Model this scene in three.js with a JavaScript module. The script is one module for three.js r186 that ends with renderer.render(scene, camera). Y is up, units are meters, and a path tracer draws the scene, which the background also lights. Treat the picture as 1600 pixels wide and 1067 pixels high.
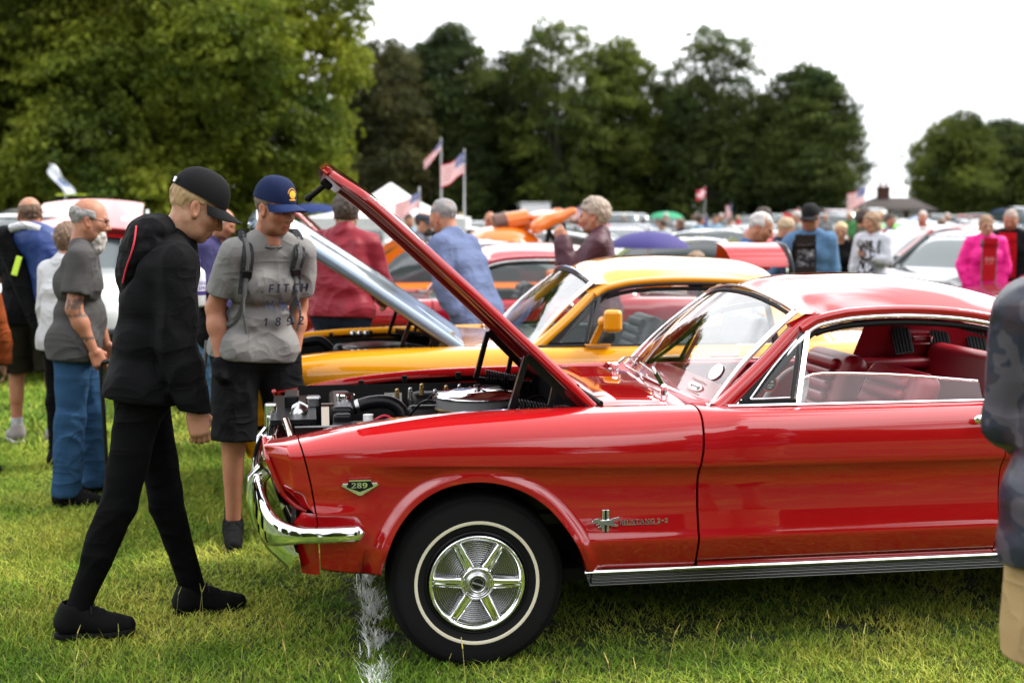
import * as THREE from 'three';
import { mergeGeometries } from 'three/addons/utils/BufferGeometryUtils.js';
import { RoundedBoxGeometry } from 'three/addons/geometries/RoundedBoxGeometry.js';
import { FontLoader } from 'three/addons/loaders/FontLoader.js';
import { TextGeometry } from 'three/addons/geometries/TextGeometry.js';

// ---------- camera, sky, sun, exposure ----------
const scene = new THREE.Scene();
const camera = new THREE.PerspectiveCamera(29.87, 1600 / 1067, 0.1, 1500);
camera.position.set(0, 1.645, 0);
camera.rotation.set(-Math.atan(195.5 / 2000), 0, 0);
camera.focus = 5.0; camera.userData.fStop = 2.0;
const renderer = new THREE.WebGLRenderer();
renderer.toneMapping = THREE.LinearToneMapping;
renderer.toneMappingExposure = 4.1;
renderer.shadowMap.enabled = true;

const hash = (x, y, z) => { let h = Math.imul(x | 0, 374761393) + Math.imul(y | 0, 668265263) + Math.imul(z | 0, 2147483647 ^ 0x5bd1e995); h = Math.imul(h ^ (h >>> 13), 1274126177); h ^= h >>> 16; return (h >>> 0) / 4294967296; };
const fade = (t) => t * t * (3 - 2 * t);
function noise3(x, y, z) {
  const i = Math.floor(x), j = Math.floor(y), k = Math.floor(z), a = fade(x - i), b = fade(y - j), c = fade(z - k);
  const L = (p, q, t) => p + (q - p) * t;
  const q = (dj, dk) => L(hash(i, j + dj, k + dk), hash(i + 1, j + dj, k + dk), a);
  return L(L(q(0, 0), q(1, 0), b), L(q(0, 1), q(1, 1), b), c) * 2 - 1;
}
const fbm = (x, y, z, o = 4) => { let s = 0, a = 0.5; for (let i = 0; i < o; i++) { s += a * noise3(x, y, z); x *= 2.03; y *= 2.03; z *= 2.03; a *= 0.5; } return s; };
function rng(seed) { let s = seed >>> 0; return () => { s = (s + 0x6d2b79f5) | 0; let t = Math.imul(s ^ (s >>> 15), 1 | s); t = (t + Math.imul(t ^ (t >>> 7), 61 | t)) ^ t; return ((t ^ (t >>> 14)) >>> 0) / 4294967296; }; }
const clamp = (x, a = 0, b = 1) => Math.min(b, Math.max(a, x));
const sstep = (a, b, x) => fade(clamp((x - a) / (b - a)));
const lerp = (a, b, t) => a + (b - a) * t;
const R = THREE.MathUtils.degToRad;
const V = (x, y, z) => new THREE.Vector3(x, y, z);

{ // overcast sky: brightest towards the zenith, faint cloud banks
  const W = 1024, H = 512, d = new Float32Array(W * H * 4);
  for (let y = 0; y < H; y++) for (let x = 0; x < W; x++) {
    const el = ((y + 0.5) / H - 0.5) * Math.PI, az = ((x + 0.5) / W - 0.5) * 2 * Math.PI;
    const sx = Math.cos(el) * Math.cos(az), sy = Math.sin(el), sz = Math.cos(el) * Math.sin(az);
    const up = Math.max(0, sy), q = 1 / (0.25 + up);
    const c = fbm(sx * q * 1.6 + 5, sz * q * 1.6 + 2, sy * 2, 5), c2 = fbm(sx * q * 4 + 9, sz * q * 4, 3, 4);
    let l = (0.50 + 0.85 * up) * (1 + 0.2 * c + 0.06 * c2) * (1 - 0.68 * sstep(-0.04, 0.32, c + 0.3 * c2));
    if (sy < 0) l = 0.5;
    const i = (y * W + x) * 4; d[i] = l * 0.985; d[i + 1] = l; d[i + 2] = l * 1.03; d[i + 3] = 1;
  }
  const t = new THREE.DataTexture(d, W, H, THREE.RGBAFormat, THREE.FloatType);
  t.mapping = THREE.EquirectangularReflectionMapping; t.magFilter = THREE.LinearFilter; t.needsUpdate = true;
  scene.background = t; scene.environment = t;
}
const sun = new THREE.DirectionalLight(new THREE.Color(1, 0.95, 0.86), 1.5);
sun.position.set(32, 40, -9); sun.castShadow = true; sun.shadow.radius = 24; sun.shadow.mapSize.set(2048, 2048);
Object.assign(sun.shadow.camera, { left: -30, right: 30, top: 30, bottom: -30, near: 1, far: 120 });
scene.add(sun, sun.target);

// ---------- helpers ----------
const names = {};
function numbered(n) { const k = names[n] = (names[n] ?? -1) + 1; return k ? n + '_' + String(k).padStart(3, '0') : n; }
function tag(o, label, category, group, kind) { if (label) o.userData.label = label; if (category) o.userData.category = category; if (group) o.userData.group = group; if (kind) o.userData.kind = kind; return o; }
function thing(name, label, category, pos = [0, 0, 0], turn = 0, group) {
  const o = new THREE.Group(); o.name = numbered(name); scene.add(o); o.position.set(...pos); o.rotation.y = turn; return tag(o, label, category, group);
}
function mesh(name, geo, mat, parent = scene) {
  const m = new THREE.Mesh(Array.isArray(geo) ? merge(geo) : geo, mat); m.name = parent === scene ? numbered(name) : name; m.castShadow = m.receiveShadow = true; parent.add(m); return m;
}
function copyOf(o, label, group) { const c = o.clone(); c.userData = { ...o.userData }; c.name = numbered(o.name.replace(/_\d\d\d$/, '')); scene.add(c); return tag(c, label, null, group); }
function merge(list) {
  const out = []; for (const g0 of list) {
    let g = g0; const keep = ['position', 'normal', 'uv']; const hasC = list.some((q) => q.attributes.color);
    if (hasC) keep.push('color');
    for (const k of Object.keys(g.attributes)) if (!keep.includes(k)) g.deleteAttribute(k);
    if (!g.attributes.normal) g.computeVertexNormals();
    const n = g.attributes.position.count;
    if (!g.attributes.uv) g.setAttribute('uv', new THREE.BufferAttribute(new Float32Array(n * 2), 2));
    if (hasC && !g.attributes.color) g.setAttribute('color', new THREE.BufferAttribute(new Float32Array(n * 3).fill(1), 3));
    if (!g.index) g.setIndex([...Array(n).keys()]);
    g.morphAttributes = {}; out.push(g);
  }
  return out.length === 1 ? out[0] : mergeGeometries(out);
}
function place(g, p, r) { if (r) { g.rotateX(r[0]); g.rotateY(r[1]); g.rotateZ(r[2]); } if (p) g.translate(...p); return g; }
const box = (w, h, d, p, r) => place(new THREE.BoxGeometry(w, h, d), p, r);
const rbox = (w, h, d, rad, p, r, seg = 2) => place(new RoundedBoxGeometry(w, h, d, seg, rad), p, r);
const ball = (r, p, sc, n = 16) => { const g = new THREE.SphereGeometry(r, n, Math.round(n * 0.7)); if (sc) g.scale(...sc); return place(g, p); };
function rod(a, b, r0, r1 = r0, n = 10) {
  const A = V(...a), B = V(...b), d = B.clone().sub(A), g = new THREE.CylinderGeometry(r1, r0, d.length(), n);
  g.applyQuaternion(new THREE.Quaternion().setFromUnitVectors(V(0, 1, 0), d.clone().normalize())); g.translate((A.x + B.x) / 2, (A.y + B.y) / 2, (A.z + B.z) / 2); return g;
}
function bar(a, b, w, h, side = [0, 0, 1]) { // rectangular bar from a to b: w across 'side', h across the other way
  const A = V(...a), B = V(...b), x = B.clone().sub(A), L = x.length(); x.normalize(); const z = V(...side); z.addScaledVector(x, -z.dot(x)).normalize(); const y = z.clone().cross(x);
  const g = new THREE.BoxGeometry(L, h, w); g.applyMatrix4(new THREE.Matrix4().makeBasis(x, y, z)); g.translate((A.x + B.x) / 2, (A.y + B.y) / 2, (A.z + B.z) / 2); return g;
}
const curve = (pts) => new THREE.CatmullRomCurve3(pts.map((p) => V(...p)), false, 'centripetal');
const tube = (pts, r, n = 24, k = 8) => new THREE.TubeGeometry(curve(pts), n, r, k, false);
const lathe = (pts, n = 48) => new THREE.LatheGeometry(pts.map((p) => new THREE.Vector2(...p)), n);
function grid(nu, nv, f, flip) { // f(s, t) -> [x, y, z]
  const P = [], U = [], I = [];
  for (let j = 0; j <= nv; j++) for (let i = 0; i <= nu; i++) { P.push(...f(i / nu, j / nv, i, j)); U.push(i / nu, j / nv); }
  for (let j = 0; j < nv; j++) for (let i = 0; i < nu; i++) { const a = j * (nu + 1) + i, b = a + 1, c = a + nu + 1, d = c + 1; flip ? I.push(a, c, b, b, c, d) : I.push(a, b, c, b, d, c); }
  const g = new THREE.BufferGeometry(); g.setAttribute('position', new THREE.Float32BufferAttribute(P, 3)); g.setAttribute('uv', new THREE.Float32BufferAttribute(U, 2)); g.setIndex(I); g.computeVertexNormals(); return g;
}
function sweep(path, sect, up = [0, 1, 0], closed = false) { // sect(s): list of [side, up] pairs; side = tangent x up
  const n = path.length, U = V(...up); let m;
  const fr = path.map((p, i) => { const t = V(...path[Math.min(n - 1, i + 1)]).sub(V(...path[Math.max(0, i - 1)])).normalize(); const s = t.clone().cross(U).normalize(); return [V(...p), s, s.clone().cross(t).normalize()]; });
  const secs = path.map((_, i) => sect(i / (n - 1))); m = secs[0].length;
  const g = grid(m, n - 1, (a, b, i, j) => { const [p, s, q] = fr[j], [x, y] = secs[j][i % m]; return p.clone().addScaledVector(s, x).addScaledVector(q, y).toArray(); });
  const caps = [0, n - 1].map((j) => { const c = grid(m, 1, (a, b, i, k) => { const [p, s, q] = fr[j]; const sec = secs[j], cx = sec.reduce((A, v) => A + v[0], 0) / m, cy = sec.reduce((A, v) => A + v[1], 0) / m, [x, y] = k ? [cx, cy] : sec[i % m]; return p.clone().addScaledVector(s, x).addScaledVector(q, y).toArray(); }, j === 0); return c; });
  return merge([g, ...caps]);
}
const ring = (w, h, n = 10, e = 2.6) => Array.from({ length: n }, (_, i) => { const a = (i / n) * 2 * Math.PI, c = Math.cos(a), s = Math.sin(a); return [w * Math.sign(c) * Math.abs(c) ** (2 / e), h * Math.sign(s) * Math.abs(s) ** (2 / e)]; });
const pline = (keys) => (x) => { if (x <= keys[0][0]) return keys[0][1]; for (let i = 1; i < keys.length; i++) if (x <= keys[i][0]) { const [a, p] = keys[i - 1], [b, q] = keys[i]; return p + (q - p) * (x - a) / (b - a); } return keys[keys.length - 1][1]; };
function smoothLine(keys) { // monotone-ish cubic through keys
  const n = keys.length, m = keys.map((k, i) => { const a = keys[Math.max(0, i - 1)], b = keys[Math.min(n - 1, i + 1)]; return (b[1] - a[1]) / (b[0] - a[0] || 1); });
  return (x) => { if (x <= keys[0][0]) return keys[0][1]; for (let i = 1; i < n; i++) if (x <= keys[i][0]) { const [a, p] = keys[i - 1], [b, q] = keys[i], h = b - a, t = (x - a) / h, t2 = t * t, t3 = t2 * t; return (2 * t3 - 3 * t2 + 1) * p + (t3 - 2 * t2 + t) * h * m[i - 1] + (3 * t2 - 2 * t3) * q + (t3 - t2) * h * m[i]; } return keys[n - 1][1]; };
}
function shapePrism(pts, depth, bevel = 0, steps = 1) { const s = new THREE.Shape(pts.map((p) => new THREE.Vector2(...p))); return new THREE.ExtrudeGeometry(s, { depth, bevelEnabled: bevel > 0, bevelSize: bevel, bevelThickness: bevel, bevelSegments: 2, curveSegments: 12, steps }); }

const col = (r, g, b) => new THREE.Color().setRGB(r, g, b);
const std = (c, rough = 0.6, o = {}) => new THREE.MeshStandardMaterial({ color: Array.isArray(c) ? col(...c) : c, roughness: rough, ...o });
const matte = (c, rough = 0.85, sp = 0.2, o = {}) => new THREE.MeshPhysicalMaterial({ color: col(...c), roughness: rough, specularIntensity: sp, ...o });
const paint = (c, o = {}) => new THREE.MeshPhysicalMaterial({ color: Array.isArray(c) ? col(...c.map((v) => v * 0.78)) : c, roughness: 0.06, specularIntensity: 0.5, clearcoat: 1, clearcoatRoughness: 0.02, ...o });
function tex(n, m, f, srgb = true, rep = [1, 1]) { // f(x, y) -> [r, g, b] 0..255
  const d = new Uint8Array(n * m * 4); for (let y = 0; y < m; y++) for (let x = 0; x < n; x++) { const c = f(x / n, y / m), i = (y * n + x) * 4; d[i] = clamp(c[0], 0, 255); d[i + 1] = clamp(c[1], 0, 255); d[i + 2] = clamp(c[2], 0, 255); d[i + 3] = c[3] ?? 255; }
  const t = new THREE.DataTexture(d, n, m); t.wrapS = t.wrapT = THREE.RepeatWrapping; t.magFilter = THREE.LinearFilter; if (srgb) t.colorSpace = THREE.SRGBColorSpace; t.repeat.set(...rep); t.needsUpdate = true; return t;
}
function canvasTex(w, h, draw) { const c = document.createElement('canvas'); c.width = w; c.height = h; const x = c.getContext('2d'); draw(x, w, h); const t = new THREE.CanvasTexture(c); t.colorSpace = THREE.SRGBColorSpace; return t; }
// periodic value noise for textures
function tileNoise(fx, fy, seed) { return (x, y) => { const X = x * fx, Y = y * fy, i = Math.floor(X), j = Math.floor(Y), a = fade(X - i), b = fade(Y - j), q = (p, r) => hash(((p % fx) + fx) % fx, ((r % fy) + fy) % fy, seed); return lerp(lerp(q(i, j), q(i + 1, j), a), lerp(q(i, j + 1), q(i + 1, j + 1), a), b); }; }
const M = {
  chrome: std([0.82, 0.82, 0.84], 0.05, { metalness: 1 }), steel: std([0.55, 0.55, 0.56], 0.25, { metalness: 1 }), black: matte([0.006, 0.006, 0.0065], 0.6, 0.3), satin: matte([0.006, 0.006, 0.007], 0.3, 0.55),
  rubber: matte([0.0065, 0.0065, 0.007], 0.75, 0.3), white: std([0.75, 0.74, 0.72], 0.5), glass: new THREE.MeshPhysicalMaterial({ color: col(0.93, 0.97, 0.95), roughness: 0.02, transmission: 1, thickness: 0, ior: 1.5 }),
  screen: new THREE.MeshPhysicalMaterial({ color: col(0.93, 0.97, 0.95), roughness: 0.02, transmission: 1, thickness: 0, ior: 2.1 }), darkGlass: std([0.02, 0.025, 0.028], 0.04), cream: std([0.62, 0.56, 0.44], 0.6),
};
// ---------- the ground ----------
{
  const n1 = tileNoise(8, 8, 1), n2 = tileNoise(40, 40, 2), n3 = tileNoise(160, 160, 3), n4 = tileNoise(512, 512, 4);
  const t = tex(1024, 1024, (x, y) => { const a = n1(x, y), b = n2(x, y), c = n3(x, y), d = n4(x, y), v = 0.62 + 0.5 * (a - 0.5) + 0.42 * (b - 0.5) + 0.5 * (c - 0.5) + 0.6 * (d - 0.5), dry = clamp((n2(y, x) - 0.55) * 2 + (c - 0.5)); return [lerp(78, 104, dry) * v, lerp(104, 112, dry) * v, lerp(26, 40, dry) * v]; }, true, [100, 100]);
  const b = tex(512, 512, (x, y) => { const v = 255 * (0.5 * n3(x, y) + 0.5 * n4(x, y)); return [v, v, v]; }, false, [300, 300]);
  const g = new THREE.PlaneGeometry(900, 900); g.rotateX(-Math.PI / 2); g.translate(0, 0, -250);
  tag(mesh('ground', g, std(0xffffff, 1, { map: t, bumpMap: b, bumpScale: 0.03 })), null, null, null, 'structure');
}
function blades(seed, n, rad, h0, h1, wid) {
  const r = rng(seed), P = [], N = [], I = [];
  for (let i = 0; i < n; i++) {
    const a = r() * 6.283, q = Math.sqrt(r()) * rad, x = Math.cos(a) * q, z = Math.sin(a) * q, h = lerp(h0, h1, r() * r()), b = r() * 6.283, lean = (0.35 + 1.15 * r()) * h, lx = Math.cos(b) * lean, lz = Math.sin(b) * lean, w = wid * (0.6 + 0.8 * r()), f = r() * 6.283, wx = Math.cos(f) * w, wz = Math.sin(f) * w, k = P.length / 3;
    P.push(x - wx, -0.005, z - wz, x + wx, -0.005, z + wz, x - wx * 0.8 + lx * 0.35, h * 0.6, z - wz * 0.8 + lz * 0.35, x + wx * 0.8 + lx * 0.35, h * 0.6, z + wz * 0.8 + lz * 0.35, x + lx, h, z + lz);
    for (let e = 0; e < 5; e++) N.push(lx * 2, 1, lz * 2); I.push(k, k + 1, k + 2, k + 1, k + 3, k + 2, k + 2, k + 3, k + 4);
  }
  const g = new THREE.BufferGeometry(); g.setAttribute('position', new THREE.Float32BufferAttribute(P, 3)); g.setIndex(I); return g;
}
function scatter(name, geo, mat, list, parent = scene) { // list of [x, y, z, scale, turn, color, tilt]
  const m = new THREE.InstancedMesh(geo, mat, list.length), o = new THREE.Object3D(); m.name = parent === scene ? numbered(name) : name;
  list.forEach(([x, y, z, s, a, c, tl = 0, sy = 1], i) => { o.position.set(x, y, z); o.rotation.set(tl, a, 0); o.scale.set(s, s * sy, s); o.updateMatrix(); m.setMatrixAt(i, o.matrix); if (c) m.setColorAt(i, c); });
  m.castShadow = m.receiveShadow = true; parent.add(m); return m;
}
{
  const r = rng(11), leaf = new THREE.MeshPhysicalMaterial({ color: 0xffffff, roughness: 0.8, specularIntensity: 0.25, side: THREE.DoubleSide }), near = blades(3, 30, 0.07, 0.015, 0.054, 0.0019), mid = blades(4, 34, 0.16, 0.025, 0.08, 0.005), far = blades(5, 40, 0.4, 0.03, 0.09, 0.014), lists = [[], [], []];
  const tone = (x, z) => { const p = fbm(x * 0.55, z * 0.55, 3, 3), q = fbm(x * 2.6, z * 2.6, 8, 3), v = clamp(1.3 + 0.65 * q + 0.3 * p + 0.6 * (r() - 0.5), 0.45, 2.0), dry = clamp(0.24 + 0.7 * p + 0.7 * q + 0.7 * (r() - 0.5)); return col(lerp(0.088, 0.25, dry) * v, lerp(0.162, 0.24, dry) * v, lerp(0.014, 0.040, dry) * v); };
  const carAt = (x, z) => { const dx = x + 0.254, dz = z + 5.30, u = dx * Math.cos(0.157) - dz * Math.sin(0.157), w = dx * Math.sin(0.157) + dz * Math.cos(0.157); return u > -0.5 && u < 3.4 && Math.abs(w) < 0.72; };
  for (let z = -3.2; z > -9; z -= 0.038) { const hw = 1.3 - z * 0.43; for (let x = -hw; x < hw; x += 0.052) { if (carAt(x, z) && r() < 0.6) continue; const X = x + (r() - 0.5) * 0.1, Z = z + (r() - 0.5) * 0.1, hN = 0.75 + 0.5 * fbm(X * 1.4, Z * 1.4, 5, 2); lists[0].push([X, 0, Z, 0.8 + 0.5 * r(), r() * 6.28, tone(X, Z), 0, hN * (0.8 + 0.6 * r())]); } }
  for (let z = -8.8; z > -18; z -= 0.13) { const hw = 3 - z * 0.43; for (let x = -hw; x < hw; x += 0.15) { const X = x + (r() - 0.5) * 0.2, Z = z + (r() - 0.5) * 0.2; lists[1].push([X, 0, Z, 0.8 + 0.5 * r(), r() * 6.28, tone(X, Z), 0, 0.7 + 0.5 * r()]); } }
  for (let z = -17.5; z > -70; z -= 0.4) { const hw = 5 - z * 0.42; for (let x = -hw; x < hw; x += 0.5) { const X = x + (r() - 0.5) * 0.6, Z = z + (r() - 0.5) * 0.6; lists[2].push([X, 0, Z, 0.8 + 0.5 * r(), r() * 6.28, tone(X, Z), 0, 0.6 + 0.4 * r()]); } }
  [near, mid, far].forEach((g, i) => tag(scatter('grass', g, leaf, lists[i]), ['short green turf blades in front of the red car and under it', 'short mown turf beyond the red car between the visitors', 'turf of the open field behind the first rows of cars'][i], 'grass', null, 'stuff'));
  // stray seed stalks
  const st = [], P = []; { const g = merge([rod([0, 0, 0], [0.02, 0.13, 0], 0.0009, 0.0006, 4), rod([0.02, 0.13, 0], [0.035, 0.165, 0.004], 0.0022, 0.001, 5)]); for (let i = 0; i < 420; i++) { const z = -3.6 - r() * 4.5, x = (r() * 2 - 1) * (0.4 - z * 0.42); if (!carAt(x, z)) st.push([x, 0, z, 0.5 + 0.6 * r(), r() * 6.28, col(0.34 + 0.15 * r(), 0.32 + 0.1 * r(), 0.12), (r() - 0.5) * 0.5]); } tag(scatter('seed_stalks', g, leaf, st), 'thin dry seed stalks standing out of the turf', 'grass', null, 'stuff'); }
  // white paint line on the turf, from below the car nose towards the viewer
  const wl = []; for (let i = 0; i < 480; i++) { const t = r(), z = lerp(-5.75, -4.2, t), c = -0.655 + (0.215 * t), wdt = 0.028; const x = c + (r() + r() + r() - 1.5) * wdt * 1.6; if (fbm(x * 14, z * 5, 1, 2) > -0.16) wl.push([x, 0.004, z, 0.6 + 0.4 * r(), r() * 6.28, null, 0, 0.95]); }
  tag(scatter('painted_line', blades(9, 6, 0.03, 0.02, 0.075, 0.0019), std([0.72, 0.74, 0.70], 0.7, { side: THREE.DoubleSide }), wl), 'white marking paint sprayed in a line on the grass blades', 'marking', null, 'stuff');
}
// ---------- trees ----------
function leafClump(seed, n, rad, size) {
  const r = rng(seed), P = [], N = [], I = [];
  for (let i = 0; i < n; i++) {
    const d = V(r() - 0.5, (r() - 0.5) * 0.7, r() - 0.5); d.normalize().multiplyScalar(rad * Math.cbrt(r())); d.y *= 0.7;
    const nx = V(r() - 0.5 + d.x / rad * 0.5, 0.15 + r() * 0.55, r() - 0.5 + d.z / rad * 0.5).normalize(), a = V(r() - 0.5, r() - 0.5, r() - 0.5).cross(nx).normalize().multiplyScalar(size * (0.6 + 0.7 * r())), b = a.clone().cross(nx).multiplyScalar(0.62), k = P.length / 3;
    const dr = nx.clone().multiplyScalar(-0.25 * size);
    for (const [s, t, q] of [[-1, 0, 1], [0, -1, 0], [1, 0, 1], [0, 1, 0]]) { P.push(d.x + a.x * s + b.x * t + dr.x * q, d.y + a.y * s + b.y * t + dr.y * q, d.z + a.z * s + b.z * t + dr.z * q); N.push(nx.x, nx.y, nx.z); } I.push(k, k + 1, k + 2, k, k + 2, k + 3);
  }
  const g = new THREE.BufferGeometry(); g.setAttribute('position', new THREE.Float32BufferAttribute(P, 3)); g.setIndex(I); return g;
}
const leafMat = new THREE.MeshPhysicalMaterial({ color: 0xffffff, roughness: 0.9, specularIntensity: 0.15, transmission: 0.5, thickness: 0, side: THREE.DoubleSide });
const bark = std([0.045, 0.038, 0.03], 0.95), CL = [leafClump(1, 22, 0.55, 0.13), leafClump(2, 22, 0.55, 0.13)], CLN = leafClump(4, 26, 0.42, 0.07);
// boughs: list of ellipsoid leaf masses [x, y, z, rx, ry, rz] relative to the trunk foot
function makeTree(name, label, pos, seed, H, boughs, tones, dens, clump, trunkR, size = 1, group) {
  const r = rng(seed), o = thing(name, label, 'tree', pos, 0, group), L = [];
  for (const [x, y, z, a, b, c] of boughs) {
    const n = Math.round(dens * (a * b + b * c + a * c)), bt = 0.75 + 0.5 * r();
    for (let i = 0; i < n; i++) {
      const d = V(r() * 2 - 1, r() * 2 - 1, r() * 2 - 1); if (d.lengthSq() > 1 || d.lengthSq() < 0.05) { i--; continue; } d.normalize(); const q = 0.66 + 0.36 * r() + 0.34 * fbm(d.x * 2.2 + x, d.y * 2.2 + y, d.z * 2.2 + z, 3);
      if (d.y < -0.5 && r() < 0.5) continue;
      const X = x + d.x * a * q, Y = y + d.y * b * q, Z = z + d.z * c * q, m = fbm(X * 0.4 + seed, Y * 0.4, Z * 0.4, 3), k = clamp(0.45 + 1.1 * m + 0.3 * (r() - 0.5)), v = bt * (0.7 + 0.5 * r());
      L.push([X, Y, Z, size * (0.7 + 0.6 * r()), r() * 6.28, col(lerp(tones[0][0], tones[1][0], k) * v, lerp(tones[0][1], tones[1][1], k) * v, lerp(tones[0][2], tones[1][2], k) * v), (r() - 0.5) * 0.8]);
    }
  }
  tag(scatter('crown', clump, leafMat, L, o), null, null, null, 'stuff');
  const tr = [tube([[0, -0.3, 0], [0.1 * trunkR, H * 0.2, 0], [0.5 * trunkR, H * 0.45, 0.1], [0.3 * trunkR, H * 0.8, 0]], trunkR, 12, 9)];
  { const p = tr[0].attributes.position; for (let i = 0; i < p.count; i++) { const y = p.getY(i), k = 1.15 - 0.85 * clamp(y / (H * 0.8)) + 0.5 * Math.exp(-Math.max(0, y) / 0.7), cx = 0.4 * trunkR * clamp(y / H); p.setX(i, cx + (p.getX(i) - cx) * k); p.setZ(i, p.getZ(i) * k); } }
  mesh('trunk', tr, bark, o);
  boughs.forEach(([x, y, z, a, b, c], i) => { if (i % 2 && boughs.length > 14) return; const y0 = Math.max(H * 0.16, y * 0.55 - 1); mesh('limb', [rod([x * 0.06, y0, z * 0.06], [x * 0.6, lerp(y0, y, 0.7), z * 0.6], trunkR * 0.4, trunkR * 0.22, 6), rod([x * 0.6, lerp(y0, y, 0.7), z * 0.6], [x, y + b * 0.4, z], trunkR * 0.22, trunkR * 0.07, 5)], bark, o); });
  return o;
}
function boughsFor(seed, H, W, base, n, kind) { // ragged crown filled by overlapping masses
  const r = rng(seed), B = [];
  for (let i = 0; i < n; i++) {
    const t = (i + 0.5) / n, y = lerp(base, H, t) , prof = kind === 'round' ? Math.sqrt(Math.max(0.03, 1 - (2 * t - 0.8) ** 2 * 0.72)) : Math.max(0.15, 1 - t * t * 0.85) * (0.75 + 0.4 * r());
    const a = i * 2.4 + r(), q = W * prof * (0.35 + 0.35 * r()), s = W * (0.34 + 0.2 * r()) * (0.55 + 0.5 * prof);
    B.push([Math.cos(a) * q, y - s * 0.4, Math.sin(a) * q, s, s * (0.62 + 0.25 * r()), s]);
  }
  return B;
}
{
  const at = (px, d) => [(px - 800) / 2000 * d, 0, -d];
  const bright = [[0.05, 0.082, 0.009], [0.24, 0.265, 0.02]], dark = [[0.026, 0.046, 0.012], [0.085, 0.11, 0.02]], brown = [[0.036, 0.044, 0.015], [0.095, 0.088, 0.025]], mid = [[0.036, 0.06, 0.012], [0.13, 0.155, 0.022]];
  const left = (px, d, seed, H, W, label) => makeTree('broadleaf_tree', label, at(px, d), seed, H, boughsFor(seed, H, W, 1.2, 30, 'round'), bright, 26, CL[seed % 2], 0.45, 0.72, 'bright trees on the left');
  left(408, 45, 1, 15, 4.4, 'bright lime green broadleaf tree at the right end of the near left tree clump');
  left(215, 42, 2, 16, 5.0, 'tall green broadleaf tree behind the black capped man in the left clump');
  left(20, 43, 3, 16, 5.4, 'big green broadleaf tree at the far left edge behind the feather banner');
  const dk = (px, d, seed, H, W, base, n, tones, dens, label, kind = 'round', cl = CL[seed % 2]) => makeTree('woodland_tree', label, at(px, d), seed, H, boughsFor(seed, H * 1.02, W * 1.16, base, Math.round(n * 1.25), kind), tones, dens, cl, 0.38, 1.0, 'dark trees along the far side of the field');
  dk(605, 98, 11, 14.3, 4.0, 2, 20, brown, 14, 'brownish dark tree next to the bright left clump, behind the raised red bonnet');
  dk(705, 102, 12, 16.2, 4.6, 2, 24, dark, 14, 'broad dark tree with a domed top left of the tall airy tree');
  dk(800, 104, 20, 14.5, 3.6, 1.5, 18, dark, 14, 'dark tree filling the gap behind the flag pole');
  dk(868, 100, 13, 16.6, 4.2, 3.5, 18, mid, 6.5, 'tall airy tree with bare limbs showing, behind the orange bonnet');
  dk(965, 103, 14, 15.3, 3.9, 2, 20, mid, 14, 'tree with yellowish rounded top behind the man in the maroon jacket');
  dk(1040, 108, 21, 12.5, 3.6, 1.5, 16, dark, 14, 'lower dark tree left of the tallest open crowned tree');
  dk(1108, 102, 15, 16.0, 4.4, 2.5, 18, dark, 6.5, 'tallest open crowned tree behind the red bonnet and the blue polo shirt');
  dk(1186, 108, 22, 11.5, 3.8, 1.5, 16, dark, 13, 'dark tree between the open crowned tree and the last tree of the row');
  dk(1256, 100, 16, 12.9, 4.1, 2.5, 22, dark, 13, 'rounded dark tree at the right end of the far row, behind the denim jacket man');
  dk(550, 112, 23, 11, 4.5, 1, 16, brown, 14, 'dark tree low behind the raised red bonnet tip');
  dk(760, 116, 24, 11, 5, 1, 18, dark, 14, 'dark undergrowth tree behind the white marquee');
  dk(930, 116, 25, 10, 5, 1, 18, dark, 14, 'dark low tree behind the maroon jacket man');
  dk(1492, 112, 17, 10.2, 3.9, 1, 20, mid, 14, 'green tree standing left in the right hand clump by the lodge');
  dk(1555, 115, 18, 9.8, 4.4, 1, 20, dark, 14, 'dark tree in the middle of the right hand clump');
  dk(1650, 112, 19, 10.5, 4.4, 1, 20, mid, 14, 'green tree at the right edge of the picture');
  // the park goes on behind the viewer
  [[-34, 30], [-20, 36], [-7, 33], [8, 37], [22, 32], [36, 30], [46, 14], [-46, 14]].forEach(([x, z], i) => makeTree('park_tree', 'green park tree on the near side of the field, ' + ['far left', 'left', 'left of centre', 'centre', 'right of centre', 'right', 'far right', 'outermost left'][i] + ' behind the viewer', [x, 0, z], 40 + i, 13, boughsFor(40 + i, 13, 7, 1.2, 18, 'round'), mid, 6, CL[i % 2], 0.5, 2.2, 'park trees behind the viewer'));
}
// ---------- the pony cars (u: backwards from the front axle, v: up, w: towards the near side) ----------
const WH = [0.008, 0.318];
const crestW = smoothLine([[-0.8, 0.782], [-0.6, 0.805], [-0.3, 0.832], [0.2, 0.85], [0.9, 0.857], [2.2, 0.857], [2.9, 0.85], [3.6, 0.79]]);
const crestV = smoothLine([[-0.8, 0.8], [-0.62, 0.791], [-0.33, 0.775], [0.12, 0.761], [0.59, 0.749], [0.82, 0.744], [2, 0.74], [2.6, 0.745], [3.6, 0.77]]);
const topV = smoothLine([[-0.76, 0.842], [-0.66, 0.853], [-0.51, 0.883], [-0.375, 0.903], [-0.207, 0.92], [-0.08, 0.929], [0.134, 0.936], [0.322, 0.939], [0.83, 0.944], [0.95, 0.938], [2, 0.938], [2.6, 0.945], [3.1, 0.94], [3.6, 0.91]]);
const topW = pline([[-0.8, 0.62], [-0.6, 0.635], [0.3, 0.645], [0.6, 0.66], [0.84, 0.70], [0.96, 0.757], [2.05, 0.757], [2.5, 0.72], [3.6, 0.64]]);
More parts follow.
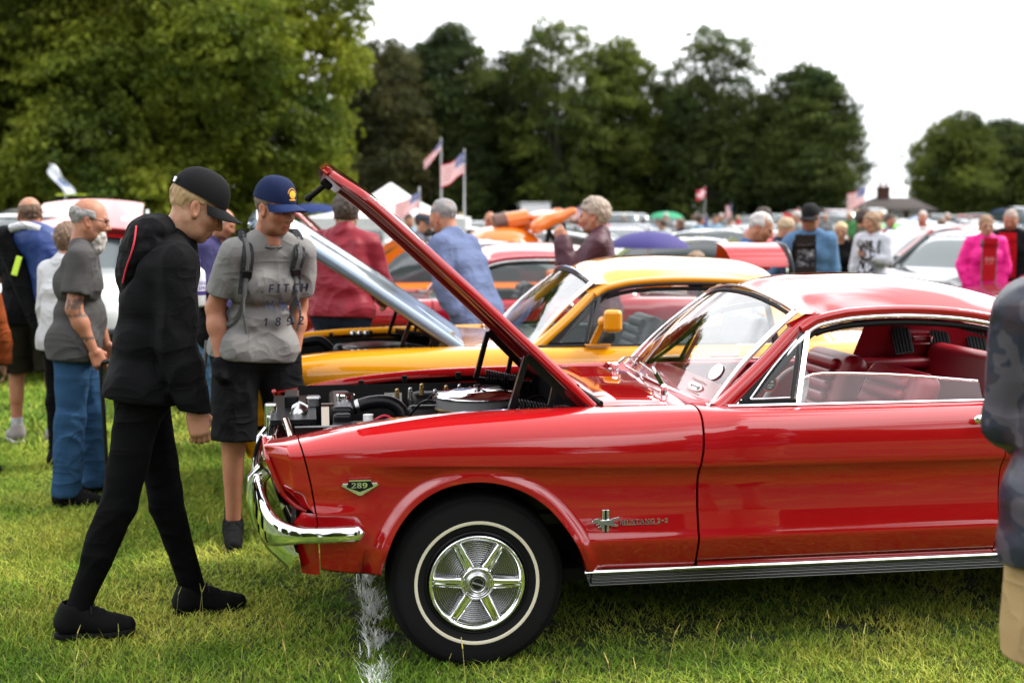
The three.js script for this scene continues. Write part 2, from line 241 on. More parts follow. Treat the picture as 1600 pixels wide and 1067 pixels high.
const doorLow = smoothLine([[0.28, -0.1], [0.34, -0.078], [0.37, -0.063], [0.42, -0.038], [0.462, -0.021], [0.474, -0.0195], [0.5, -0.027], [0.58, -0.038], [0.66, -0.037], [0.7, -0.029], [0.73, -0.012], [0.744, 0]]);
const noseLow = smoothLine([[0.28, -0.09], [0.36, -0.062], [0.45, -0.034], [0.55, -0.02], [0.7, -0.007], [0.744, 0]]);
const archR = smoothLine([[0, 0.4], [5.6, 0.399], [18, 0.385], [35, 0.376], [53.7, 0.378], [71.9, 0.382], [91, 0.386], [110, 0.387], [126, 0.379], [142, 0.367], [160, 0.355], [173, 0.353], [180, 0.353]]);
const REAR = 2.752;
function sideW(u, v) {
  const vc = crestV(u), q = v < 0.55 ? v : 0.55 + (v - 0.55) * 0.194 / (vc - 0.55), nose = sstep(-0.2, -0.5, u);
  let w = crestW(u) + lerp(doorLow(q), noseLow(q), nose);
  for (const c of [WH[0], REAR]) {
    const dx = u - c, dy = v - WH[1]; if (Math.abs(dx) > 0.6 || dy < -0.05) continue;
    const t = Math.hypot(dx, dy) - archR((Math.atan2(dy, dx) * 180 / Math.PI + 360) % 360);
    w += 0.025 * sstep(0.056, 0.016, t) * sstep(-0.02, 0.012, t + 0.012) * sstep(0.0, 0.12, vc - v + 0.03);
  }
  w += 0.011 * sstep(-0.36, -0.56, u) * Math.exp(-(((v - 0.6) / 0.018) ** 2)) - 0.006 * sstep(-0.3, -0.6, u) * Math.exp(-(((v - 0.65) / 0.03) ** 2));
  return w;
}
function sidePoint(u, vb, k, nl, nu) { // row k: nl rows up to the crest, nu over the shoulder to the inner edge
  const vc = crestV(u);
  if (k <= nl) { const v = lerp(vb, vc, k / nl); return [u, v, sideW(u, v)]; }
  const t = (k - nl) / nu, a = 1 - t, vi = topV(u), wi = topW(u), wc = sideW(u, vc);
  const c1 = [wc + 0.004, vc + 0.72 * (vi - vc)], c2 = [lerp(wc, wi, 0.22), vi + 0.004], b = [a * a * a, 3 * a * a * t, 3 * a * t * t, t * t * t];
  return [u, b[0] * vc + b[1] * c1[1] + b[2] * c2[1] + b[3] * vi, b[0] * wc + b[1] * c1[0] + b[2] * c2[0] + b[3] * wi];
}
const gapShift = smoothLine([[0.36, 0.036], [0.388, 0.036], [0.562, 0.029], [0.666, 0.015], [0.735, 0.003], [0.838, -0.022], [0.884, -0.043], [0.93, -0.06]]);
const doorShift = smoothLine([[0.36, -0.006], [0.5, -0.008], [0.72, -0.012], [0.77, -0.006], [0.80, -0.001], [0.93, 0.004]]);
function sidePanel(us, bottom, shift, nl = 40, nu = 16) {
  const rows = nl + nu + 2, g = grid(us.length - 1, rows, (a, b, i, j) => {
    const u = us[i], vb = bottom[i];
    let p = sidePoint(u, vb, clamp(j - 1, 0, nl + nu), nl, nu); if (shift) { const du = shift(u, p[1]); p = sidePoint(u + du, vb, clamp(j - 1, 0, nl + nu), nl, nu); p[1] -= 0; }
    if (j === 0) p[2] -= 0.045; if (j === rows) p[1] -= 0.035;
    return p;
  });
  const nj = rows + 1, w = us.length; // end returns
  const P = g.attributes.position, ends = [0, w - 1].map((i) => grid(rows, 1, (a, b, j, k) => { const q = j * w + i; return [P.getX(q) , P.getY(q) - (j === rows ? 0 : 0), P.getZ(q) - k * 0.03]; }, i !== 0));
  return merge([g, ...ends]);
}
const spread = (a, b, n) => Array.from({ length: n + 1 }, (_, i) => lerp(a, b, i / n));
function mir(g) { const q = g.clone(); q.scale(1, 1, -1); const I = q.index.array.slice(); for (let i = 0; i < I.length; i += 3) { const t = I[i]; I[i] = I[i + 1]; I[i + 1] = t; } q.setIndex([...I]); return q; }
const archCols = (c, a0, a1, n) => spread(a0, a1, n).map((d) => { const r = archR(d), t = R(d); return [c + r * Math.cos(t), WH[1] + r * Math.sin(t)]; });
const PONY = {};
{ // shared geometry
  const bv = smoothLine([[-0.66, 0.4], [-0.554, 0.384], [-0.467, 0.374], [-0.365, 0.37], [-0.346, 0.372]]);
  const f1 = spread(-0.59, -0.35, 14).map((u) => [u, bv(u)]), f2 = archCols(WH[0], 172, 6, 72), f3 = spread(0.412, 0.826, 22).map((u) => [u, 0.352]);
  const F = [...f1, ...f2, ...f3];
  PONY.fender = sidePanel(F.map((p) => p[0]), F.map((p) => p[1]), (u, v) => gapShift(v) * sstep(-0.38, -0.59, u) + (doorShift(v) - 0.003) * sstep(0.6, 0.826, u));
  PONY.door = sidePanel(spread(0.829, 2.006, 40), spread(0.829, 2.006, 40).map(() => 0.376), (u, v) => (doorShift(v) + 0.003) * sstep(1.2, 0.829, u));
  const q1 = spread(2.011, 2.345, 16).map((u) => [u, 0.352]), q2 = archCols(REAR, 173, 6, 50), q3 = spread(3.158, 3.62, 14).map((u) => [u, lerp(0.36, 0.45, (u - 3.158) / 0.46)]), Q = [...q1, ...q2, ...q3];
  PONY.quarter = sidePanel(Q.map((p) => p[0]), Q.map((p) => p[1]));
  PONY.rocker = grid(30, 4, (s, t) => { const u = lerp(0.83, 2.3, s), v = lerp(0.335, 0.37, t); return [u, v, sideW(u, v) - (t > 0.9 ? 0.012 : 0)]; });
  // nose extension: eyebrow panel in front of the fender seam, with its hollow front wall
  const uf = smoothLine([[0.56, -0.58], [0.603, -0.6], [0.612, -0.628], [0.654, -0.676], [0.713, -0.704], [0.782, -0.73], [0.845, -0.745], [0.87, -0.748]]);
  const nv = spread(0.592, crestV(-0.65), 24).concat(Array(10).fill(0));
  PONY.nose = grid(18, 34, (s, t, i, j) => {
    const at = (u) => sidePoint(u, 0.592, j, 24, 10);
    const p0 = at(-0.6), vv = p0[1], ug = -0.596 + gapShift(vv), uo = uf(vv), uc = uo + lerp(0.03, 0.078, sstep(0.6, 0.8, vv)), sc = s < 0.5 ? lerp(ug, uc, s * 2) : lerp(uc, uo, s * 2 - 1), p = at(sc), f = Math.max(0, s * 2 - 1);
    p[2] -= 0.075 * f * sstep(0.87, 0.83, vv) + 0.03 * sstep(0.1, 0.6, s) * sstep(0.69, 0.64, vv); p[1] -= 0.004 * f * (j > 24 ? 1 : 0);
    return p;
  }, true);
  PONY.noseEdge = sweep(spread(0.6, 0.85, 16).map((v) => [uf(v) - 0.002, v, sideW(uf(v), Math.min(v, crestV(-0.7))) - 0.067 - 0.09 * sstep(0.79, 0.86, v)]), () => ring(0.008, 0.01, 8), [1, 0, 0]);
  PONY.bucket = grid(12, 10, (s, t) => { const v = lerp(0.60, 0.845, t), u = uf(v); return [u + 0.004 + 0.05 * Math.sin(s * 3.14) * 0.4 + 0.02 * s, v, lerp(sideW(u, Math.min(v, 0.79)) - 0.07 - 0.08 * sstep(0.79, 0.86, v), 0.42, s)]; });
  PONY.valance = grid(14, 14, (s, t) => { const v = lerp(0.37, 0.605, t), ug = -0.594 + gapShift(v), uo = -0.655 + 0.035 * (1 - t) + 0.035 * sstep(0.8, 1, t), u = lerp(ug, uo, s); return [u, v, sideW(u, v) - 0.03 * s * s]; }, true);
}
const ponyRail = smoothLine([[0.93, 0.925], [1.13, 1.085], [1.276, 1.215], [1.34, 1.254], [1.42, 1.274], [1.5, 1.286], [1.684, 1.294], [1.872, 1.287], [2.035, 1.268], [2.3, 1.21], [2.7, 1.09], [3.1, 0.985], [3.3, 0.945]]);
const coupeRail = smoothLine([[0.93, 0.925], [1.13, 1.085], [1.276, 1.215], [1.34, 1.254], [1.42, 1.276], [1.5, 1.29], [1.7, 1.302], [1.95, 1.3], [2.2, 1.285], [2.36, 1.255], [2.5, 1.16], [2.62, 1.03], [2.68, 0.945]]);
const railW = smoothLine([[0.93, 0.70], [1.13, 0.637], [1.276, 0.592], [1.34, 0.578], [1.7, 0.572], [2.1, 0.58], [2.4, 0.605], [2.7, 0.655], [3.3, 0.66]]);
const wsBase = (t) => [0.915 - 0.055 * (1 - t * t), 0.922 + 0.02 * (1 - t * t), 0.665 * t], wsTop = (t) => [1.285 - 0.035 * (1 - t * t), 1.272 + 0.065 * (1 - Math.abs(t) ** 2.2), 0.553 * t];
function plateTex(draw, w = 256, h = 128) { return canvasTex(w, h, draw); }
function wheelParts(parent, u, w, sd, detail) {
  const o = new THREE.Group(); o.name = 'wheel'; o.position.set(u, WH[1], w * sd); if (sd < 0) o.rotation.y = Math.PI; parent.add(o);
  const turn = (pts, n = 72) => { const g = lathe(pts.map(([r, z]) => [r, z]), n); g.rotateX(Math.PI / 2); return g; }; // axis -> z (outwards +z)
  mesh('tyre', turn([[0.188, -0.19], [0.25, -0.2], [0.3, -0.195], [0.322, -0.18], [0.328, -0.15], [0.329, -0.1], [0.328, -0.05], [0.321, -0.022], [0.312, -0.011], [0.3, -0.004], [0.28, 0.001], [0.262, 0.003], [0.2435, 0.003], [0.242, 0.0045], [0.2185, 0.0035], [0.217, 0.001], [0.2, -0.006], [0.188, -0.012]]), M.rubber, o);
  mesh('whitewall', turn([[0.2295, 0.0035], [0.2293, 0.0062], [0.2178, 0.0056], [0.2175, 0.002]]), M.cream, o);
  if (!detail) { mesh('wheel_cover', turn([[0.178, -0.012], [0.172, 0.004], [0.15, 0.004], [0.14, -0.01], [0.07, 0], [0.05, 0.012], [0, 0.014]], 40), M.chrome, o); return o; }
  for (const r of [0.293, 0.30, 0.307]) mesh('tyre_rib', turn([[r - 0.0012, -0.002], [r, 0.0008 - (r - 0.29) * 0.35], [r + 0.0012, -0.005]]), M.rubber, o);
  mesh('rim', turn([[0.192, -0.02], [0.19, -0.006], [0.183, -0.004], [0.18, -0.02], [0.176, -0.03]]), M.satin, o);
  mesh('trim_ring', turn([[0.179, -0.02], [0.178, -0.001], [0.174, 0.006], [0.168, 0.006], [0.163, 0.001], [0.158, -0.006], [0.153, -0.014], [0.15, -0.03]]), M.chrome, o);
  const rp = []; for (let r = 0.152; r > 0.05; r -= 0.0078) rp.push([r, -0.03 + (0.152 - r) * 0.06], [r - 0.0022, -0.0265 + (0.152 - r) * 0.06], [r - 0.0046, -0.0265 + (0.152 - r) * 0.06], [r - 0.006, -0.032 + (0.152 - r) * 0.06]); rp.push([0, -0.03]);
  mesh('ribbed_dish', turn(rp), std([0.33, 0.33, 0.34], 0.16, { metalness: 1 }), o);
  for (let k = 0; k < 6; k++) {
    const a = R(57 + 60 * k), s = sweep([[0.048, 0, 0.0], [0.09, 0, -0.001], [0.125, 0, -0.003], [0.158, 0, -0.008]], (t) => { const w = lerp(0.0185, 0.0145, t); return [[-w * 1.35, -0.018], [w * 1.35, -0.018], [w, 0.004], [w * 0.45, 0.006], [w * 0.3, 0.0025], [-w * 0.3, 0.0025], [-w * 0.45, 0.006], [-w, 0.004]]; }, [0, 0, 1]); s.rotateZ(a); mesh('spoke', s, M.chrome, o);
    mesh('spoke_bolt', place(rod([0, 0, -0.01], [0, 0, 0.001], 0.006, 0.004, 8), [Math.cos(a) * 0.156, Math.sin(a) * 0.156, 0]), M.steel, o);
  }
  mesh('hub_ring', turn([[0.066, -0.03], [0.064, 0.002], [0.058, 0.011], [0.054, 0.011], [0.051, 0.004], [0.047, 0.003]]), M.chrome, o);
  mesh('hub_dish', turn([[0.052, 0.0], [0.046, 0.004], [0.036, 0.016], [0.0325, 0.019], [0.028, 0.0185], [0.0265, 0.015], [0.0255, 0.014]]), M.steel, o);
  const cap = plateTex((x, w, h) => { x.fillStyle = '#0d0d0f'; x.fillRect(0, 0, w, h); x.strokeStyle = '#8a8a8a'; x.lineWidth = 7; x.beginPath(); x.arc(128, 128, 105, 0, 7); x.stroke(); x.fillStyle = '#b9b9b9'; x.font = 'bold 40px sans-serif'; x.textAlign = 'center'; x.fillText('MUSTANG', 128, 143); }, 256, 256);
  const cg = new THREE.CircleGeometry(0.027, 32); cg.rotateZ(-0.35); cg.translate(0, 0, 0.0155); mesh('hub_badge', cg, std(0xffffff, 0.3, { map: cap }), o);
  return o;
}
function makePony(o) {
  const root = thing(o.name, o.label, 'car', o.pos, o.turn), body = o.paint, trim = o.trim ?? M.chrome, rail = o.coupe ? coupeRail : ponyRail, endV = o.coupe ? 2.38 : 3.25;
  const both = (name, g, m, p = root) => { mesh(name, g, m, p); return mesh(name, mir(Array.isArray(g) ? merge(g) : g), m, p); };
  for (const s of [1, -1]) {
    const G = (g) => s > 0 ? g : mir(g);
    mesh('front_fender', G(PONY.fender), body, root);
    const d = mesh('door', G(PONY.door), body, root);
    mesh('rear_quarter', G(PONY.quarter), body, root);
    const n = mesh('headlight_panel', G(merge([PONY.nose.clone(), PONY.noseEdge.clone(), PONY.bucket.clone()])), body, root);
    if (s < 0 || 1) { const g = merge([lathe([[0, 0.03], [0.05, 0.026], [0.085, 0.005], [0.092, -0.03]], 24)]); g.rotateZ(Math.PI / 2); g.translate(-0.655, 0.72, 0.60 * s); mesh('headlight', g, M.glass, n); const c = lathe([[0.094, 0.012], [0.1, 0.012], [0.1, -0.03], [0.02, -0.06]], 24); c.rotateZ(Math.PI / 2); c.translate(-0.652, 0.72, 0.60 * s); mesh('headlight_ring', c, M.chrome, n); }
    mesh('valance_end', G(PONY.valance), body, root);
    mesh('rocker', G(PONY.rocker), body, root);
    // sill moulding with a bright bead over grooves
    const zs = 0.792, m = mesh('sill_moulding', G(grid(20, 40, (a, t) => { const v = lerp(0.342, 0.287, t); return [lerp(0.405, 2.36, a) + 0.02 * t * (1 - a), v, zs - 0.018 * t + 0.0035 * Math.cos(t * Math.PI * 2 * 4.5)]; }, true)), std([0.12, 0.12, 0.12], 0.22, { metalness: 1 }), root);
    mesh('bead', G(sweep(spread(0.4, 2.365, 12).map((u) => [u, 0.349, zs + 0.003]), () => ring(0.009, 0.008, 8))), M.chrome, m);
    // door handle
    const h = mesh('door_handle', G(merge([rbox(0.15, 0.018, 0.014, 0.006, [1.96, 0.889, 0.882]), ball(0.02, [1.895, 0.889, 0.866], [1.2, 0.9, 0.6]), ball(0.018, [2.02, 0.889, 0.862], [1, 0.9, 0.8])])), M.chrome, d);
    // inner door skin and capping
    mesh('door_inner', G(merge([box(1.16, 0.5, 0.02, [1.42, 0.66, 0.712]), rbox(1.17, 0.03, 0.05, 0.012, [1.42, 0.925, 0.728])])), o.inside, d);
    mesh('belt_trim', G(sweep(spread(0.95, 2.06, 8).map((u) => [u, 0.944, 0.758]), () => ring(0.004, 0.006, 6))), o.detail ? M.chrome : M.satin, d);
    // wheel housing
    const wl = (c) => { const g = new THREE.CylinderGeometry(0.42, 0.42, 0.36, 28, 1, true, Math.PI / 2 - 0.1, Math.PI + 0.2); g.rotateX(Math.PI / 2); g.translate(c, WH[1] + 0.03, 0.62 * s); return merge([g, place(new THREE.CircleGeometry(0.42, 24, 0, Math.PI), [c, WH[1] + 0.03, 0.46 * s])]); };
    mesh('wheel_housing', wl(WH[0]), M.black, root); mesh('wheel_housing', wl(REAR), M.black, root);
    wheelParts(root, WH[0] + (s < 0 ? 0.05 : 0), s < 0 ? 0.64 : 0.762, s, o.detail && s > 0); wheelParts(root, REAR, 0.762, s, false);
    // windscreen pillar and roof rail in body colour, with bright strips before and behind
    const pil = (a, b, n, dw, dv) => spread(a, b, n).map((u) => [u, rail(u) + dv, railW(u) + dw]);
    mesh('pillar', G(sweep(pil(0.925, 1.36, 18, -0.012, -0.005), (t) => ring(lerp(0.03, 0.024, t), lerp(0.034, 0.026, t), 12, 3), [0, 0, 1])), body, root);
    const off = (a, b, n, d, dw) => spread(a, b, n).map((u) => { const e = 0.01, du = 2 * e, dv = rail(u + e) - rail(u - e), l = Math.hypot(du, dv); return [u + d * dv / l, rail(u) - d * du / l, railW(u) + dw]; });
    mesh('rail_trim', G(sweep(off(0.945, o.coupe ? 2.36 : 2.12, 44, 0.036, 0.017), () => ring(0.010, 0.011, 8), [0, 0, 1])), trim, root);
    mesh('roof_corner', G(bar([1.25, 1.222, 0.580], [1.345, 1.262, 0.571], 0.036, 0.02)), body, root);
    mesh('roof_side', G(sweep(off(1.28, endV, 30, 0.012, 0.004), () => ring(0.018, 0.024, 12, 3), [0, 0, 1])), body, root);
    mesh('pillar_trim', G(sweep(off(0.975, 1.36, 22, 0.056, 0.012), () => ring(0.009, 0.006, 8), [0, 0, 1])), M.black, root);
    mesh('window_seal', G(sweep(off(1.33, o.coupe ? 2.3 : 2.14, 24, 0.062, 0.004), () => ring(0.012, 0.018, 8), [0, 0, 1])), M.black, root);
    // quarter light
    const A = [1.005, 0.945, 0.722], B = [1.302, 1.222, 0.598], C = [1.222, 0.948, 0.735];
    const q = mesh('quarter_window', [new THREE.BufferGeometry().setFromPoints([V(A[0], A[1], A[2] * s), V(C[0], C[1], C[2] * s), V(B[0], B[1], B[2] * s)])], M.glass, root);
    mesh('frame', [bar([A[0], A[1], A[2] * s], [C[0], C[1], C[2] * s], 0.014, 0.028), bar([A[0] + 0.02, A[1] + 0.01, A[2] * s], [B[0] + 0.012, B[1] - 0.03, B[2] * s], 0.012, 0.03), bar([C[0] - 0.018, C[1], C[2] * s], [B[0] - 0.012, B[1] - 0.02, B[2] * s], 0.012, 0.014)], M.black, q);
    mesh('frame_trim', [bar([C[0] + 0.004, 0.94, C[2] * s], [B[0] + 0.013, B[1] - 0.012, B[2] * s], 0.02, 0.020), bar([A[0] - 0.06, A[1] - 0.006, (A[2] + 0.014) * s], [C[0], C[1] - 0.006, (C[2] + 0.013) * s], 0.012, 0.018)], o.detail ? M.chrome : M.satin, q);
    if (o.detail) mesh('inner_trim', [tube([[1.045, 0.965, 0.728 * s], [1.20, 0.968, 0.733 * s]], 0.003, 4, 6), tube([[1.045, 0.965, 0.727 * s], [1.15, 1.075, 0.675 * s], [1.262, 1.175, 0.625 * s]], 0.004, 8, 6)], M.chrome, q);
    // door glass, wound partly down on the fastback
    const topG = o.detail && s < 0 ? () => 0.95 : o.detail ? smoothLine([[1.235, 1.0], [1.26, 1.025], [1.31, 1.045], [1.4, 1.048], [1.65, 1.038], [1.97, 1.01]]) : (u) => rail(u) - 0.05;
    const gw = (u, v) => lerp(0.735, railW(u) + 0.004, clamp((v - 0.94) / (rail(u) - 0.99)));
    const gl = mesh('door_window', grid(24, 6, (a, t) => { const u = lerp(1.238, o.coupe ? 2.28 : 1.98, a), v = lerp(0.92, Math.max(0.93, Math.min(topG(u), rail(u) - 0.045)), t); return [u, v, gw(u, v) * s]; }), M.glass, root);
    if (o.detail && s > 0) mesh('glass_trim', sweep(spread(1.238, 1.975, 20).map((u) => [u, topG(u), gw(u, topG(u)) * s]), () => ring(0.003, 0.006, 8)), M.chrome, gl);
    if (o.coupe) mesh('window_post', bar([2.3, 0.94, 0.735 * s], [2.27, 1.235, 0.59 * s], 0.02, 0.03), M.black, root);
    // sail panel behind the side window
    const u0 = o.coupe ? 2.3 : 2.12, u1 = o.coupe ? 2.68 : 3.3;
    mesh('sail_panel', G(grid(16, 8, (a, t) => { const ub = lerp(u0 + 0.02, u1 + 0.02, a), ut = lerp(u0 + (o.coupe ? -0.02 : 0.03), u1, a); return [lerp(ub, ut, t), lerp(0.93, rail(ut) - 0.004, t), lerp(0.757 - 0.05 * sstep(2.2, 3.3, ub), railW(ut) + 0.008, t) - 0.012 * Math.sin(t * 3.14)]; })), body, root);
    // seat
    const sw = 0.34 * s, seat = mesh('seat', [rbox(0.52, 0.17, 0.5, 0.06, [1.42, 0.5, sw], [0, 0, 0.08])], o.inside, root), tilt = R(-20);
    const sb = new THREE.Group(); sb.name = 'seat_back'; sb.position.set(1.64, 0.52, sw); sb.rotation.z = tilt; seat.add(sb);
    mesh('shell', [rbox(0.12, 0.55, 0.5, 0.055, [0.035, 0.27, 0])], o.inside, sb);
    for (let k = 0; k < 8; k++) mesh('pleat', rbox(0.05, 0.052, 0.34, 0.022, [-0.03, 0.10 + k * 0.054, 0]), o.inside, sb);
  }
  // roof
  const endU = o.coupe ? 2.36 : 2.42, crown = (u) => 0.108 * sstep(0.8, 1.4, u) * (1 - 0.6 * sstep(2.2, 3.2, u));
  mesh('roof', grid(44, 40, (a, t) => {
    const x = t * 2 - 1, h = wsTop(x), u0 = h[0] + 0.006, u = lerp(u0, endU, a * (0.4 + 0.6 * a)), ax = Math.abs(x), rw = railW(u);
    const v0 = rail(u) + (crown(u)) * (1 - ax ** 2.6), vh = h[1] + 0.012, k = sstep(0.14, 0, u - u0);
    return [u, lerp(v0, vh, k * 0.75), rw * x * (1 + 0.014 * ax ** 8)];
  }, true), body, root);
  if (!o.coupe) { mesh('rear_window', grid(14, 10, (a, t) => { const x = a * 2 - 1, u = lerp(2.41, 3.24, t); return [u, ponyRail(u) + crown(u) * (1 - Math.abs(x) ** 2.6) - 0.008, (railW(u) - 0.02) * x]; }), M.glass, root); for (const s of [1, -1]) mesh('rear_pillar', sweep(spread(2.36, 3.3, 14).map((u) => [u, ponyRail(u) + 0.004, (railW(u) - 0.018) * s]), () => ring(0.05, 0.022, 10, 3), [0, 1, 0]), body, root); }
  if (o.coupe) { mesh('rear_window', grid(12, 6, (a, t) => [lerp(2.36, 2.72, t) + 0.04 * Math.sin(a * 3.14), lerp(1.29, 0.98, t), lerp(-0.56, 0.56, a) * lerp(1, 1.08, t)]), M.glass, root); }
  mesh('rear_deck', grid(12, 20, (a, t) => { const u = lerp(o.coupe ? 2.66 : 3.2, 3.62, a), x = t * 2 - 1; return [u, topV(u) + 0.012 * (1 - x * x), topW(u) * x]; }, true), body, root);
  mesh('tail_panel', grid(2, 12, (a, t) => { const x = a * 2 - 1, v = lerp(0.42, 0.905, t); return [3.62 - 0.05 * Math.sin(t * 3.14), v, x * (t > 0.95 ? 0.66 : sideW(3.62, Math.min(v, 0.76)))]; }), body, root);
  mesh('underbody', [box(3.3, 0.05, 1.3, [1.85, 0.3, 0]), box(1.35, 0.04, 1.35, [1.6, 0.34, 0])], M.black, root);
  // windscreen with bright surround
  const ws = mesh('windscreen', grid(20, 12, (a, t) => { const x = a * 2 - 1, b = wsBase(x), c = wsTop(x), f = Math.sin(t * Math.PI) * 0.02; return [lerp(b[0], c[0], t) - f * 0.7, lerp(b[1], c[1], t) + f, lerp(b[2], c[2], t)]; }), M.screen, root);
  const band = (f, w, h) => sweep(spread(-1, 1, 24).map((x) => { const p = f(x); return [p[0] - 0.004, p[1] + 0.006, p[2]]; }), () => ring(w, h, 8, 4), [0.7, 0.7, 0]);
  mesh('screen_trim', [band(wsBase, 0.014, 0.008), band(wsTop, 0.013, 0.007), ...[1, -1].map((x) => sweep(spread(0, 1, 12).map((t) => { const b = wsBase(x), c = wsTop(x), f = Math.sin(t * Math.PI) * 0.012; return [lerp(b[0], c[0], t) - 0.004 - f, lerp(b[1], c[1], t) + 0.006 + f, lerp(b[2], c[2], t)]; }), () => ring(0.013, 0.008, 8, 4), [0.7, 0.7, 0]))], M.chrome, ws);
  mesh('screen_seal', [band((x) => { const p = wsTop(x * 0.975); return [p[0] - 0.013, p[1] - 0.016, p[2]]; }, 0.006, 0.008)], M.black, ws);
  // scuttle between bonnet and screen, with air slots
  mesh('scuttle', grid(10, 28, (a, t) => { const x = t * 2 - 1, b = wsBase(x), u = lerp(0.50, b[0] + 0.02, a), e = Math.abs(x) ** 6; return [u, lerp(0.948, b[1] + 0.003, a) + 0.004 * Math.sin(a * 3.14) - 0.008 * e, lerp(0.64, 0.70, a) * x]; }, true), body, root);
  for (const s of [1, -1]) for (let k = 0; k < (o.detail ? 9 : 0); k++) mesh('air_slot', bar([0.59, 0.9535, s * (0.19 + k * 0.036)], [0.735, 0.952, s * (0.19 + k * 0.036)], 0.006, 0.006), body, root);
  mesh('scuttle_seal', sweep(spread(-1, 1, 8).map((x) => [0.497, 0.945, 0.63 * x]), () => ring(0.008, 0.012, 8)), M.black, root);
  // dashboard, steering wheel, rear shelf
  const dash = mesh('dashboard', [rbox(0.22, 0.2, 1.3, 0.05, [1.02, 0.83, 0]), rbox(0.3, 0.05, 1.3, 0.02, [0.98, 0.92, 0])], o.inside, root);
  const sg = new THREE.TorusGeometry(0.185, 0.011, 10, 40); sg.rotateY(Math.PI / 2); sg.rotateZ(R(-28)); sg.translate(1.30, 0.87, 0.36); const s2 = [rod([1.27, 0.86, 0.19], [1.3, 0.87, 0.53], 0.009), rod([1.05, 0.74, 0.36], [1.29, 0.865, 0.36], 0.02), ball(0.035, [1.29, 0.865, 0.36])];
  mesh('steering_wheel', [sg, ...s2], o.detail ? std([0.35, 0.3, 0.3], 0.3) : M.satin, root);
  mesh('cabin_floor', [box(1.6, 0.04, 1.36, [1.6, 0.4, 0]), box(0.04, 0.5, 1.36, [0.86, 0.62, 0]), rbox(0.5, 0.24, 1.2, 0.05, [2.2, 0.56, 0]), rbox(0.14, 0.46, 1.25, 0.05, [2.46, 0.8, 0], [0, 0, -0.2])], o.inside, root);
  // engine bay
  const bay = mesh('engine_bay', [box(1.12, 0.04, 1.15, [-0.1, 0.5, 0]), box(0.03, 0.42, 1.24, [0.475, 0.72, 0]), ...[1, -1].flatMap((s) => [box(1.12, 0.36, 0.02, [-0.08, 0.70, s * 0.56], [s * 0.12, 0, 0]), rbox(0.34, 0.34, 0.16, 0.05, [0.02, 0.68, s * 0.5], [s * 0.25, 0, 0])]), box(0.03, 0.3, 1.2, [-0.6, 0.62, 0])], M.satin, root);
  both('fender_lip', [box(1.12, 0.012, 0.05, [-0.1, 0.862, 0.605], [0, 0, 0.035])], body);
  both('bonnet_bumper', [...[-0.35, -0.15, 0.1].map((u) => rbox(0.025, 0.035, 0.02, 0.005, [u, topV(u) - 0.03, 0.615]))], M.black);
  const engine = new THREE.Group(); engine.name = 'engine'; root.add(engine);
  mesh('block', [rbox(0.55, 0.22, 0.36, 0.03, [0.08, 0.68, 0.02]), ...[1, -1].map((s) => rbox(0.52, 0.08, 0.13, 0.03, [0.08, 0.79, 0.02 + s * 0.2], [s * 0.35, 0, 0]))], o.detail ? M.satin : M.black, engine);
  mesh('radiator', [rbox(0.07, 0.36, 0.62, 0.015, [-0.46, 0.70, 0]), rbox(0.09, 0.07, 0.5, 0.02, [-0.46, 0.865, 0])], M.satin, root);
  mesh('filler_cap', [rod([-0.44, 0.89, 0.02], [-0.44, 0.915, 0.02], 0.035, 0.033, 20), rod([-0.44, 0.915, 0.02], [-0.44, 0.921, 0.02], 0.04, 0.036, 20)], M.chrome, root);
  const ac = new THREE.Group(); ac.name = 'air_cleaner'; ac.position.set(0.105, 0.875, 0.03); engine.add(ac);
  if (o.detail) {
    mesh('lid', lathe([[0.176, 0.022], [0.18, 0.026], [0.178, 0.033], [0.165, 0.040], [0.12, 0.043], [0.105, 0.049], [0.06, 0.052], [0.03, 0.053], [0.022, 0.056], [0, 0.057]], 64), M.chrome, ac);
    mesh('wing_nut', [rod([0, 0.055, 0], [0, 0.066, 0], 0.008), rbox(0.035, 0.012, 0.005, 0.002, [0, 0.067, 0], [0, 0.6, 0])], M.steel, ac);
    mesh('base', lathe([[0, -0.05], [0.15, -0.05], [0.176, -0.03], [0.178, -0.024], [0.176, -0.018]], 48), std([0.45, 0.32, 0.12], 0.3, { metalness: 1 }), ac);
    const t = tex(64, 64, (x, y) => { const a = Math.hypot((x * 4) % 1 - 0.5, ((y * 4) % 1 - 0.5)), b = Math.hypot((x * 4 + 0.5) % 1 - 0.5, ((y * 4 + 0.5) % 1) - 0.5), d = Math.min(a, b) < 0.27 ? 24 : 185; return [d, d, d]; }, true, [22, 0.9]);
    mesh('mesh_band', lathe([[0.172, -0.022], [0.173, 0.0], [0.172, 0.024]], 64), std(0xffffff, 0.3, { map: t, metalness: 0.25 }), ac);
    mesh('top_hose', tube([[-0.41, 0.865, 0.05], [-0.34, 0.885, 0.05], [-0.26, 0.885, 0.06], [-0.215, 0.85, 0.07], [-0.205, 0.76, 0.08], [-0.2, 0.68, 0.08]], 0.028, 40, 14), M.satin, root);
    mesh('hose_clamp', [rod([-0.40, 0.868, 0.05], [-0.385, 0.872, 0.05], 0.031, 0.031, 16)], M.steel, root);
    const metal = std([0.5, 0.42, 0.36], 0.22, { metalness: 1 });
    mesh('radiator_bracket', [bar([-0.525, 0.70, 0.30], [-0.525, 0.895, 0.22], 0.03, 0.008, [1, 0, 0]), box(0.05, 0.014, 0.03, [-0.515, 0.90, 0.2])], metal, root);
    mesh('radiator_bracket', [tube([[-0.66, 0.70, 0.35], [-0.66, 0.80, 0.33], [-0.68, 0.86, 0.28]], 0.016, 10, 6)], metal, root);
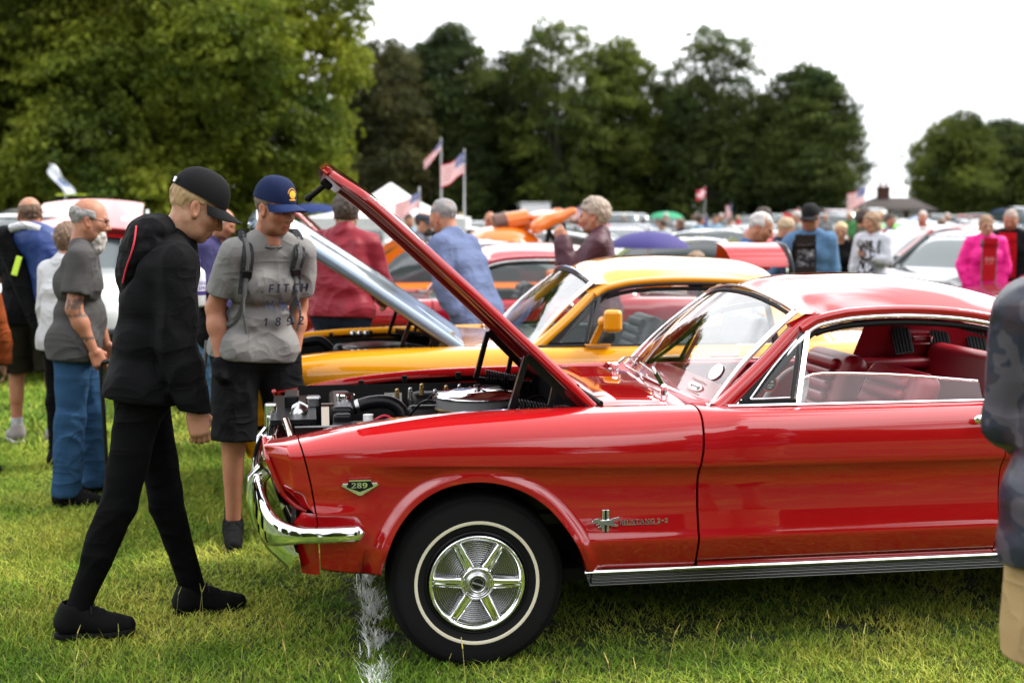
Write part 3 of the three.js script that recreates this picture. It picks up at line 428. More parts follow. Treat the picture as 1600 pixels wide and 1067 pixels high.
    mesh('horn', lathe([[0.02, 0], [0.05, 0.01], [0.055, 0.05], [0.03, 0.07]], 20).rotateZ(1.2).translate(-0.6, 0.83, 0.05), M.steel, root); mesh('regulator', rbox(0.06, 0.05, 0.06, 0.01, [-0.57, 0.87, -0.12]), M.steel, root);
    mesh('grille_bar', [rbox(0.03, 0.05, 0.9, 0.01, [-0.735, 0.80, 0]), rbox(0.03, 0.04, 0.9, 0.01, [-0.735, 0.735, 0]), rbox(0.05, 0.1, 0.05, 0.01, [-0.74, 0.77, 0.36]), rbox(0.05, 0.1, 0.05, 0.01, [-0.74, 0.85, 0.1])], M.chrome, root);
    mesh('latch_plate', [box(0.18, 0.02, 0.7, [-0.65, 0.84, -0.12]), rbox(0.06, 0.06, 0.2, 0.01, [-0.66, 0.87, -0.2])], M.satin, root);
    mesh('coolant_bottle', [rod([-0.36, 0.80, 0.30], [-0.36, 0.875, 0.30], 0.02, 0.02, 16)], M.white, root);
    mesh('battery', [rbox(0.2, 0.18, 0.16, 0.015, [-0.40, 0.76, 0.36])], M.black, root);
    mesh('red_cable', tube([[-0.34, 0.85, 0.3], [-0.29, 0.865, 0.28], [-0.24, 0.83, 0.3], [-0.2, 0.76, 0.3]], 0.006, 16, 6), std([0.45, 0.01, 0.04], 0.4), root);
    const lp = plateTex((x, w, h) => { x.fillStyle = '#d9d9d4'; x.fillRect(0, 0, w, h); x.fillStyle = '#333'; for (let i = 0; i < 7; i++) x.fillRect(14, 16 + i * 15, i % 3 === 0 ? 190 : 60 + 50 * hash(i, 2, 3), 4); x.fillRect(150, 46, 70, 3); x.strokeRect(150, 60, 80, 50); });
    mesh('data_label', place(box(0.078, 0.042, 0.002), [-0.21, 0.825, -0.513], [-0.1, 0, 0]), [std(0xd9d9d4), std(0xd9d9d4), std(0xd9d9d4), std(0xd9d9d4), std(0xffffff, 0.6, { map: lp }), std(0xd9d9d4)], root);
    const wr = rng(5); for (let i = 0; i < 9; i++) { const u = -0.25 + wr() * 0.6, w = -0.3 + wr() * 0.65; mesh('cable', tube([[u, 0.82, w], [u + 0.06, 0.85 + wr() * 0.04, w + 0.06], [u + 0.15, 0.84 + wr() * 0.03, w - 0.05 * wr()], [u + 0.2, 0.78, w]], 0.005, 18, 6), M.satin, engine); }
    for (let i = 0; i < 7; i++) mesh('fitting', [rod([0, 0, 0], [0, 0.035, 0], 0.012, 0.01, 10).translate(-0.2 + i * 0.055, 0.83 + (i % 3) * 0.01, -0.4 + (i % 2) * 0.05), ball(0.009, [-0.2 + i * 0.055, 0.872 + (i % 3) * 0.01, -0.4 + (i % 2) * 0.05])], i % 2 ? M.steel : std([0.5, 0.36, 0.15], 0.3, { metalness: 1 }), engine);
    mesh('master_cylinder', [rbox(0.12, 0.08, 0.1, 0.02, [0.38, 0.86, 0.36]), rod([0.3, 0.86, 0.36], [0.44, 0.86, 0.36], 0.035)], M.steel, root);
    const rb = mesh('washer_bag', rbox(0.12, 0.14, 0.12, 0.03, [0.24, 0.80, -0.5]), M.satin, root);
  } else {
    mesh('lid', lathe([[0.2, -0.01], [0.205, 0.0], [0.2, 0.02], [0.1, 0.03], [0, 0.03]], 36), M.satin, ac);
    mesh('top_hose', tube([[-0.41, 0.87, -0.2], [-0.3, 0.895, -0.2], [-0.22, 0.9, -0.2], [-0.16, 0.85, -0.2]], 0.03, 20, 10), M.satin, root);
    mesh('fitting', [ball(0.03, [-0.38, 0.88, 0.1]), rbox(0.12, 0.05, 0.1, 0.01, [-0.42, 0.90, 0.15]), ball(0.02, [0.02, 0.93, -0.3]), ball(0.02, [0.06, 0.93, -0.3]), ball(0.02, [-0.02, 0.93, -0.3])], M.steel, root);
  }
  // bonnet, open on its rear hinges
  const hx = o.hinge ?? 0.478, L = 1.345, hoodG = new THREE.Group(); hoodG.name = 'bonnet'; hoodG.position.set(hx, 0.945, 0); hoodG.rotation.z = -R(o.open); root.add(hoodG); if (o.bonnetPaint) hoodG.scale.y = 1.9; // local -x points to the front
  const hw = (s) => lerp(0.635, 0.60, s) - 0.03 * sstep(0.8, 1, s) ** 2, hy = (s, x) => 0.02 * (1 - x * x) + 0.010 * Math.exp(-((x / 0.33) ** 2)) - 0.03 * sstep(0.72, 1.05, s) ** 2 + 0.006 * Math.sin(s * 3.14);
  const hm = o.bonnetPaint ?? body, top = grid(40, 40, (s, t) => { const x = t * 2 - 1; return [-L * s + 0.05 * (x * x) * sstep(0.8, 1, s), hy(s, x), hw(s) * x]; });
  const skirt = (x) => grid(40, 8, (s, t) => { const a = t * Math.PI / 2; return [-L * s + 0.05 * sstep(0.8, 1, s), hy(s, 1) - 0.02 * (1 - Math.cos(a)) - 0.006 * t, (hw(s) + 0.010 * Math.sin(a)) * x]; }, x > 0);
  mesh('skin', [top, skirt(1), skirt(-1), grid(30, 4, (s, t) => { const x = s * 2 - 1; return [-L + 0.05 * x * x - 0.01 * Math.sin(t * 1.57), hy(1, x) - 0.034 * t, hw(1) * x]; })], hm, hoodG);
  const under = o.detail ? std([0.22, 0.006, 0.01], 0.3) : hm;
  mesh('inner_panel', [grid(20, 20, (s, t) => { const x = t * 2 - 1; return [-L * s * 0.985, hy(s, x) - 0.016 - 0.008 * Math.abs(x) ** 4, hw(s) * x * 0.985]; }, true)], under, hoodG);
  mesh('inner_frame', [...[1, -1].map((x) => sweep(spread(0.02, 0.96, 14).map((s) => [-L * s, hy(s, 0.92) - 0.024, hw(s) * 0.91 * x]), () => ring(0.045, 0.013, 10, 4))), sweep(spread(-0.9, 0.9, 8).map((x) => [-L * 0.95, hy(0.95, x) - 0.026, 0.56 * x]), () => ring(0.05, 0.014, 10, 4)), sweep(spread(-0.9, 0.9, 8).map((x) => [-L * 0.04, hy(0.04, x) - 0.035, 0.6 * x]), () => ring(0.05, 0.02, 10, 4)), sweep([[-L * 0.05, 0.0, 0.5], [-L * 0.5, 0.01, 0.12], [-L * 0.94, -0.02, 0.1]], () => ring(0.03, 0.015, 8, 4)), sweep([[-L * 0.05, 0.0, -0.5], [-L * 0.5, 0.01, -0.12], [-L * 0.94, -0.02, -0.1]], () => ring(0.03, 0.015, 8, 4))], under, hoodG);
  mesh('latch', [rod([-L * 0.955, -0.06, 0.05], [-L * 0.965, -0.15, 0.05], 0.012), ball(0.016, [-L * 0.966, -0.155, 0.05]), rbox(0.05, 0.03, 0.09, 0.01, [-L * 0.955, -0.065, 0.05])], M.black, hoodG);
  // sprung hinges
  for (const s of [1, -1]) {
    const z = 0.53 * s, hg = new THREE.Group(); hg.name = 'bonnet_hinge'; root.add(hg);
    const ca = Math.cos(R(o.open)), sa = Math.sin(R(o.open)), H = (d, e) => [hx - d * ca + e * -sa * 0, 0.945 + d * sa + e, z];
    const p1 = H(0.34, -0.06), p2 = H(0.19, -0.065), p3 = H(0.03, -0.075);
    mesh('arm', [bar(p1, p3, 0.012, 0.032, [0, 0, 1]), bar(p1, [p1[0] - 0.06, 0.905, z - 0.02 * s], 0.03, 0.022), bar(p2, [p2[0] - 0.03, 0.87, z], 0.02, 0.02), bar(p3, [p3[0] - 0.03, 0.84, z], 0.03, 0.04), bar([p1[0] - 0.06, 0.90, z], [p3[0], 0.87, z], 0.012, 0.022)], M.satin, hg);
    const hp = []; for (let i = 0; i <= 150; i++) { const t = i / 150, a = t * 2 * Math.PI * 15; hp.push([lerp(p1[0] - 0.02, p3[0] - 0.06, t), lerp(0.925, 0.885, t) + 0.022 * Math.cos(a), z - 0.05 * s + 0.022 * Math.sin(a)]); }
    mesh('spring', tube(hp, 0.0042, 420, 5), M.satin, hg);
  }
  // bumper with its overriders
  const plan = [[-0.40, 0.838], [-0.5, 0.846], [-0.6, 0.838], [-0.665, 0.818], [-0.71, 0.785], [-0.745, 0.72], [-0.772, 0.6], [-0.79, 0.4], [-0.80, 0.15], [-0.80, 0]];
  const full = [...plan, ...plan.slice(0, -1).reverse().map(([u, w]) => [u, -w])], bc = curve(full.map(([u, w]) => [u, 0, w])), bp = bc.getSpacedPoints(110).map((p) => [p.x, 0.538 + 0.07 * sstep(0.80, 0.5, Math.abs(p.z)) , p.z]);
  mesh('bumper', sweep(bp, (t) => { const e = Math.min(t, 1 - t), end = Math.sqrt(clamp(e / 0.007)), k = sstep(0.085, 0.2, e), h = lerp(0.029, 0.068, k) * Math.max(0.12, end), d = lerp(0.026, 0.022, k) * Math.max(0.2, end); return Array.from({ length: 14 }, (_, i) => { const a = i / 14 * 6.283, c = Math.cos(a), q = Math.sin(a); return [-(d * Math.sign(c) * Math.abs(c) ** 0.75), h * Math.sign(q) * Math.abs(q) ** 0.75 + (q > 0 ? 0.5 * k * 0.03 : 0)]; }); }), M.chrome, root);
  both('overrider', [sweep([[-0.755, 0.70, 0.45], [-0.785, 0.665, 0.45], [-0.79, 0.60, 0.45], [-0.765, 0.50, 0.45], [-0.715, 0.42, 0.45], [-0.65, 0.36, 0.45]], (t) => ring(lerp(0.035, 0.05, t), lerp(0.03, 0.024, t), 12, 3.5), [0, 0, 1])], M.chrome);
  mesh('lower_valance', grid(10, 10, (a, t) => { const x = a * 2 - 1; return [lerp(-0.62, -0.70, t) - 0.05 * (1 - x * x), lerp(0.39, 0.66, t), 0.77 * x]; }), body, root);
  return root;
}
function ponyDetails(root, m) {
  // badges, wipers, stickers, trim of the foreground car
  const sw = (u, v, k = 0.004) => sideW(u, v) + k;
  const bd = new THREE.Group(); bd.name = 'wing_badge'; bd.position.set(-0.414, 0.694, sw(-0.414, 0.69)); root.add(bd);
  const vs = shapePrism([[-0.06, 0.016], [0.06, 0.016], [0.064, 0.010], [0.004, -0.026], [-0.004, -0.026], [-0.064, 0.010]], 0.005, 0.0015); mesh('chevron', vs, M.chrome, bd); const ps = shapePrism([[-0.036, 0.028], [0.036, 0.028], [0.046, 0.006], [0, -0.012], [-0.046, 0.006]], 0.004, 0.001); ps.translate(0, 0, 0.006); mesh('plate', ps, M.satin, bd); mesh('crown', place(new THREE.BoxGeometry(0.076, 0.005, 0.006), [0, 0.028, 0.009]), M.chrome, bd);
  const t1 = new TextGeometry('289', { font: FONT, size: 0.019, depth: 0.003, curveSegments: 3 }); t1.scale(1.35, 1, 1); t1.translate(-0.032, 0.002, 0.011); mesh('numerals', t1, M.chrome, bd);
  const pb = new THREE.Group(); pb.name = 'side_badge'; pb.position.set(0.471, 0.537, sw(0.471, 0.537, 0.002)); root.add(pb);
  mesh('bar', rbox(0.026, 0.098, 0.006, 0.002), M.chrome, pb); mesh('stripe', rbox(0.008, 0.096, 0.007, 0.001, [0, 0, 0.0005]), M.satin, pb);
  const hs = shapePrism([[-0.052, 0.008], [-0.044, 0.016], [-0.03, 0.019], [-0.02, 0.012], [0.0, 0.011], [0.018, 0.013], [0.026, 0.018], [0.048, 0.021], [0.05, 0.018], [0.03, 0.012], [0.026, 0.004], [0.03, -0.004], [0.044, -0.008], [0.043, -0.012], [0.022, -0.010], [0.012, -0.004], [-0.006, -0.004], [-0.016, -0.013], [-0.03, -0.016], [-0.03, -0.013], [-0.02, -0.008], [-0.022, -0.002], [-0.036, -0.004], [-0.026, 0.003], [-0.032, 0.008], [-0.046, 0.003]], 0.004, 0.001); hs.translate(0, 0, 0.004); mesh('horse', hs, M.chrome, pb);
  const sc = new THREE.Group(); sc.name = 'model_script'; sc.position.set(0.522, 0.531, sw(0.6, 0.537, 0.002)); root.add(sc); const t2 = new TextGeometry('MUSTANG 2+2', { font: SERIF, size: 0.0165, depth: 0.003, curveSegments: 2 }); t2.computeBoundingBox(); t2.scale(0.182 / t2.boundingBox.max.x, 1, 1); mesh('letters', t2, M.chrome, sc); mesh('underline', box(0.14, 0.002, 0.003, [0.08, -0.003, 0.001]), M.chrome, sc);
  const wsP = (x, t) => { const b = wsBase(x), c = wsTop(x), f = Math.sin(t * Math.PI) * 0.02; return [lerp(b[0], c[0], t) - f * 0.7 - 0.018, lerp(b[1], c[1], t) + f + 0.012, lerp(b[2], c[2], t)]; };
  for (const [p0, k1, b0, b1] of [[[0.80, 0.955, 0.42], [-0.05, 0.10], [-0.42, 0.09], [0.2, 0.055]], [[0.79, 0.958, -0.36], [-0.62, 0.13], [-0.98, 0.10], [-0.5, 0.06]]]) { const w = new THREE.Group(); w.name = 'wiper'; root.add(w); const e = wsP(...k1); mesh('pivot', [rod([p0[0], 0.93, p0[2]], [p0[0], 0.97, p0[2]], 0.016, 0.013, 14), ball(0.016, [p0[0], 0.972, p0[2]])], M.chrome, w); mesh('arm', [bar([p0[0], 0.972, p0[2]], [lerp(p0[0], e[0], 0.5) - 0.01, lerp(0.972, e[1], 0.5) + 0.015, lerp(p0[2], e[2], 0.5)], 0.018, 0.009), bar([lerp(p0[0], e[0], 0.48) - 0.01, lerp(0.972, e[1], 0.48) + 0.016, lerp(p0[2], e[2], 0.48)], e, 0.011, 0.006)], M.chrome, w); const n = 8, bl = spread(0, 1, n).map((t) => wsP(lerp(b0[0], b1[0], t), lerp(b0[1], b1[1], t))); mesh('blade', tube(bl, 0.005, 16, 6), M.steel, w); }
  const stick = (name, x0, x1, t0, t1, tx) => mesh(name, grid(8, 8, (a, t) => { const p = wsP(lerp(x0, x1, a), lerp(t0, t1, t)); return [p[0] + 0.013, p[1] - 0.009, p[2]]; }), std(0xffffff, 0.5, { map: tx, transparent: true, polygonOffset: true }), root);
  stick('round_sticker', 0.735, 0.875, 0.195, 0.335, canvasTex(128, 128, (x) => { x.clearRect(0, 0, 128, 128); x.fillStyle = '#e9f3f6'; x.beginPath(); x.arc(64, 64, 62, 0, 7); x.fill(); x.strokeStyle = '#6cc0dc'; x.lineWidth = 5; x.beginPath(); x.arc(64, 64, 54, 0, 7); x.stroke(); x.fillStyle = '#58b4d8'; x.font = 'bold 26px sans-serif'; x.textAlign = 'center'; x.fillText('SHOW', 64, 60); x.font = '14px sans-serif'; x.fillText('2017', 64, 84); }));
  stick('supporter_sticker', 0.58, 0.80, 0.045, 0.165, canvasTex(200, 128, (x) => { x.clearRect(0, 0, 200, 128); x.fillStyle = '#8a5a48'; x.font = 'bold 25px sans-serif'; x.textAlign = 'center'; x.fillText('DRAG RACING', 100, 26); x.fillText('SUPPORTER', 100, 122); x.fillStyle = '#d9d6d6'; x.beginPath(); x.ellipse(100, 66, 88, 34, 0, 0, 7); x.fill(); x.fillStyle = '#555'; x.fillRect(40, 62, 100, 10); x.beginPath(); x.arc(150, 72, 17, 0, 7); x.arc(60, 76, 9, 0, 7); x.fill(); }));
  const hang = plateTex((x, w, h) => { x.clearRect(0, 0, w, h); x.fillStyle = '#c33c1a'; x.beginPath(); x.arc(64, 64, 62, 0, 7); x.fill(); x.fillStyle = '#0c0c0d'; x.beginPath(); x.arc(70, 66, 50, 0, 7); x.fill(); x.fillStyle = '#e6e2d6'; x.fillRect(50, 38, 40, 12); x.fillRect(42, 48, 56, 10); x.font = 'bold 17px sans-serif'; x.textAlign = 'center'; x.fillText('CLASSIC', 70, 82); x.fillText('CAR', 70, 100); }, 128, 128);
  mesh('hanging_disc', place(new THREE.CircleGeometry(0.034, 28), [1.15, 1.01, 0.64]), std(0xffffff, 0.5, { map: hang, transparent: true }), root);
  // far rear inner panel with louvres and lamp
  const ip = mesh('rear_inner_panel', [grid(8, 6, (a, t) => { const u = lerp(lerp(2.05, 2.12, t), 3.0, a); return [u, lerp(0.93, Math.min(1.2, ponyRail(u) - 0.03), t), -lerp(0.66, 0.585, t)]; }), rbox(0.9, 0.05, 0.1, 0.02, [2.5, 0.93, -0.6])], m, root);
  for (const u of [2.29, 2.49, 2.68]) { const l = mesh('louvre', new RoundedBoxGeometry(0.1, 0.17, 0.012, 2, 0.004), M.satin, ip); l.position.set(u, 1.055, -0.605); l.rotation.set(-0.28, 0, 0.12); for (let i = 0; i < 5; i++) { const s = mesh('slat', box(0.012, 0.155, 0.01, [-0.035 + i * 0.0175, 0, 0.008]), M.black, l); } }
  mesh('courtesy_lamp', [bar([2.345, 1.06, -0.592], [2.445, 1.06, -0.592], 0.012, 0.008), bar([2.345, 1.022, -0.602], [2.445, 1.022, -0.602], 0.012, 0.008), bar([2.348, 1.02, -0.6], [2.348, 1.06, -0.592], 0.012, 0.008), bar([2.442, 1.02, -0.6], [2.442, 1.06, -0.592], 0.012, 0.008)], M.chrome, ip);
  mesh('lock_button', [rod([2.0, 0.93, -0.72], [2.0, 0.965, -0.72], 0.005), ball(0.009, [2.0, 0.968, -0.72], [1, 0.7, 1])], M.chrome, root);
}
const FONT = await new FontLoader().loadAsync('fonts/droid/droid_sans_bold.typeface.json'), SERIF = await new FontLoader().loadAsync('fonts/droid/droid_serif_bold.typeface.json');
const red = paint([0.38, 0.006, 0.008]), redInside = std([0.26, 0.006, 0.016], 0.38);
const redCar = makePony({ name: 'fastback_car', label: 'glossy red fastback muscle car with bonnet open and chrome wheel in the foreground', pos: [-0.254, 0, -5.30], turn: R(9), paint: red, inside: redInside, open: 43, detail: true });

ponyDetails(redCar, redInside);
// ---------- people: distance fields meshed by surface nets ----------
function isoMesh(f, lo, hi, h, disp) {
  const B = 6, n = [0, 1, 2].map((i) => Math.ceil((hi[i] - lo[i]) / h / B) * B + 1), [nx, ny, nz] = n, S = nx * ny, A = new Float32Array(S * nz).fill(1), diag = h * B * 0.87 + h * 2.2;
  for (let bz = 0; bz < nz; bz += B) for (let by = 0; by < ny; by += B) for (let bx = 0; bx < nx; bx += B) {
    const c = f(lo[0] + (bx + B / 2 - 0.5) * h, lo[1] + (by + B / 2 - 0.5) * h, lo[2] + (bz + B / 2 - 0.5) * h), far = Math.abs(c) > diag * 1.25 + 0.012;
    for (let z = bz; z < Math.min(nz, bz + B); z++) for (let y = by; y < Math.min(ny, by + B); y++) for (let x = bx; x < Math.min(nx, bx + B); x++) A[z * S + y * nx + x] = far ? c : f(lo[0] + x * h, lo[1] + y * h, lo[2] + z * h);
  }
  const id = new Int32Array(S * nz).fill(-1), P = [], I = [], E = [[0, 1], [0, 2], [0, 4], [1, 3], [1, 5], [2, 3], [2, 6], [3, 7], [4, 5], [4, 6], [5, 7], [6, 7]], v = new Float64Array(8);
  for (let z = 0; z < nz - 1; z++) for (let y = 0; y < ny - 1; y++) for (let x = 0; x < nx - 1; x++) {
    const o = z * S + y * nx + x; let m = 0; for (let k = 0; k < 8; k++) { v[k] = A[o + (k & 1) + ((k >> 1) & 1) * nx + (k >> 2) * S]; if (v[k] < 0) m |= 1 << k; }
    if (m === 0 || m === 255) continue; let sx = 0, sy = 0, sz = 0, c = 0;
    for (const [a, b] of E) if ((v[a] < 0) !== (v[b] < 0)) { const t = v[a] / (v[a] - v[b]); sx += (a & 1) + t * ((b & 1) - (a & 1)); sy += ((a >> 1) & 1) + t * (((b >> 1) & 1) - ((a >> 1) & 1)); sz += (a >> 2) + t * ((b >> 2) - (a >> 2)); c++; }
    id[o] = P.length / 3; P.push(lo[0] + (x + sx / c) * h, lo[1] + (y + sy / c) * h, lo[2] + (z + sz / c) * h);
  }
  const quad = (a, b, c, d, fl) => { if (a < 0 || b < 0 || c < 0 || d < 0) return; fl ? I.push(a, b, c, a, c, d) : I.push(a, c, b, a, d, c); };
  for (let z = 1; z < nz - 1; z++) for (let y = 1; y < ny - 1; y++) for (let x = 1; x < nx - 1; x++) {
    const o = z * S + y * nx + x, s = A[o] < 0;
    if (s !== A[o + 1] < 0) quad(id[o - S - nx], id[o - S], id[o], id[o - nx], s);
    if (s !== A[o + nx] < 0) quad(id[o - S - 1], id[o - 1], id[o], id[o - S], s);
    if (s !== A[o + S] < 0) quad(id[o - nx - 1], id[o - nx], id[o], id[o - 1], s);
  }
  const N = new Float32Array(P.length), U = new Float32Array(P.length / 3 * 2), e = h * 0.5;
  for (let i = 0; i < P.length; i += 3) { const x = P[i], y = P[i + 1], z = P[i + 2]; let a = f(x + e, y, z) - f(x - e, y, z), b = f(x, y + e, z) - f(x, y - e, z), c = f(x, y, z + e) - f(x, y, z - e); const l = Math.hypot(a, b, c) || 1; N[i] = a / l; N[i + 1] = b / l; N[i + 2] = c / l; U[i / 3 * 2] = x * 0.8 + z * 0.6; U[i / 3 * 2 + 1] = y; }
  const g = new THREE.BufferGeometry(); g.setAttribute('position', new THREE.Float32BufferAttribute(P, 3)); g.setAttribute('normal', new THREE.BufferAttribute(N, 3)); g.setAttribute('uv', new THREE.BufferAttribute(U, 2)); g.setIndex(I); return g;
}
const smin = (a, b, k) => { const h = Math.max(k - Math.abs(a - b), 0) / k; return Math.min(a, b) - h * h * k * 0.25; };
const smax = (a, b, k) => -smin(-a, -b, k);
function cap3(a, b, ra, rb = ra) { // tapered capsule
  const ax = a[0], ay = a[1], az = a[2], dx = b[0] - ax, dy = b[1] - ay, dz = b[2] - az, L = 1 / (dx * dx + dy * dy + dz * dz + 1e-9);
  return (x, y, z) => { const px = x - ax, py = y - ay, pz = z - az; let t = (px * dx + py * dy + pz * dz) * L; t = t < 0 ? 0 : t > 1 ? 1 : t; const qx = px - dx * t, qy = py - dy * t, qz = pz - dz * t; return Math.sqrt(qx * qx + qy * qy + qz * qz) - ra - (rb - ra) * t; };
}
const ell = (c, r) => { const m = Math.min(...r); return (x, y, z) => { const a = (x - c[0]) / r[0], b = (y - c[1]) / r[1], d = (z - c[2]) / r[2], k = Math.sqrt(a * a + b * b + d * d), g = Math.hypot(a / r[0], b / r[1], d / r[2]); return k < 1e-6 ? -m : k * (k - 1) / (g || 1); }; };
const union = (L, k) => (x, y, z) => { let d = 9; for (let i = 0; i < L.length; i++) d = smin(d, L[i](x, y, z), k); return d; };
const paintG = (g, f) => { const p = g.attributes.position, c = new Float32Array(p.count * 3); for (let i = 0; i < p.count; i++) c.set(f(p.getX(i), p.getY(i), p.getZ(i)), i * 3); g.setAttribute('color', new THREE.BufferAttribute(c, 3)); return g; };
// --- head: chin at y -0.11, crown at 0.125, face towards +z ---
function headField(o = {}) {
  const j = o.jaw ?? 1, base = union([ell([0, 0.035, -0.018], [0.076, 0.09, 0.098]), ell([0, -0.022, 0.025], [0.06 * j, 0.082, 0.066]), cap3([-0.034 * j, -0.078, 0.025], [0.034 * j, -0.078, 0.025], 0.026), cap3([-0.05 * j, -0.045, -0.005], [-0.036 * j, -0.08, 0.03], 0.02), cap3([0.05 * j, -0.045, -0.005], [0.036 * j, -0.08, 0.03], 0.02), ell([0, -0.093, 0.056], [0.022, 0.018, 0.02]), ell([0.043, -0.018, 0.05], [0.024, 0.022, 0.022]), ell([-0.043, -0.018, 0.05], [0.024, 0.022, 0.022]), cap3([0, -0.05, -0.025], [0, -0.17, -0.035], 0.056 * j, 0.058 * j)], 0.03);
  const feat = union([cap3([-0.034, 0.024, 0.075], [-0.012, 0.02, 0.082], 0.0085), cap3([0.034, 0.024, 0.075], [0.012, 0.02, 0.082], 0.0085), cap3([0, 0.012, 0.083], [0, -0.028, 0.104], 0.0075, 0.0115), ell([0.012, -0.033, 0.091], [0.009, 0.008, 0.01]), ell([-0.012, -0.033, 0.091], [0.009, 0.008, 0.01]), cap3([-0.018, -0.0605, 0.079], [0.018, -0.0605, 0.079], 0.0055), cap3([-0.014, -0.071, 0.0775], [0.014, -0.071, 0.0775], 0.0068)], 0.01);
  const sock = union([ell([0.031, 0.003, 0.092], [0.017, 0.011, 0.02]), ell([-0.031, 0.003, 0.092], [0.017, 0.011, 0.02])], 0.004), eyes = union([ell([0.031, 0.002, 0.066], [0.0125, 0.0115, 0.0125]), ell([-0.031, 0.002, 0.066], [0.0125, 0.0115, 0.0125])], 0.001);
  const ear = (s) => { const a = ell([s * 0.079, -0.006, -0.012], [0.009, 0.031, 0.019]), b = ell([s * 0.088, -0.004, -0.008], [0.006, 0.02, 0.010]), c = ell([s * 0.077, -0.03, -0.004], [0.008, 0.011, 0.010]); return (x, y, z) => smax(smin(a(x, y, z + 0.25 * (y + 0.006)), c(x, y, z), 0.008), -b(x, y, z + 0.25 * y), 0.005); }, eL = ear(1), eR = ear(-1);
  return (x, y, z) => { let d = smin(base(x, y, z), feat(x, y, z), 0.014); d = smax(d, -sock(x, y, z), 0.008); d = smin(d, eyes(x, y, z), 0.003); return smin(d, Math.min(eL(x, y, z), eR(x, y, z)), 0.008); };
}
const headColor = (stub) => (x, y, z) => {
  let c = [1, 1, 1]; const m = (k, q) => { c = c.map((v, i) => lerp(v, q[i], k)); };
  m(0.55 * Math.exp(-(((Math.abs(x) - 0.045) / 0.022) ** 2 + ((y + 0.028) / 0.022) ** 2)) * (z > 0.03), [1.02, 0.72, 0.66]); // cheeks
  if (z > 0.07 && Math.abs(x) < 0.024 && y < -0.054 && y > -0.078) m(0.8, [0.86, 0.52, 0.5]);
  if (z > 0.068 && Math.abs(y + 0.0655) < 0.0022 && Math.abs(x) < 0.024) m(0.8, [0.3, 0.15, 0.14]);
  if (z > 0.055 && Math.abs(x) > 0.01 && Math.abs(x) < 0.048 && Math.abs(y - 0.027 - 0.05 * (0.03 - Math.abs(Math.abs(x) - 0.03))) < 0.0055) m(0.6, [0.3, 0.2, 0.14]); // brows
  if (z > 0.06 && Math.abs(y - 0.002) < 0.0065 && Math.abs(Math.abs(x) - 0.031) < 0.014) { m(0.8, [1.15, 1.1, 1.1]); if (Math.abs(Math.abs(x) - 0.031) < 0.0058) c = [0.08, 0.07, 0.07]; if (y > 0.0055) c = [0.22, 0.15, 0.13]; }
  if (stub && y < -0.035 && z > -0.02) m(stub * sstep(-0.035, -0.06, y) * (Math.hypot(x, y + 0.065) > 0.022 || z < 0.07 ? 1 : 0.2), [0.42, 0.38, 0.36]);
  if (Math.abs(x) > 0.074 && z < 0.01) m(0.5, [1.02, 0.75, 0.68]);
  const f = 1 + 0.10 * noise3(x * 60, y * 60, z * 60) + 0.05 * noise3(x * 160, y * 160, z * 160); return [c[0] * f, c[1] * f * f, c[2] * f * f];
};
const HEADS = {}, headOf = (k, h) => HEADS[k + h] ??= paintG(isoMesh(headField({ jaw: k === 'woman' ? 0.9 : k === 'heavy' ? 1.14 : 1 }), [-0.12, -0.2, -0.15], [0.12, 0.15, 0.15], h), headColor(k === 'stubble' || k === 'heavy' ? 0.35 : 0));
const HAIRS = {};
function hairOf(k, h) { // hair shells in the head's frame
  return HAIRS[k + h] ??= (() => {
    const cran = ell([0, 0.035, -0.018], [0.076, 0.09, 0.098]), big = ell([0, 0.035, -0.02], [0.076 + (HK[k].t ?? 0.01), 0.09 + (HK[k].top ?? HK[k].t ?? 0.01), 0.098 + (HK[k].t ?? 0.01)]), w = HK[k];
    const f = (x, y, z) => {
      const line = w.line(x, y, z), n = 0.006 * noise3(x * 80, y * 40, z * 80) * (w.rough ?? 1) + 0.005 * noise3(x * 30, y * 30, z * 30);
      let d = smax(big(x, y, z) + n, line, 0.006); if (w.extra) d = smin(d, w.extra(x, y, z) + n, 0.015); return d;
    };
    return isoMesh(f, [-0.16, -0.3, -0.2], [0.16, 0.18, 0.16], h);
  })();
}
const ears = (x, y, z) => 0.03 - Math.hypot((Math.abs(x) - 0.08) * 0.6, y + 0.01, z + 0.008) ;
const hairline = (f, back) => (x, y, z) => Math.max(lerp(back, f, sstep(-0.08, 0.07, z)) - y, ears(x, y, z));
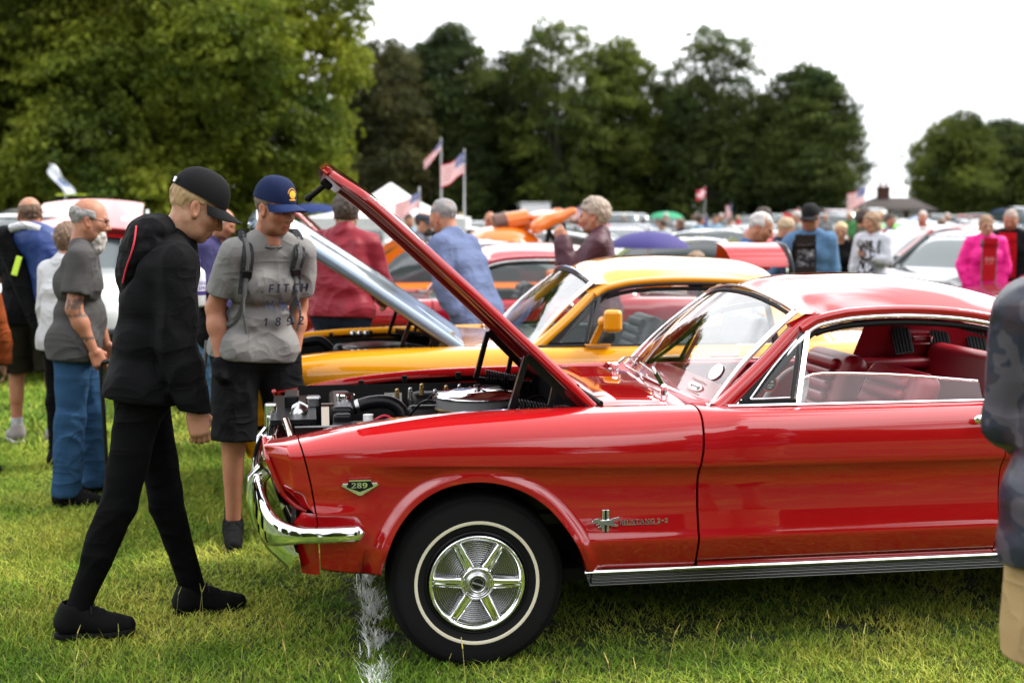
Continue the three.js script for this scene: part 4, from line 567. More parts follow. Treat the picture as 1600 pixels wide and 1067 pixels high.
const HK = {
  short: { t: 0.012, top: 0.02, line: hairline(0.066, -0.06) }, crop: { t: 0.004, line: hairline(0.055, -0.05), rough: 0.6 }, under: { t: 0.004, line: (x, y, z) => Math.max(lerp(-0.06, 0.03, sstep(-0.07, 0.03, z)) - y, y - 0.075, ears(x, y, z), z - 0.05), rough: 0.6 },
  ring: { t: 0.006, line: (x, y, z) => Math.max(-0.055 - y, y - 0.06 - 0.1 * (-z), z - 0.03, ears(x, y, z)) }, full: { t: 0.018, top: 0.03, line: hairline(0.06, -0.085) },
  bob: { t: 0.02, top: 0.018, line: (x, y, z) => Math.max(lerp(-0.12, 0.06, sstep(-0.0, 0.07, z)) - y), extra: (() => { const a = ell([0, -0.06, -0.045], [0.1, 0.11, 0.075]), fc = ell([0, -0.03, 0.07], [0.07, 0.12, 0.07]); return (x, y, z) => smax(a(x, y, z), -fc(x, y, z), 0.01); })() },
  bun: { t: 0.012, line: hairline(0.06, -0.05), extra: ell([0, 0.08, -0.12], [0.035, 0.035, 0.03]) },
  beard: { t: -0.2, line: () => 1, extra: (() => { const a = ell([0, -0.085, 0.045], [0.062, 0.07, 0.052]), b = ell([0, -0.135, 0.055], [0.042, 0.05, 0.035]), cut = ell([0, -0.064, 0.1], [0.022, 0.011, 0.03]); return (x, y, z) => smax(smax(smin(a(x, y, z), b(x, y, z), 0.03), y + 0.03 + 0.35 * Math.max(0, z - 0.045), 0.01), -cut(x, y, z), 0.004); })() },
  darkbeard: { t: -0.2, line: () => 1, extra: (() => { const a = ell([0, -0.085, 0.04], [0.066, 0.06, 0.056]), cut = ell([0, -0.064, 0.1], [0.022, 0.011, 0.03]); return (x, y, z) => smax(smax(a(x, y, z), y + 0.03 + 0.3 * Math.max(0, z - 0.05), 0.01), -cut(x, y, z), 0.004); })() },
};
// --- hand: wrist at the origin, fingers towards -y, palm facing -x, thumb towards +z (left hand) ---
function handField(curl) {
  const parts = [cap3([0, 0.01, 0], [0, -0.02, 0], 0.026, 0.024), cap3([0, -0.025, -0.022], [0, -0.085, -0.028], 0.0145, 0.013), cap3([0, -0.025, 0.0], [0, -0.09, -0.007], 0.0155, 0.014), cap3([0, -0.025, 0.018], [0, -0.09, 0.014], 0.016, 0.014), cap3([-0.004, -0.03, 0.02], [-0.006, -0.075, 0.028], 0.015, 0.014)], palm = union(parts, 0.014);
  const finger = (z, l, r, c0) => { const segs = []; let p = [0, -0.092, z], a = c0; for (const [k, q] of [[0.45, 1], [0.32, 1.15], [0.23, 0.8]]) { const e = [p[0] - Math.sin(a) * l * k, p[1] - Math.cos(a) * l * k, p[2]]; segs.push(cap3(p, e, r, r * 0.92)); p = e; a += curl * q; r *= 0.93; } return union(segs, 0.003); };
  const F = [finger(0.027, 0.078, 0.0092, curl * 0.6), finger(0.009, 0.086, 0.0094, curl * 0.7), finger(-0.0095, 0.08, 0.009, curl * 0.78), finger(-0.027, 0.063, 0.008, curl * 0.86)], th = union([cap3([-0.006, -0.022, 0.026], [-0.016, -0.052, 0.048], 0.0135, 0.0115), cap3([-0.016, -0.052, 0.048], [-0.026 - 0.012 * curl, -0.083, 0.052 - 0.014 * curl], 0.011, 0.0095), cap3([-0.026 - 0.012 * curl, -0.083, 0.052 - 0.014 * curl], [-0.036 - 0.02 * curl, -0.106, 0.046 - 0.024 * curl], 0.0095, 0.0078)], 0.005);
  return (x, y, z) => smin(smin(palm(x, y, z), Math.min(F[0](x, y, z), F[1](x, y, z), F[2](x, y, z), F[3](x, y, z)), 0.008), th(x, y, z), 0.008);
}
const HANDS = {}, handOf = (curl, h) => HANDS[curl + '_' + h] ??= paintG(isoMesh(handField(curl), [-0.11, -0.2, -0.06], [0.04, 0.05, 0.08], h), (x, y, z) => { const k = 0.85 + 0.15 * sstep(-0.05, -0.12, y); return [1, lerp(0.86, 1, k) * 0.95, 0.92]; });
const mirX = (g) => { const q = g.clone(); q.scale(-1, 1, 1); const I = q.index.array.slice(); for (let i = 0; i < I.length; i += 3) { const t = I[i]; I[i] = I[i + 1]; I[i + 1] = t; } q.setIndex([...I]); return q; };
// --- shoe: ankle at the origin, toe towards +z ---
let SHOE; const shoeOf = () => SHOE ??= (() => {
  const up = union([cap3([0, -0.035, -0.035], [0, -0.05, 0.12], 0.042, 0.034), cap3([0, -0.05, 0.1], [0.004, -0.056, 0.17], 0.038, 0.032), cap3([0, 0.01, -0.02], [0, -0.03, -0.03], 0.046, 0.046), cap3([0, 0, -0.005], [0, -0.02, 0.06], 0.04, 0.036)], 0.03), open = cap3([0, 0.06, -0.012], [0, 0.012, -0.012], 0.035);
  return { upper: isoMesh((x, y, z) => smax(smax(up(x, y, z), -0.075 - y, 0.004), -open(x, y, z), 0.006) + 0.0015 * Math.sin(z * 260) * (Math.abs(x) < 0.018 && z > 0.02 && z < 0.11 ? 1 : 0), [-0.07, -0.1, -0.11], [0.07, 0.07, 0.23], 0.006), sole: isoMesh((x, y, z) => { const w = 0.034 + 0.012 * Math.exp(-(((z - 0.12) / 0.07) ** 2)); const a = cap3([0, -0.078, -0.045], [0.003, -0.078, 0.165], w + 0.004, w)(x, -0.078, z); return smax(a, Math.abs(y + 0.0815 - 0.004 * sstep(0.1, 0.2, z)) - 0.0105, 0.005); }, [-0.07, -0.105, -0.11], [0.07, -0.055, 0.23], 0.006) };
})();
// --- cloth ---
const weave = (() => { const N = [[5, 7, 21], [9, 6, 22], [13, 17, 23], [7, 12, 25]].map((q) => tileNoise(...q)), b = tileNoise(128, 128, 24); return tex(512, 512, (x, y) => { const wx = x + 0.05 * N[3](x, y), wy = y + 0.06 * N[0](y, x), rg = (q) => (1 - Math.abs(q * 2 - 1)) ** 2.2, v = 0.42 * rg(N[0](wx, wy)) + 0.32 * rg(N[1](wx, wy)) + 0.18 * rg(N[2](wx, wy)) + 0.04 * b(x, y); return [255 * v, 255 * v, 255 * v]; }, false, [1.7, 1.4]); })();
const cloth = (c, rough = 0.9, o = {}) => new THREE.MeshPhysicalMaterial({ color: Array.isArray(c) ? col(...c.map((v) => v * 0.72)) : c, roughness: rough, specularIntensity: rough > 0.7 ? 0.15 : 0.5, bumpMap: weave, bumpScale: 0.014, ...o });
const skinMat = {}; const skin = (c) => skinMat[c.join()] ??= new THREE.MeshPhysicalMaterial({ color: col(c[0] * 0.66, c[1] * 0.63, c[2] * 0.60), roughness: 0.52, specularIntensity: 0.6, vertexColors: true });
const FAIR = [0.50, 0.265, 0.17], RUDDY = [0.47, 0.215, 0.135], TAN = [0.32, 0.16, 0.09];
function capParts(parent, m, o = {}) { // baseball cap in the head's frame
  const c = new THREE.Group(); c.name = 'cap'; c.rotation.x = o.tilt ?? 0.08; c.position.set(0, 0.012, -0.004); parent.add(c);
  const H = o.tall ?? 0.11; mesh('crown', grid(36, 14, (s, t) => { const a = s * 2 * Math.PI, e = t * Math.PI / 2, f = Math.cos(a), sq = Math.cos(e) ** 0.75, seam = 1 - 0.012 * Math.max(0, 1 - Math.abs(((s * 6) % 1) - 0.5) * 12); return [Math.sin(a) * 0.088 * sq * seam, 0.03 + Math.sin(e) * H * (1 + 0.06 * f * Math.cos(e)), -0.014 + f * 0.112 * sq * seam]; }), m, c);
  mesh('brim', [grid(24, 8, (s, t) => { const a = (s - 0.5) * 2.5, r = lerp(0.99, 1.72 - 0.55 * Math.abs(s - 0.5) * Math.abs(s - 0.5) * 4, t); return [Math.sin(a) * 0.089 * lerp(1, 1 + (r - 1) * 0.25, 1), 0.032 - 0.016 * (Math.sin(a) ** 2) - t * 0.012 - t * 0.022 * Math.sin(a) ** 2, -0.014 + Math.cos(a) * 0.112 + (r - 0.99) * 0.105]; }), grid(24, 8, (s, t) => { const a = (s - 0.5) * 2.5, r = lerp(0.99, 1.725 - 0.55 * Math.abs(s - 0.5) * Math.abs(s - 0.5) * 4, t); return [Math.sin(a) * 0.089 * (1 + (r - 1) * 0.25), 0.029 - 0.016 * (Math.sin(a) ** 2) - t * 0.012 - t * 0.022 * Math.sin(a) ** 2, -0.014 + Math.cos(a) * 0.112 + (r - 0.99) * 0.105]; }, true)], o.brim ?? m, c);
  mesh('button', ball(0.008, [0, 0.03 + H, -0.014], [1, 0.5, 1], 10), m, c);
  if (o.strap) { mesh('strap', [box(0.05, 0.016, 0.004, [0, 0.038, -0.129])], m, c); mesh('buckle', [box(0.02, 0.02, 0.006, [-0.035, 0.045, -0.12], [0, 0.4, 0])], M.steel, c); }
  return c;
}
function glassesOn(parent, m, y = 0.004, z = 0.09, tilt = 0, dark = false) {
  const g = new THREE.Group(); g.name = 'glasses'; g.rotation.x = tilt; parent.add(g);
  for (const s of [1, -1]) { const t = new THREE.TorusGeometry(0.021, 0.0024, 6, 20); t.scale(1.15, 0.8, 1); t.translate(s * 0.031, y, z); mesh('rim', [t, rod([s * 0.055, y + 0.006, z - 0.004], [s * 0.083, y + 0.008, -0.005], 0.002, 0.002, 6)], m, g); const l = new THREE.CircleGeometry(0.0205, 18); l.scale(1.15, 0.8, 1); l.translate(s * 0.031, y, z); mesh('lens', l, dark ? M.darkGlass : M.glass, g); }
  mesh('bridge', rod([-0.01, y + 0.004, z], [0.01, y + 0.004, z], 0.002, 0.002, 6), m, g); return g;
}
const nrm = (v) => { const l = Math.hypot(...v); return v.map((x) => x / l); }, add = (a, b, k = 1) => a.map((x, i) => x + b[i] * k);
function person(o) {
  const s = (o.h ?? 1.78) / 1.78, q = o.res ?? 0.016, bd = o.build ?? 1, root = thing('person', o.label, 'person', [o.at[0], 0, o.at[1]], R(o.turn ?? 0), o.group);
  const L = R(o.lean ?? 3), U = [Math.sin(R(o.side ?? 0)), Math.cos(L), Math.sin(L)], tw = R(o.twist ?? 0), X = [Math.cos(tw), 0, -Math.sin(tw)], Zf = [Math.sin(tw), 0, Math.cos(tw)];
  const hip = [0, 0.93 * s, 0], leg = (d, sd) => { const h = [sd * 0.092 * s * bd, 0.93 * s, 0], k = add(h, nrm(d.t), 0.43 * s), a = add(k, nrm(d.s), 0.42 * s); return { h, k, a, f: nrm(d.f ?? [0.15 * sd, 0, 1]) }; };
  const lL = leg(o.legL ?? { t: [0.04, -1, 0.02], s: [0.02, -1, -0.03] }, 1), lR = leg(o.legR ?? { t: [-0.04, -1, 0.02], s: [-0.02, -1, -0.03] }, -1), dy = 0.088 * s - Math.min(lL.a[1], lR.a[1]);
  for (const l of [lL, lR]) for (const k of ['h', 'k', 'a']) l[k][1] += dy; hip[1] += dy; if (o.footY) { }
  const sp = (d, x = 0, z = 0) => add(add(add(hip, U, d * s), X, x * s), Zf, z * s), hun = o.hunch ?? 0;
  const bar3 = (d, x, r, z = 0) => cap3(sp(d, -x, z), sp(d, x, z), r * s);
  const torso = (e) => [bar3(0.0, 0.072 * bd, 0.1 * bd + e), bar3(0.15, 0.052 * bd, 0.094 * bd + e, 0.012 * (bd - 0.8)), bar3(0.33, 0.066 * bd, 0.108 * bd + e, 0.01), bar3(0.44, 0.115, 0.07 * (0.5 + 0.5 * bd) + e, 0.0 + hun * 0.4), bar3(0.485, 0.10, 0.05 + e * 0.7, hun - 0.008), cap3(sp(0.545, 0.02, hun - 0.015), sp(0.487, 0.14, hun), (0.052 + e * 0.5) * s, (0.05 + e * 0.8) * s), cap3(sp(0.545, -0.02, hun - 0.015), sp(0.487, -0.14, hun), (0.052 + e * 0.5) * s, (0.05 + e * 0.8) * s), ...(e > 0.019 ? [bar3(0.08, 0.062 * bd, 0.1 * bd + e), bar3(0.2, 0.06 * bd, 0.104 * bd + e, 0.004)] : []), ...(o.belly ? [ell(sp(0.12, 0, 0.05), [0.15 * s + e, 0.16 * s + e, (0.09 + o.belly) * s + e])] : []), ...(o.bust ? [ell(sp(0.3, 0.075, 0.085), [0.07 + e, 0.07 + e, 0.06 + e]), ell(sp(0.3, -0.075, 0.085), [0.07 + e, 0.07 + e, 0.06 + e])] : [])];
  const arm = (d, sd) => { const sh = sp(0.478, sd * (0.174 + 0.04 * (bd - 1)), hun), u = nrm(d.u), f = nrm(d.f), e = add(sh, u, 0.285 * s), w = add(e, f, 0.245 * s); return { sh, e, w, f, curl: d.curl ?? 0.35, thumb: d.thumb ?? [-sd * 0.25, 0, 1], hand: d.hand !== false, hd: d.hd ?? d.f }; };
  const aL = arm(o.armL ?? { u: [0.16, -1, 0.02], f: [0.02, -1, 0.22] }, 1), aR = arm(o.armR ?? { u: [-0.16, -1, 0.02], f: [-0.02, -1, 0.22] }, -1);
  const nb = sp(0.53, 0, hun), hp = R(o.head?.pitch ?? 5), hy = R(o.head?.yaw ?? 0), HC = add(nb, [Math.sin(hy) * Math.sin(hp * 0.6 + L * 0.6), Math.cos(hp * 0.5), Math.cos(hy) * (Math.sin(hp * 0.6 + L * 0.6) + 0.16)].map((v) => v), 0.155 * s);
  const HM = new THREE.Matrix4().compose(V(...HC), new THREE.Quaternion().setFromEuler(new THREE.Euler(hp, hy, R(o.head?.roll ?? 0), 'YXZ')), V(s, s, s).multiplyScalar(o.head?.size ?? 1));
  const nk = V(0, -0.12, -0.03).applyMatrix4(HM).toArray();
  const armB = (a, e, k0, k1) => [cap3(a.sh, a.e, (0.056 * (0.6 + 0.4 * bd)) * s + e, 0.043 * s + e), ...(k1 ? [cap3(a.e, add(a.e, a.f, 0.09 * s), 0.041 * s + e, 0.044 * s + e), cap3(add(a.e, a.f, 0.08 * s), a.w, 0.043 * s + e, 0.027 * s + e)] : [])];
  const legB = (l, e) => { const d = nrm(add(l.a, l.k, -1)); return [cap3(l.h, l.k, 0.083 * s * (0.55 + 0.45 * bd) + e, 0.056 * s + e), cap3(l.k, l.a, 0.052 * s + e, 0.036 * s + e), cap3(add(add(l.k, d, 0.05 * s), [0, 0, -0.014 * s]), add(add(l.k, d, 0.2 * s), [0, 0, -0.012 * s]), 0.047 * s + e, 0.036 * s + e)]; };
  const bodyF = union([...torso(0), ...armB(aL, 0, 1, 1), ...armB(aR, 0, 1, 1), ...legB(lL, 0), ...legB(lR, 0), cap3(nb, nk, 0.06 * s, 0.055 * s)], 0.028);
  const all = [hip, lL.k, lL.a, lR.k, lR.a, aL.sh, aL.e, aL.w, aR.sh, aR.e, aR.w, nk], lo = [0, 1, 2].map((i) => Math.min(...all.map((p) => p[i])) - 0.26 * s * Math.max(1, bd)), hi = [0, 1, 2].map((i) => Math.max(...all.map((p) => p[i])) + 0.26 * s * Math.max(1, bd));
  const hq = o.headRes ?? 0.006, parts = [paintG(isoMesh(bodyF, lo, hi, q), o.bodyColor ? (x, y, z) => o.bodyColor(x, y, z, { aL, aR, lL, lR }) : (x, y, z) => { const f = 1 + 0.09 * noise3(x * 25, y * 25, z * 25) + 0.05 * noise3(x * 90, y * 90, z * 90); return [f, 0.96 * f * f, 0.94 * f * f]; }), headOf(o.face ?? 'man', hq).clone().applyMatrix4(HM)];
  for (const [a, sd] of [[aL, 1], [aR, -1]]) if (a.hand) { const y = V(...nrm(a.hd)).negate(), z = V(...a.thumb); z.addScaledVector(y, -z.dot(y)).normalize(); const x = y.clone().cross(z); const m = new THREE.Matrix4().makeBasis(x, y, z); m.scale(V(s, s, s).multiplyScalar(1.02)); m.setPosition(...a.w); let g = sd > 0 ? handOf(a.curl, o.handRes ?? 0.006).clone() : mirX(handOf(a.curl, o.handRes ?? 0.006)); parts.push(g.applyMatrix4(m)); }
  mesh('body', parts, skin(o.skin ?? FAIR), root);
  // garments
  const fold = (k, sd, fr = 6) => (x, y, z) => { if (!k) return 0; const w = noise3(x * fr * 0.5 + sd, y * fr * 0.4 + x * 3, z * fr * 0.5) * 2.2, r = 1 - Math.abs(noise3(x * fr + w, y * fr * 0.75 + w, z * fr + sd)); return k * (r * r - 0.35) + k * 0.5 * noise3(x * fr * 2.3, y * fr * 2 + sd, z * fr * 2.3); };
  const garment = (name, L0, k, cut, m, wr, sd, res = q) => { const u = union(L0, Math.min(k, 0.026)), fo = fold(wr, sd); const f = (x, y, z) => { let d = u(x, y, z); if (d < 0.06) d -= fo(x, y, z); return cut ? smax(d, cut(x, y, z), 0.006) : d; }; const g = mesh(name, isoMesh(f, lo, hi, res), m, root); g.userData.field = null; return [g, f]; };
  const out = { root, HM, aL, aR, lL, lR, sp, U, X, Zf, hip, fields: {} };
  const along = (p, a, d) => (p[0] - a[0]) * d[0] + (p[1] - a[1]) * d[1] + (p[2] - a[2]) * d[2];
  const T = o.trousers; if (T) {
    const e = T.e ?? 0.014, L0 = [...(T.hip ? [bar3(-0.02, 0.075 * bd + T.hip, 0.115 * bd + e)] : []), bar3(0.0, 0.085 * bd, 0.108 * bd + e - 0.002), bar3(0.07, 0.078 * bd, 0.104 * bd + e - 0.004)];
    for (const l of [lL, lR]) { const d = nrm(add(l.k, l.h, -1)), d2 = nrm(add(l.a, l.k, -1)); if (T.short) L0.push(cap3(l.h, add(l.k, d, -(T.short - 1) * -0.02), 0.087 * s * bd + e, 0.072 * s + e * 1.6)); else { L0.push(...legB(l, e)); if (T.wide) L0.push(cap3(l.k, l.a, 0.062 * s + e, 0.06 * s + e)); } }
    const cut = T.short ? (x, y, z) => Math.max(...[lL, lR].map((l) => { const d = nrm(add(l.k, l.h, -1)); const near = Math.hypot(x - l.k[0], y - l.k[1], z - l.k[2]) < 0.22 ? 1 : 0; return near ? along([x, y, z], l.k, d) + 0.0 - (T.drop ?? 0.0) : -1; }), y - sp(T.top ?? 0.05)[1]) : (x, y, z) => Math.max(0.055 * s + (T.bottom ?? 0) - y, y - sp(T.top ?? 0.05)[1]);
    if (T.pockets) for (const a of [aL, aR]) L0.push(cap3(add(a.w, a.f, 0.015), add(a.w, a.f, 0.08), 0.037, 0.038));
    out.fields.trousers = garment('trousers', L0, 0.025, cut, T.m, T.wr ?? 0.006, 3)[1];
  }
  const Sh = o.shirt; if (Sh) {
    const e = Sh.e ?? 0.012, L0 = torso(e), hemY = Sh.hem ?? -0.06; if (hemY < -0.05) L0.push(bar3(Math.min(-0.06, hemY * 0.7), 0.095 * bd, 0.112 * bd + e)); if (T) L0.push(bar3(0.0, 0.09 * bd, 0.112 * bd + Math.max(e, (T.e ?? 0.014) + 0.008))); if (T?.hip) L0.push(bar3(-0.015, 0.075 * bd + T.hip, 0.115 * bd + (T.e ?? 0.014) + 0.018));
    if (!Sh.none) for (const a of [aL, aR]) { if (Sh.long) { L0.push(...armB(a, e * 0.9, 1, 1), cap3(add(a.w, a.f, -0.05 * s), add(a.w, a.f, 0.012), 0.034 * s + e * 0.8, 0.036 * s + e * 0.6)); } else { const ud = nrm(add(a.e, a.sh, -1)), sl = cap3(a.sh, add(a.sh, ud, 0.26 * s), 0.058 * s * (0.6 + 0.4 * bd) + e, 0.058 * s + e * 1.3); L0.push((x, y, z) => smax(sl(x, y, z), along([x, y, z], a.sh, ud) - (Sh.sleeve ?? 0.205) * s, 0.006)); } }
    if (Sh.collar) L0.push(cap3(add(nb, U, -0.03), add(nb, nrm(add(nk, nb, -1)), Sh.collar), 0.068 * s, 0.066 * s));
    const cut = (x, y, z) => hemY * s - along([x, y, z], hip, U);
    out.fields.shirt = garment(Sh.name ?? 'shirt', L0, Sh.k ?? 0.03, cut, Sh.m, Sh.wr ?? 0.006, 7)[1];
    if (!Sh.collar) { const t = new THREE.TorusGeometry(0.064 * s, 0.006, 8, 28); t.rotateX(Math.PI / 2 + 0.2); t.rotateX(L * 0.6); const n2 = add(nb, U, -0.012); t.translate(n2[0], n2[1] + 0.004, n2[2] + 0.008); mesh('collar', t, Sh.m, root); }
  }
  if (o.shoes) for (const l of [lL, lR]) { const S = shoeOf(), g = new THREE.Group(); g.name = 'shoe'; g.position.set(...l.a); g.rotation.order = 'YXZ'; g.rotation.y = Math.atan2(l.f[0], l.f[2]); g.rotation.x = R(l === lL ? o.toeL ?? 0 : o.toeR ?? 0); g.scale.setScalar(s * 1.02); root.add(g); mesh('upper', S.upper, o.shoes, g); mesh('sole', S.sole, o.soles ?? o.shoes, g); if (o.laces) { for (let i = 0; i < 5; i++) mesh('lace', rod([-0.018, -0.012 - i * 0.006, 0.03 + i * 0.017], [0.018, -0.012 - i * 0.006, 0.034 + i * 0.017], 0.0028, 0.0028, 6), o.laces, g); for (const k of [1, -1]) mesh('lace', tube([[0, 0.0, 0.04], [0.02 * k, 0.025, 0.05], [0.045 * k, 0.0, 0.055], [0.01 * k, -0.005, 0.045]], 0.0026, 12, 6), o.laces, g); } if (o.socks) mesh('sock', rod([0, 0.02, -0.012], [0, 0.085, -0.012], 0.041, 0.042, 14), o.socks, g); }
  // things of the head
  const hg = new THREE.Group(); hg.name = 'head_wear'; hg.applyMatrix4(HM); root.add(hg); out.hg = hg;
  if (o.hair) { const hm = std(o.hair.c, 0.7); for (const k of [].concat(o.hair.k)) { const m = mesh(/beard/.test(k) ? 'beard' : 'hair', hairOf(k, o.hairRes ?? 0.007), /beard/.test(k) ? std(o.hair.bc ?? o.hair.c, 0.8) : hm, root); m.applyMatrix4(HM); } }
  const hangOn = (f) => { f(hg); };
  if (o.cap) hangOn((g) => { const c = capParts(g, o.cap.m, o.cap); root.attach(c); });
  if (o.glasses) hangOn((g) => { const c = glassesOn(g, o.glasses.m ?? M.black, o.glasses.y, o.glasses.z, o.glasses.tilt, o.glasses.dark); root.attach(c); });
  if (!hg.children.length) root.remove(hg);
  return out;
}
// print that lies on a garment: rays from a plane in front of the chest down to its field
function drape(field, c, right, up, w, h, nx, ny, lift = 0.003, depth = 0.4) {
  const r = nrm(right), u0 = nrm(up), n = [r[1] * u0[2] - r[2] * u0[1], r[2] * u0[0] - r[0] * u0[2], r[0] * u0[1] - r[1] * u0[0]];
  return grid(nx, ny, (s, t) => { let p = add(add(add(c, r, (s - 0.5) * w), u0, (t - 0.5) * h), n, depth * 0.5), q = 0; for (let i = 0; i < 60; i++) { const d = field(...p) - lift; if (d < 0.0008) break; p = add(p, n, -Math.min(d * 0.7, 0.03)); q += d; if (q > depth) break; } return p; });
}
const P0 = (px, py) => { const a = (px - 800) / 2000, th = Math.atan(195.5 / 2000), b = -(py - 533.5) / 2000, dy = b * Math.cos(th) - Math.sin(th), dz = -b * Math.sin(th) - Math.cos(th), k = -1.645 / dy; return [a * k, dz * k]; }; // where a foot stands on the ground
const C = { black: cloth([0.0055, 0.0055, 0.0065], 0.8), blackJean: cloth([0.0035, 0.0035, 0.004], 0.9), grey: cloth([0.23, 0.225, 0.22], 0.95), charcoal: cloth([0.009, 0.009, 0.0105], 0.85), darkGrey: cloth([0.075, 0.072, 0.072], 0.95), jean: cloth([0.028, 0.075, 0.16], 0.95), navy: cloth([0.012, 0.017, 0.045], 0.9), darkJean: cloth([0.018, 0.025, 0.045], 0.95), white: cloth([0.62, 0.63, 0.66], 0.95), crimson: cloth([0.22, 0.006, 0.02], 0.6), periwinkle: cloth([0.13, 0.165, 0.29], 0.95), maroon: cloth([0.065, 0.018, 0.03], 0.55), blue: cloth([0.05, 0.13, 0.30], 0.9), denim: cloth([0.10, 0.19, 0.33], 0.95), pink: cloth([0.85, 0.01, 0.26], 0.6), tee: cloth([0.5, 0.012, 0.02], 0.9), coral: cloth([0.6, 0.16, 0.17], 0.9), rust: cloth([0.25, 0.055, 0.015], 0.9), olive: cloth([0.06, 0.055, 0.035], 0.9), purple: cloth([0.05, 0.045, 0.12], 0.9), khaki: cloth([0.42, 0.29, 0.14], 0.9), shoe: matte([0.0045, 0.0045, 0.005]), sole: matte([0.006, 0.006, 0.006]), lace: matte([0.016, 0.016, 0.017]) };
{ // young man, walking up to the engine bay
  const at = [-1.46, -5.02];
  const p = person({ label: 'young man in black hooded jacket, black jeans and black cap looking into the red car', at, turn: 106, h: 1.87, res: 0.011, headRes: 0.0035, handRes: 0.0045, hairRes: 0.004, lean: 9, hunch: 0.05, head: { pitch: 28, yaw: 0 }, skin: FAIR, face: 'man', build: 0.94,
    armR: { u: [-0.12, -1, 0.0], f: [-0.02, -1, 0.22], curl: 0.75 }, armL: { u: [0.14, -1, 0.0], f: [0, -1, 0.25] },
    legR: { t: [-0.03, -1, -0.24], s: [-0.02, -1, -0.40], f: [-0.1, 0, 1] }, legL: { t: [0.05, -1, 0.16], s: [0.03, -1, 0.25], f: [0.06, 0, 1] },
    trousers: { m: C.blackJean, e: 0.009, wr: 0.007, bottom: 0.01 }, shirt: { name: 'jacket', m: C.black, e: 0.032, long: true, hem: -0.035, wr: 0.013, k: 0.05, collar: 0.035 }, shoes: C.shoe, soles: C.sole, laces: C.lace,
    hair: { k: ['under'], c: [0.30, 0.19, 0.09] }, cap: { m: matte([0.006, 0.006, 0.007]), strap: true, tilt: 0.02 } });
  // hood lying on the shoulders
  const hd = union([ell(p.sp(0.60, 0, -0.03), [0.135, 0.075, 0.09]), ell(p.sp(0.52, 0, -0.085), [0.14, 0.11, 0.06]), ell(p.sp(0.44, 0, -0.115), [0.10, 0.11, 0.04]), cap3(p.sp(0.53, 0.1, -0.02), p.sp(0.5, 0.09, 0.085), 0.042, 0.03), cap3(p.sp(0.53, -0.1, -0.02), p.sp(0.5, -0.09, 0.085), 0.042, 0.03)], 0.05), c = p.sp(0.64, 0, 0.065), hole = ell(c, [0.075, 0.12, 0.085]);
  mesh('hood', isoMesh((x, y, z) => smax(hd(x, y, z) - 0.007 * noise3(x * 16, y * 18, z * 16) - 0.004 * noise3(x * 40, y * 30, z * 40), -hole(x, y, z), 0.015), [-0.35, p.hip[1] + 0.2, -0.4], [0.35, p.hip[1] + 0.75, 0.35], 0.009), C.black, p.root);
  const pip = [[-0.08, 0.62, -0.09], [-0.115, 0.57, -0.10], [-0.13, 0.52, -0.11], [-0.13, 0.46, -0.13], [-0.115, 0.41, -0.15]].map(([x, d, z]) => { let q = p.sp(d, x, z); for (let i = 0; i < 14; i++) { const e = 0.004, v = hd(...q) - 0.006, n = nrm([hd(q[0] + e, q[1], q[2]) - hd(q[0] - e, q[1], q[2]), 0, hd(q[0], q[1], q[2] + e) - hd(q[0], q[1], q[2] - e) + 1e-6]); q = add(q, n, -v * 0.7); } return q; });
  mesh('red_piping', tube(pip, 0.0035, 24, 6), std([0.45, 0.01, 0.03], 0.7), p.root);
  const bt = plateTex((x, w, h) => { x.clearRect(0, 0, w, h); x.fillStyle = 'rgba(120,120,125,0.35)'; for (let i = 0; i < 60; i++) { const a = hash(i, 1, 1) * w, b = hash(i, 2, 1) * h; x.fillRect(a, b, 4 + 20 * hash(i, 3, 1), 3 + 8 * hash(i, 4, 1)); } }, 256, 256);
  mesh('back_print', drape(p.fields.shirt, p.sp(0.27, 0, -0.16), p.X.map((v) => -v), p.U, 0.24, 0.26, 14, 14), std([0.5, 0.5, 0.5], 0.8, { map: bt, transparent: true, polygonOffset: true }), p.root);
  const zc = tube([p.sp(0.47, 0.012, 0.115), p.sp(0.3, 0.012, 0.16), p.sp(0.05, 0.012, 0.16)], 0.004, 10, 5); mesh('zip', zc, M.satin, p.root);
}
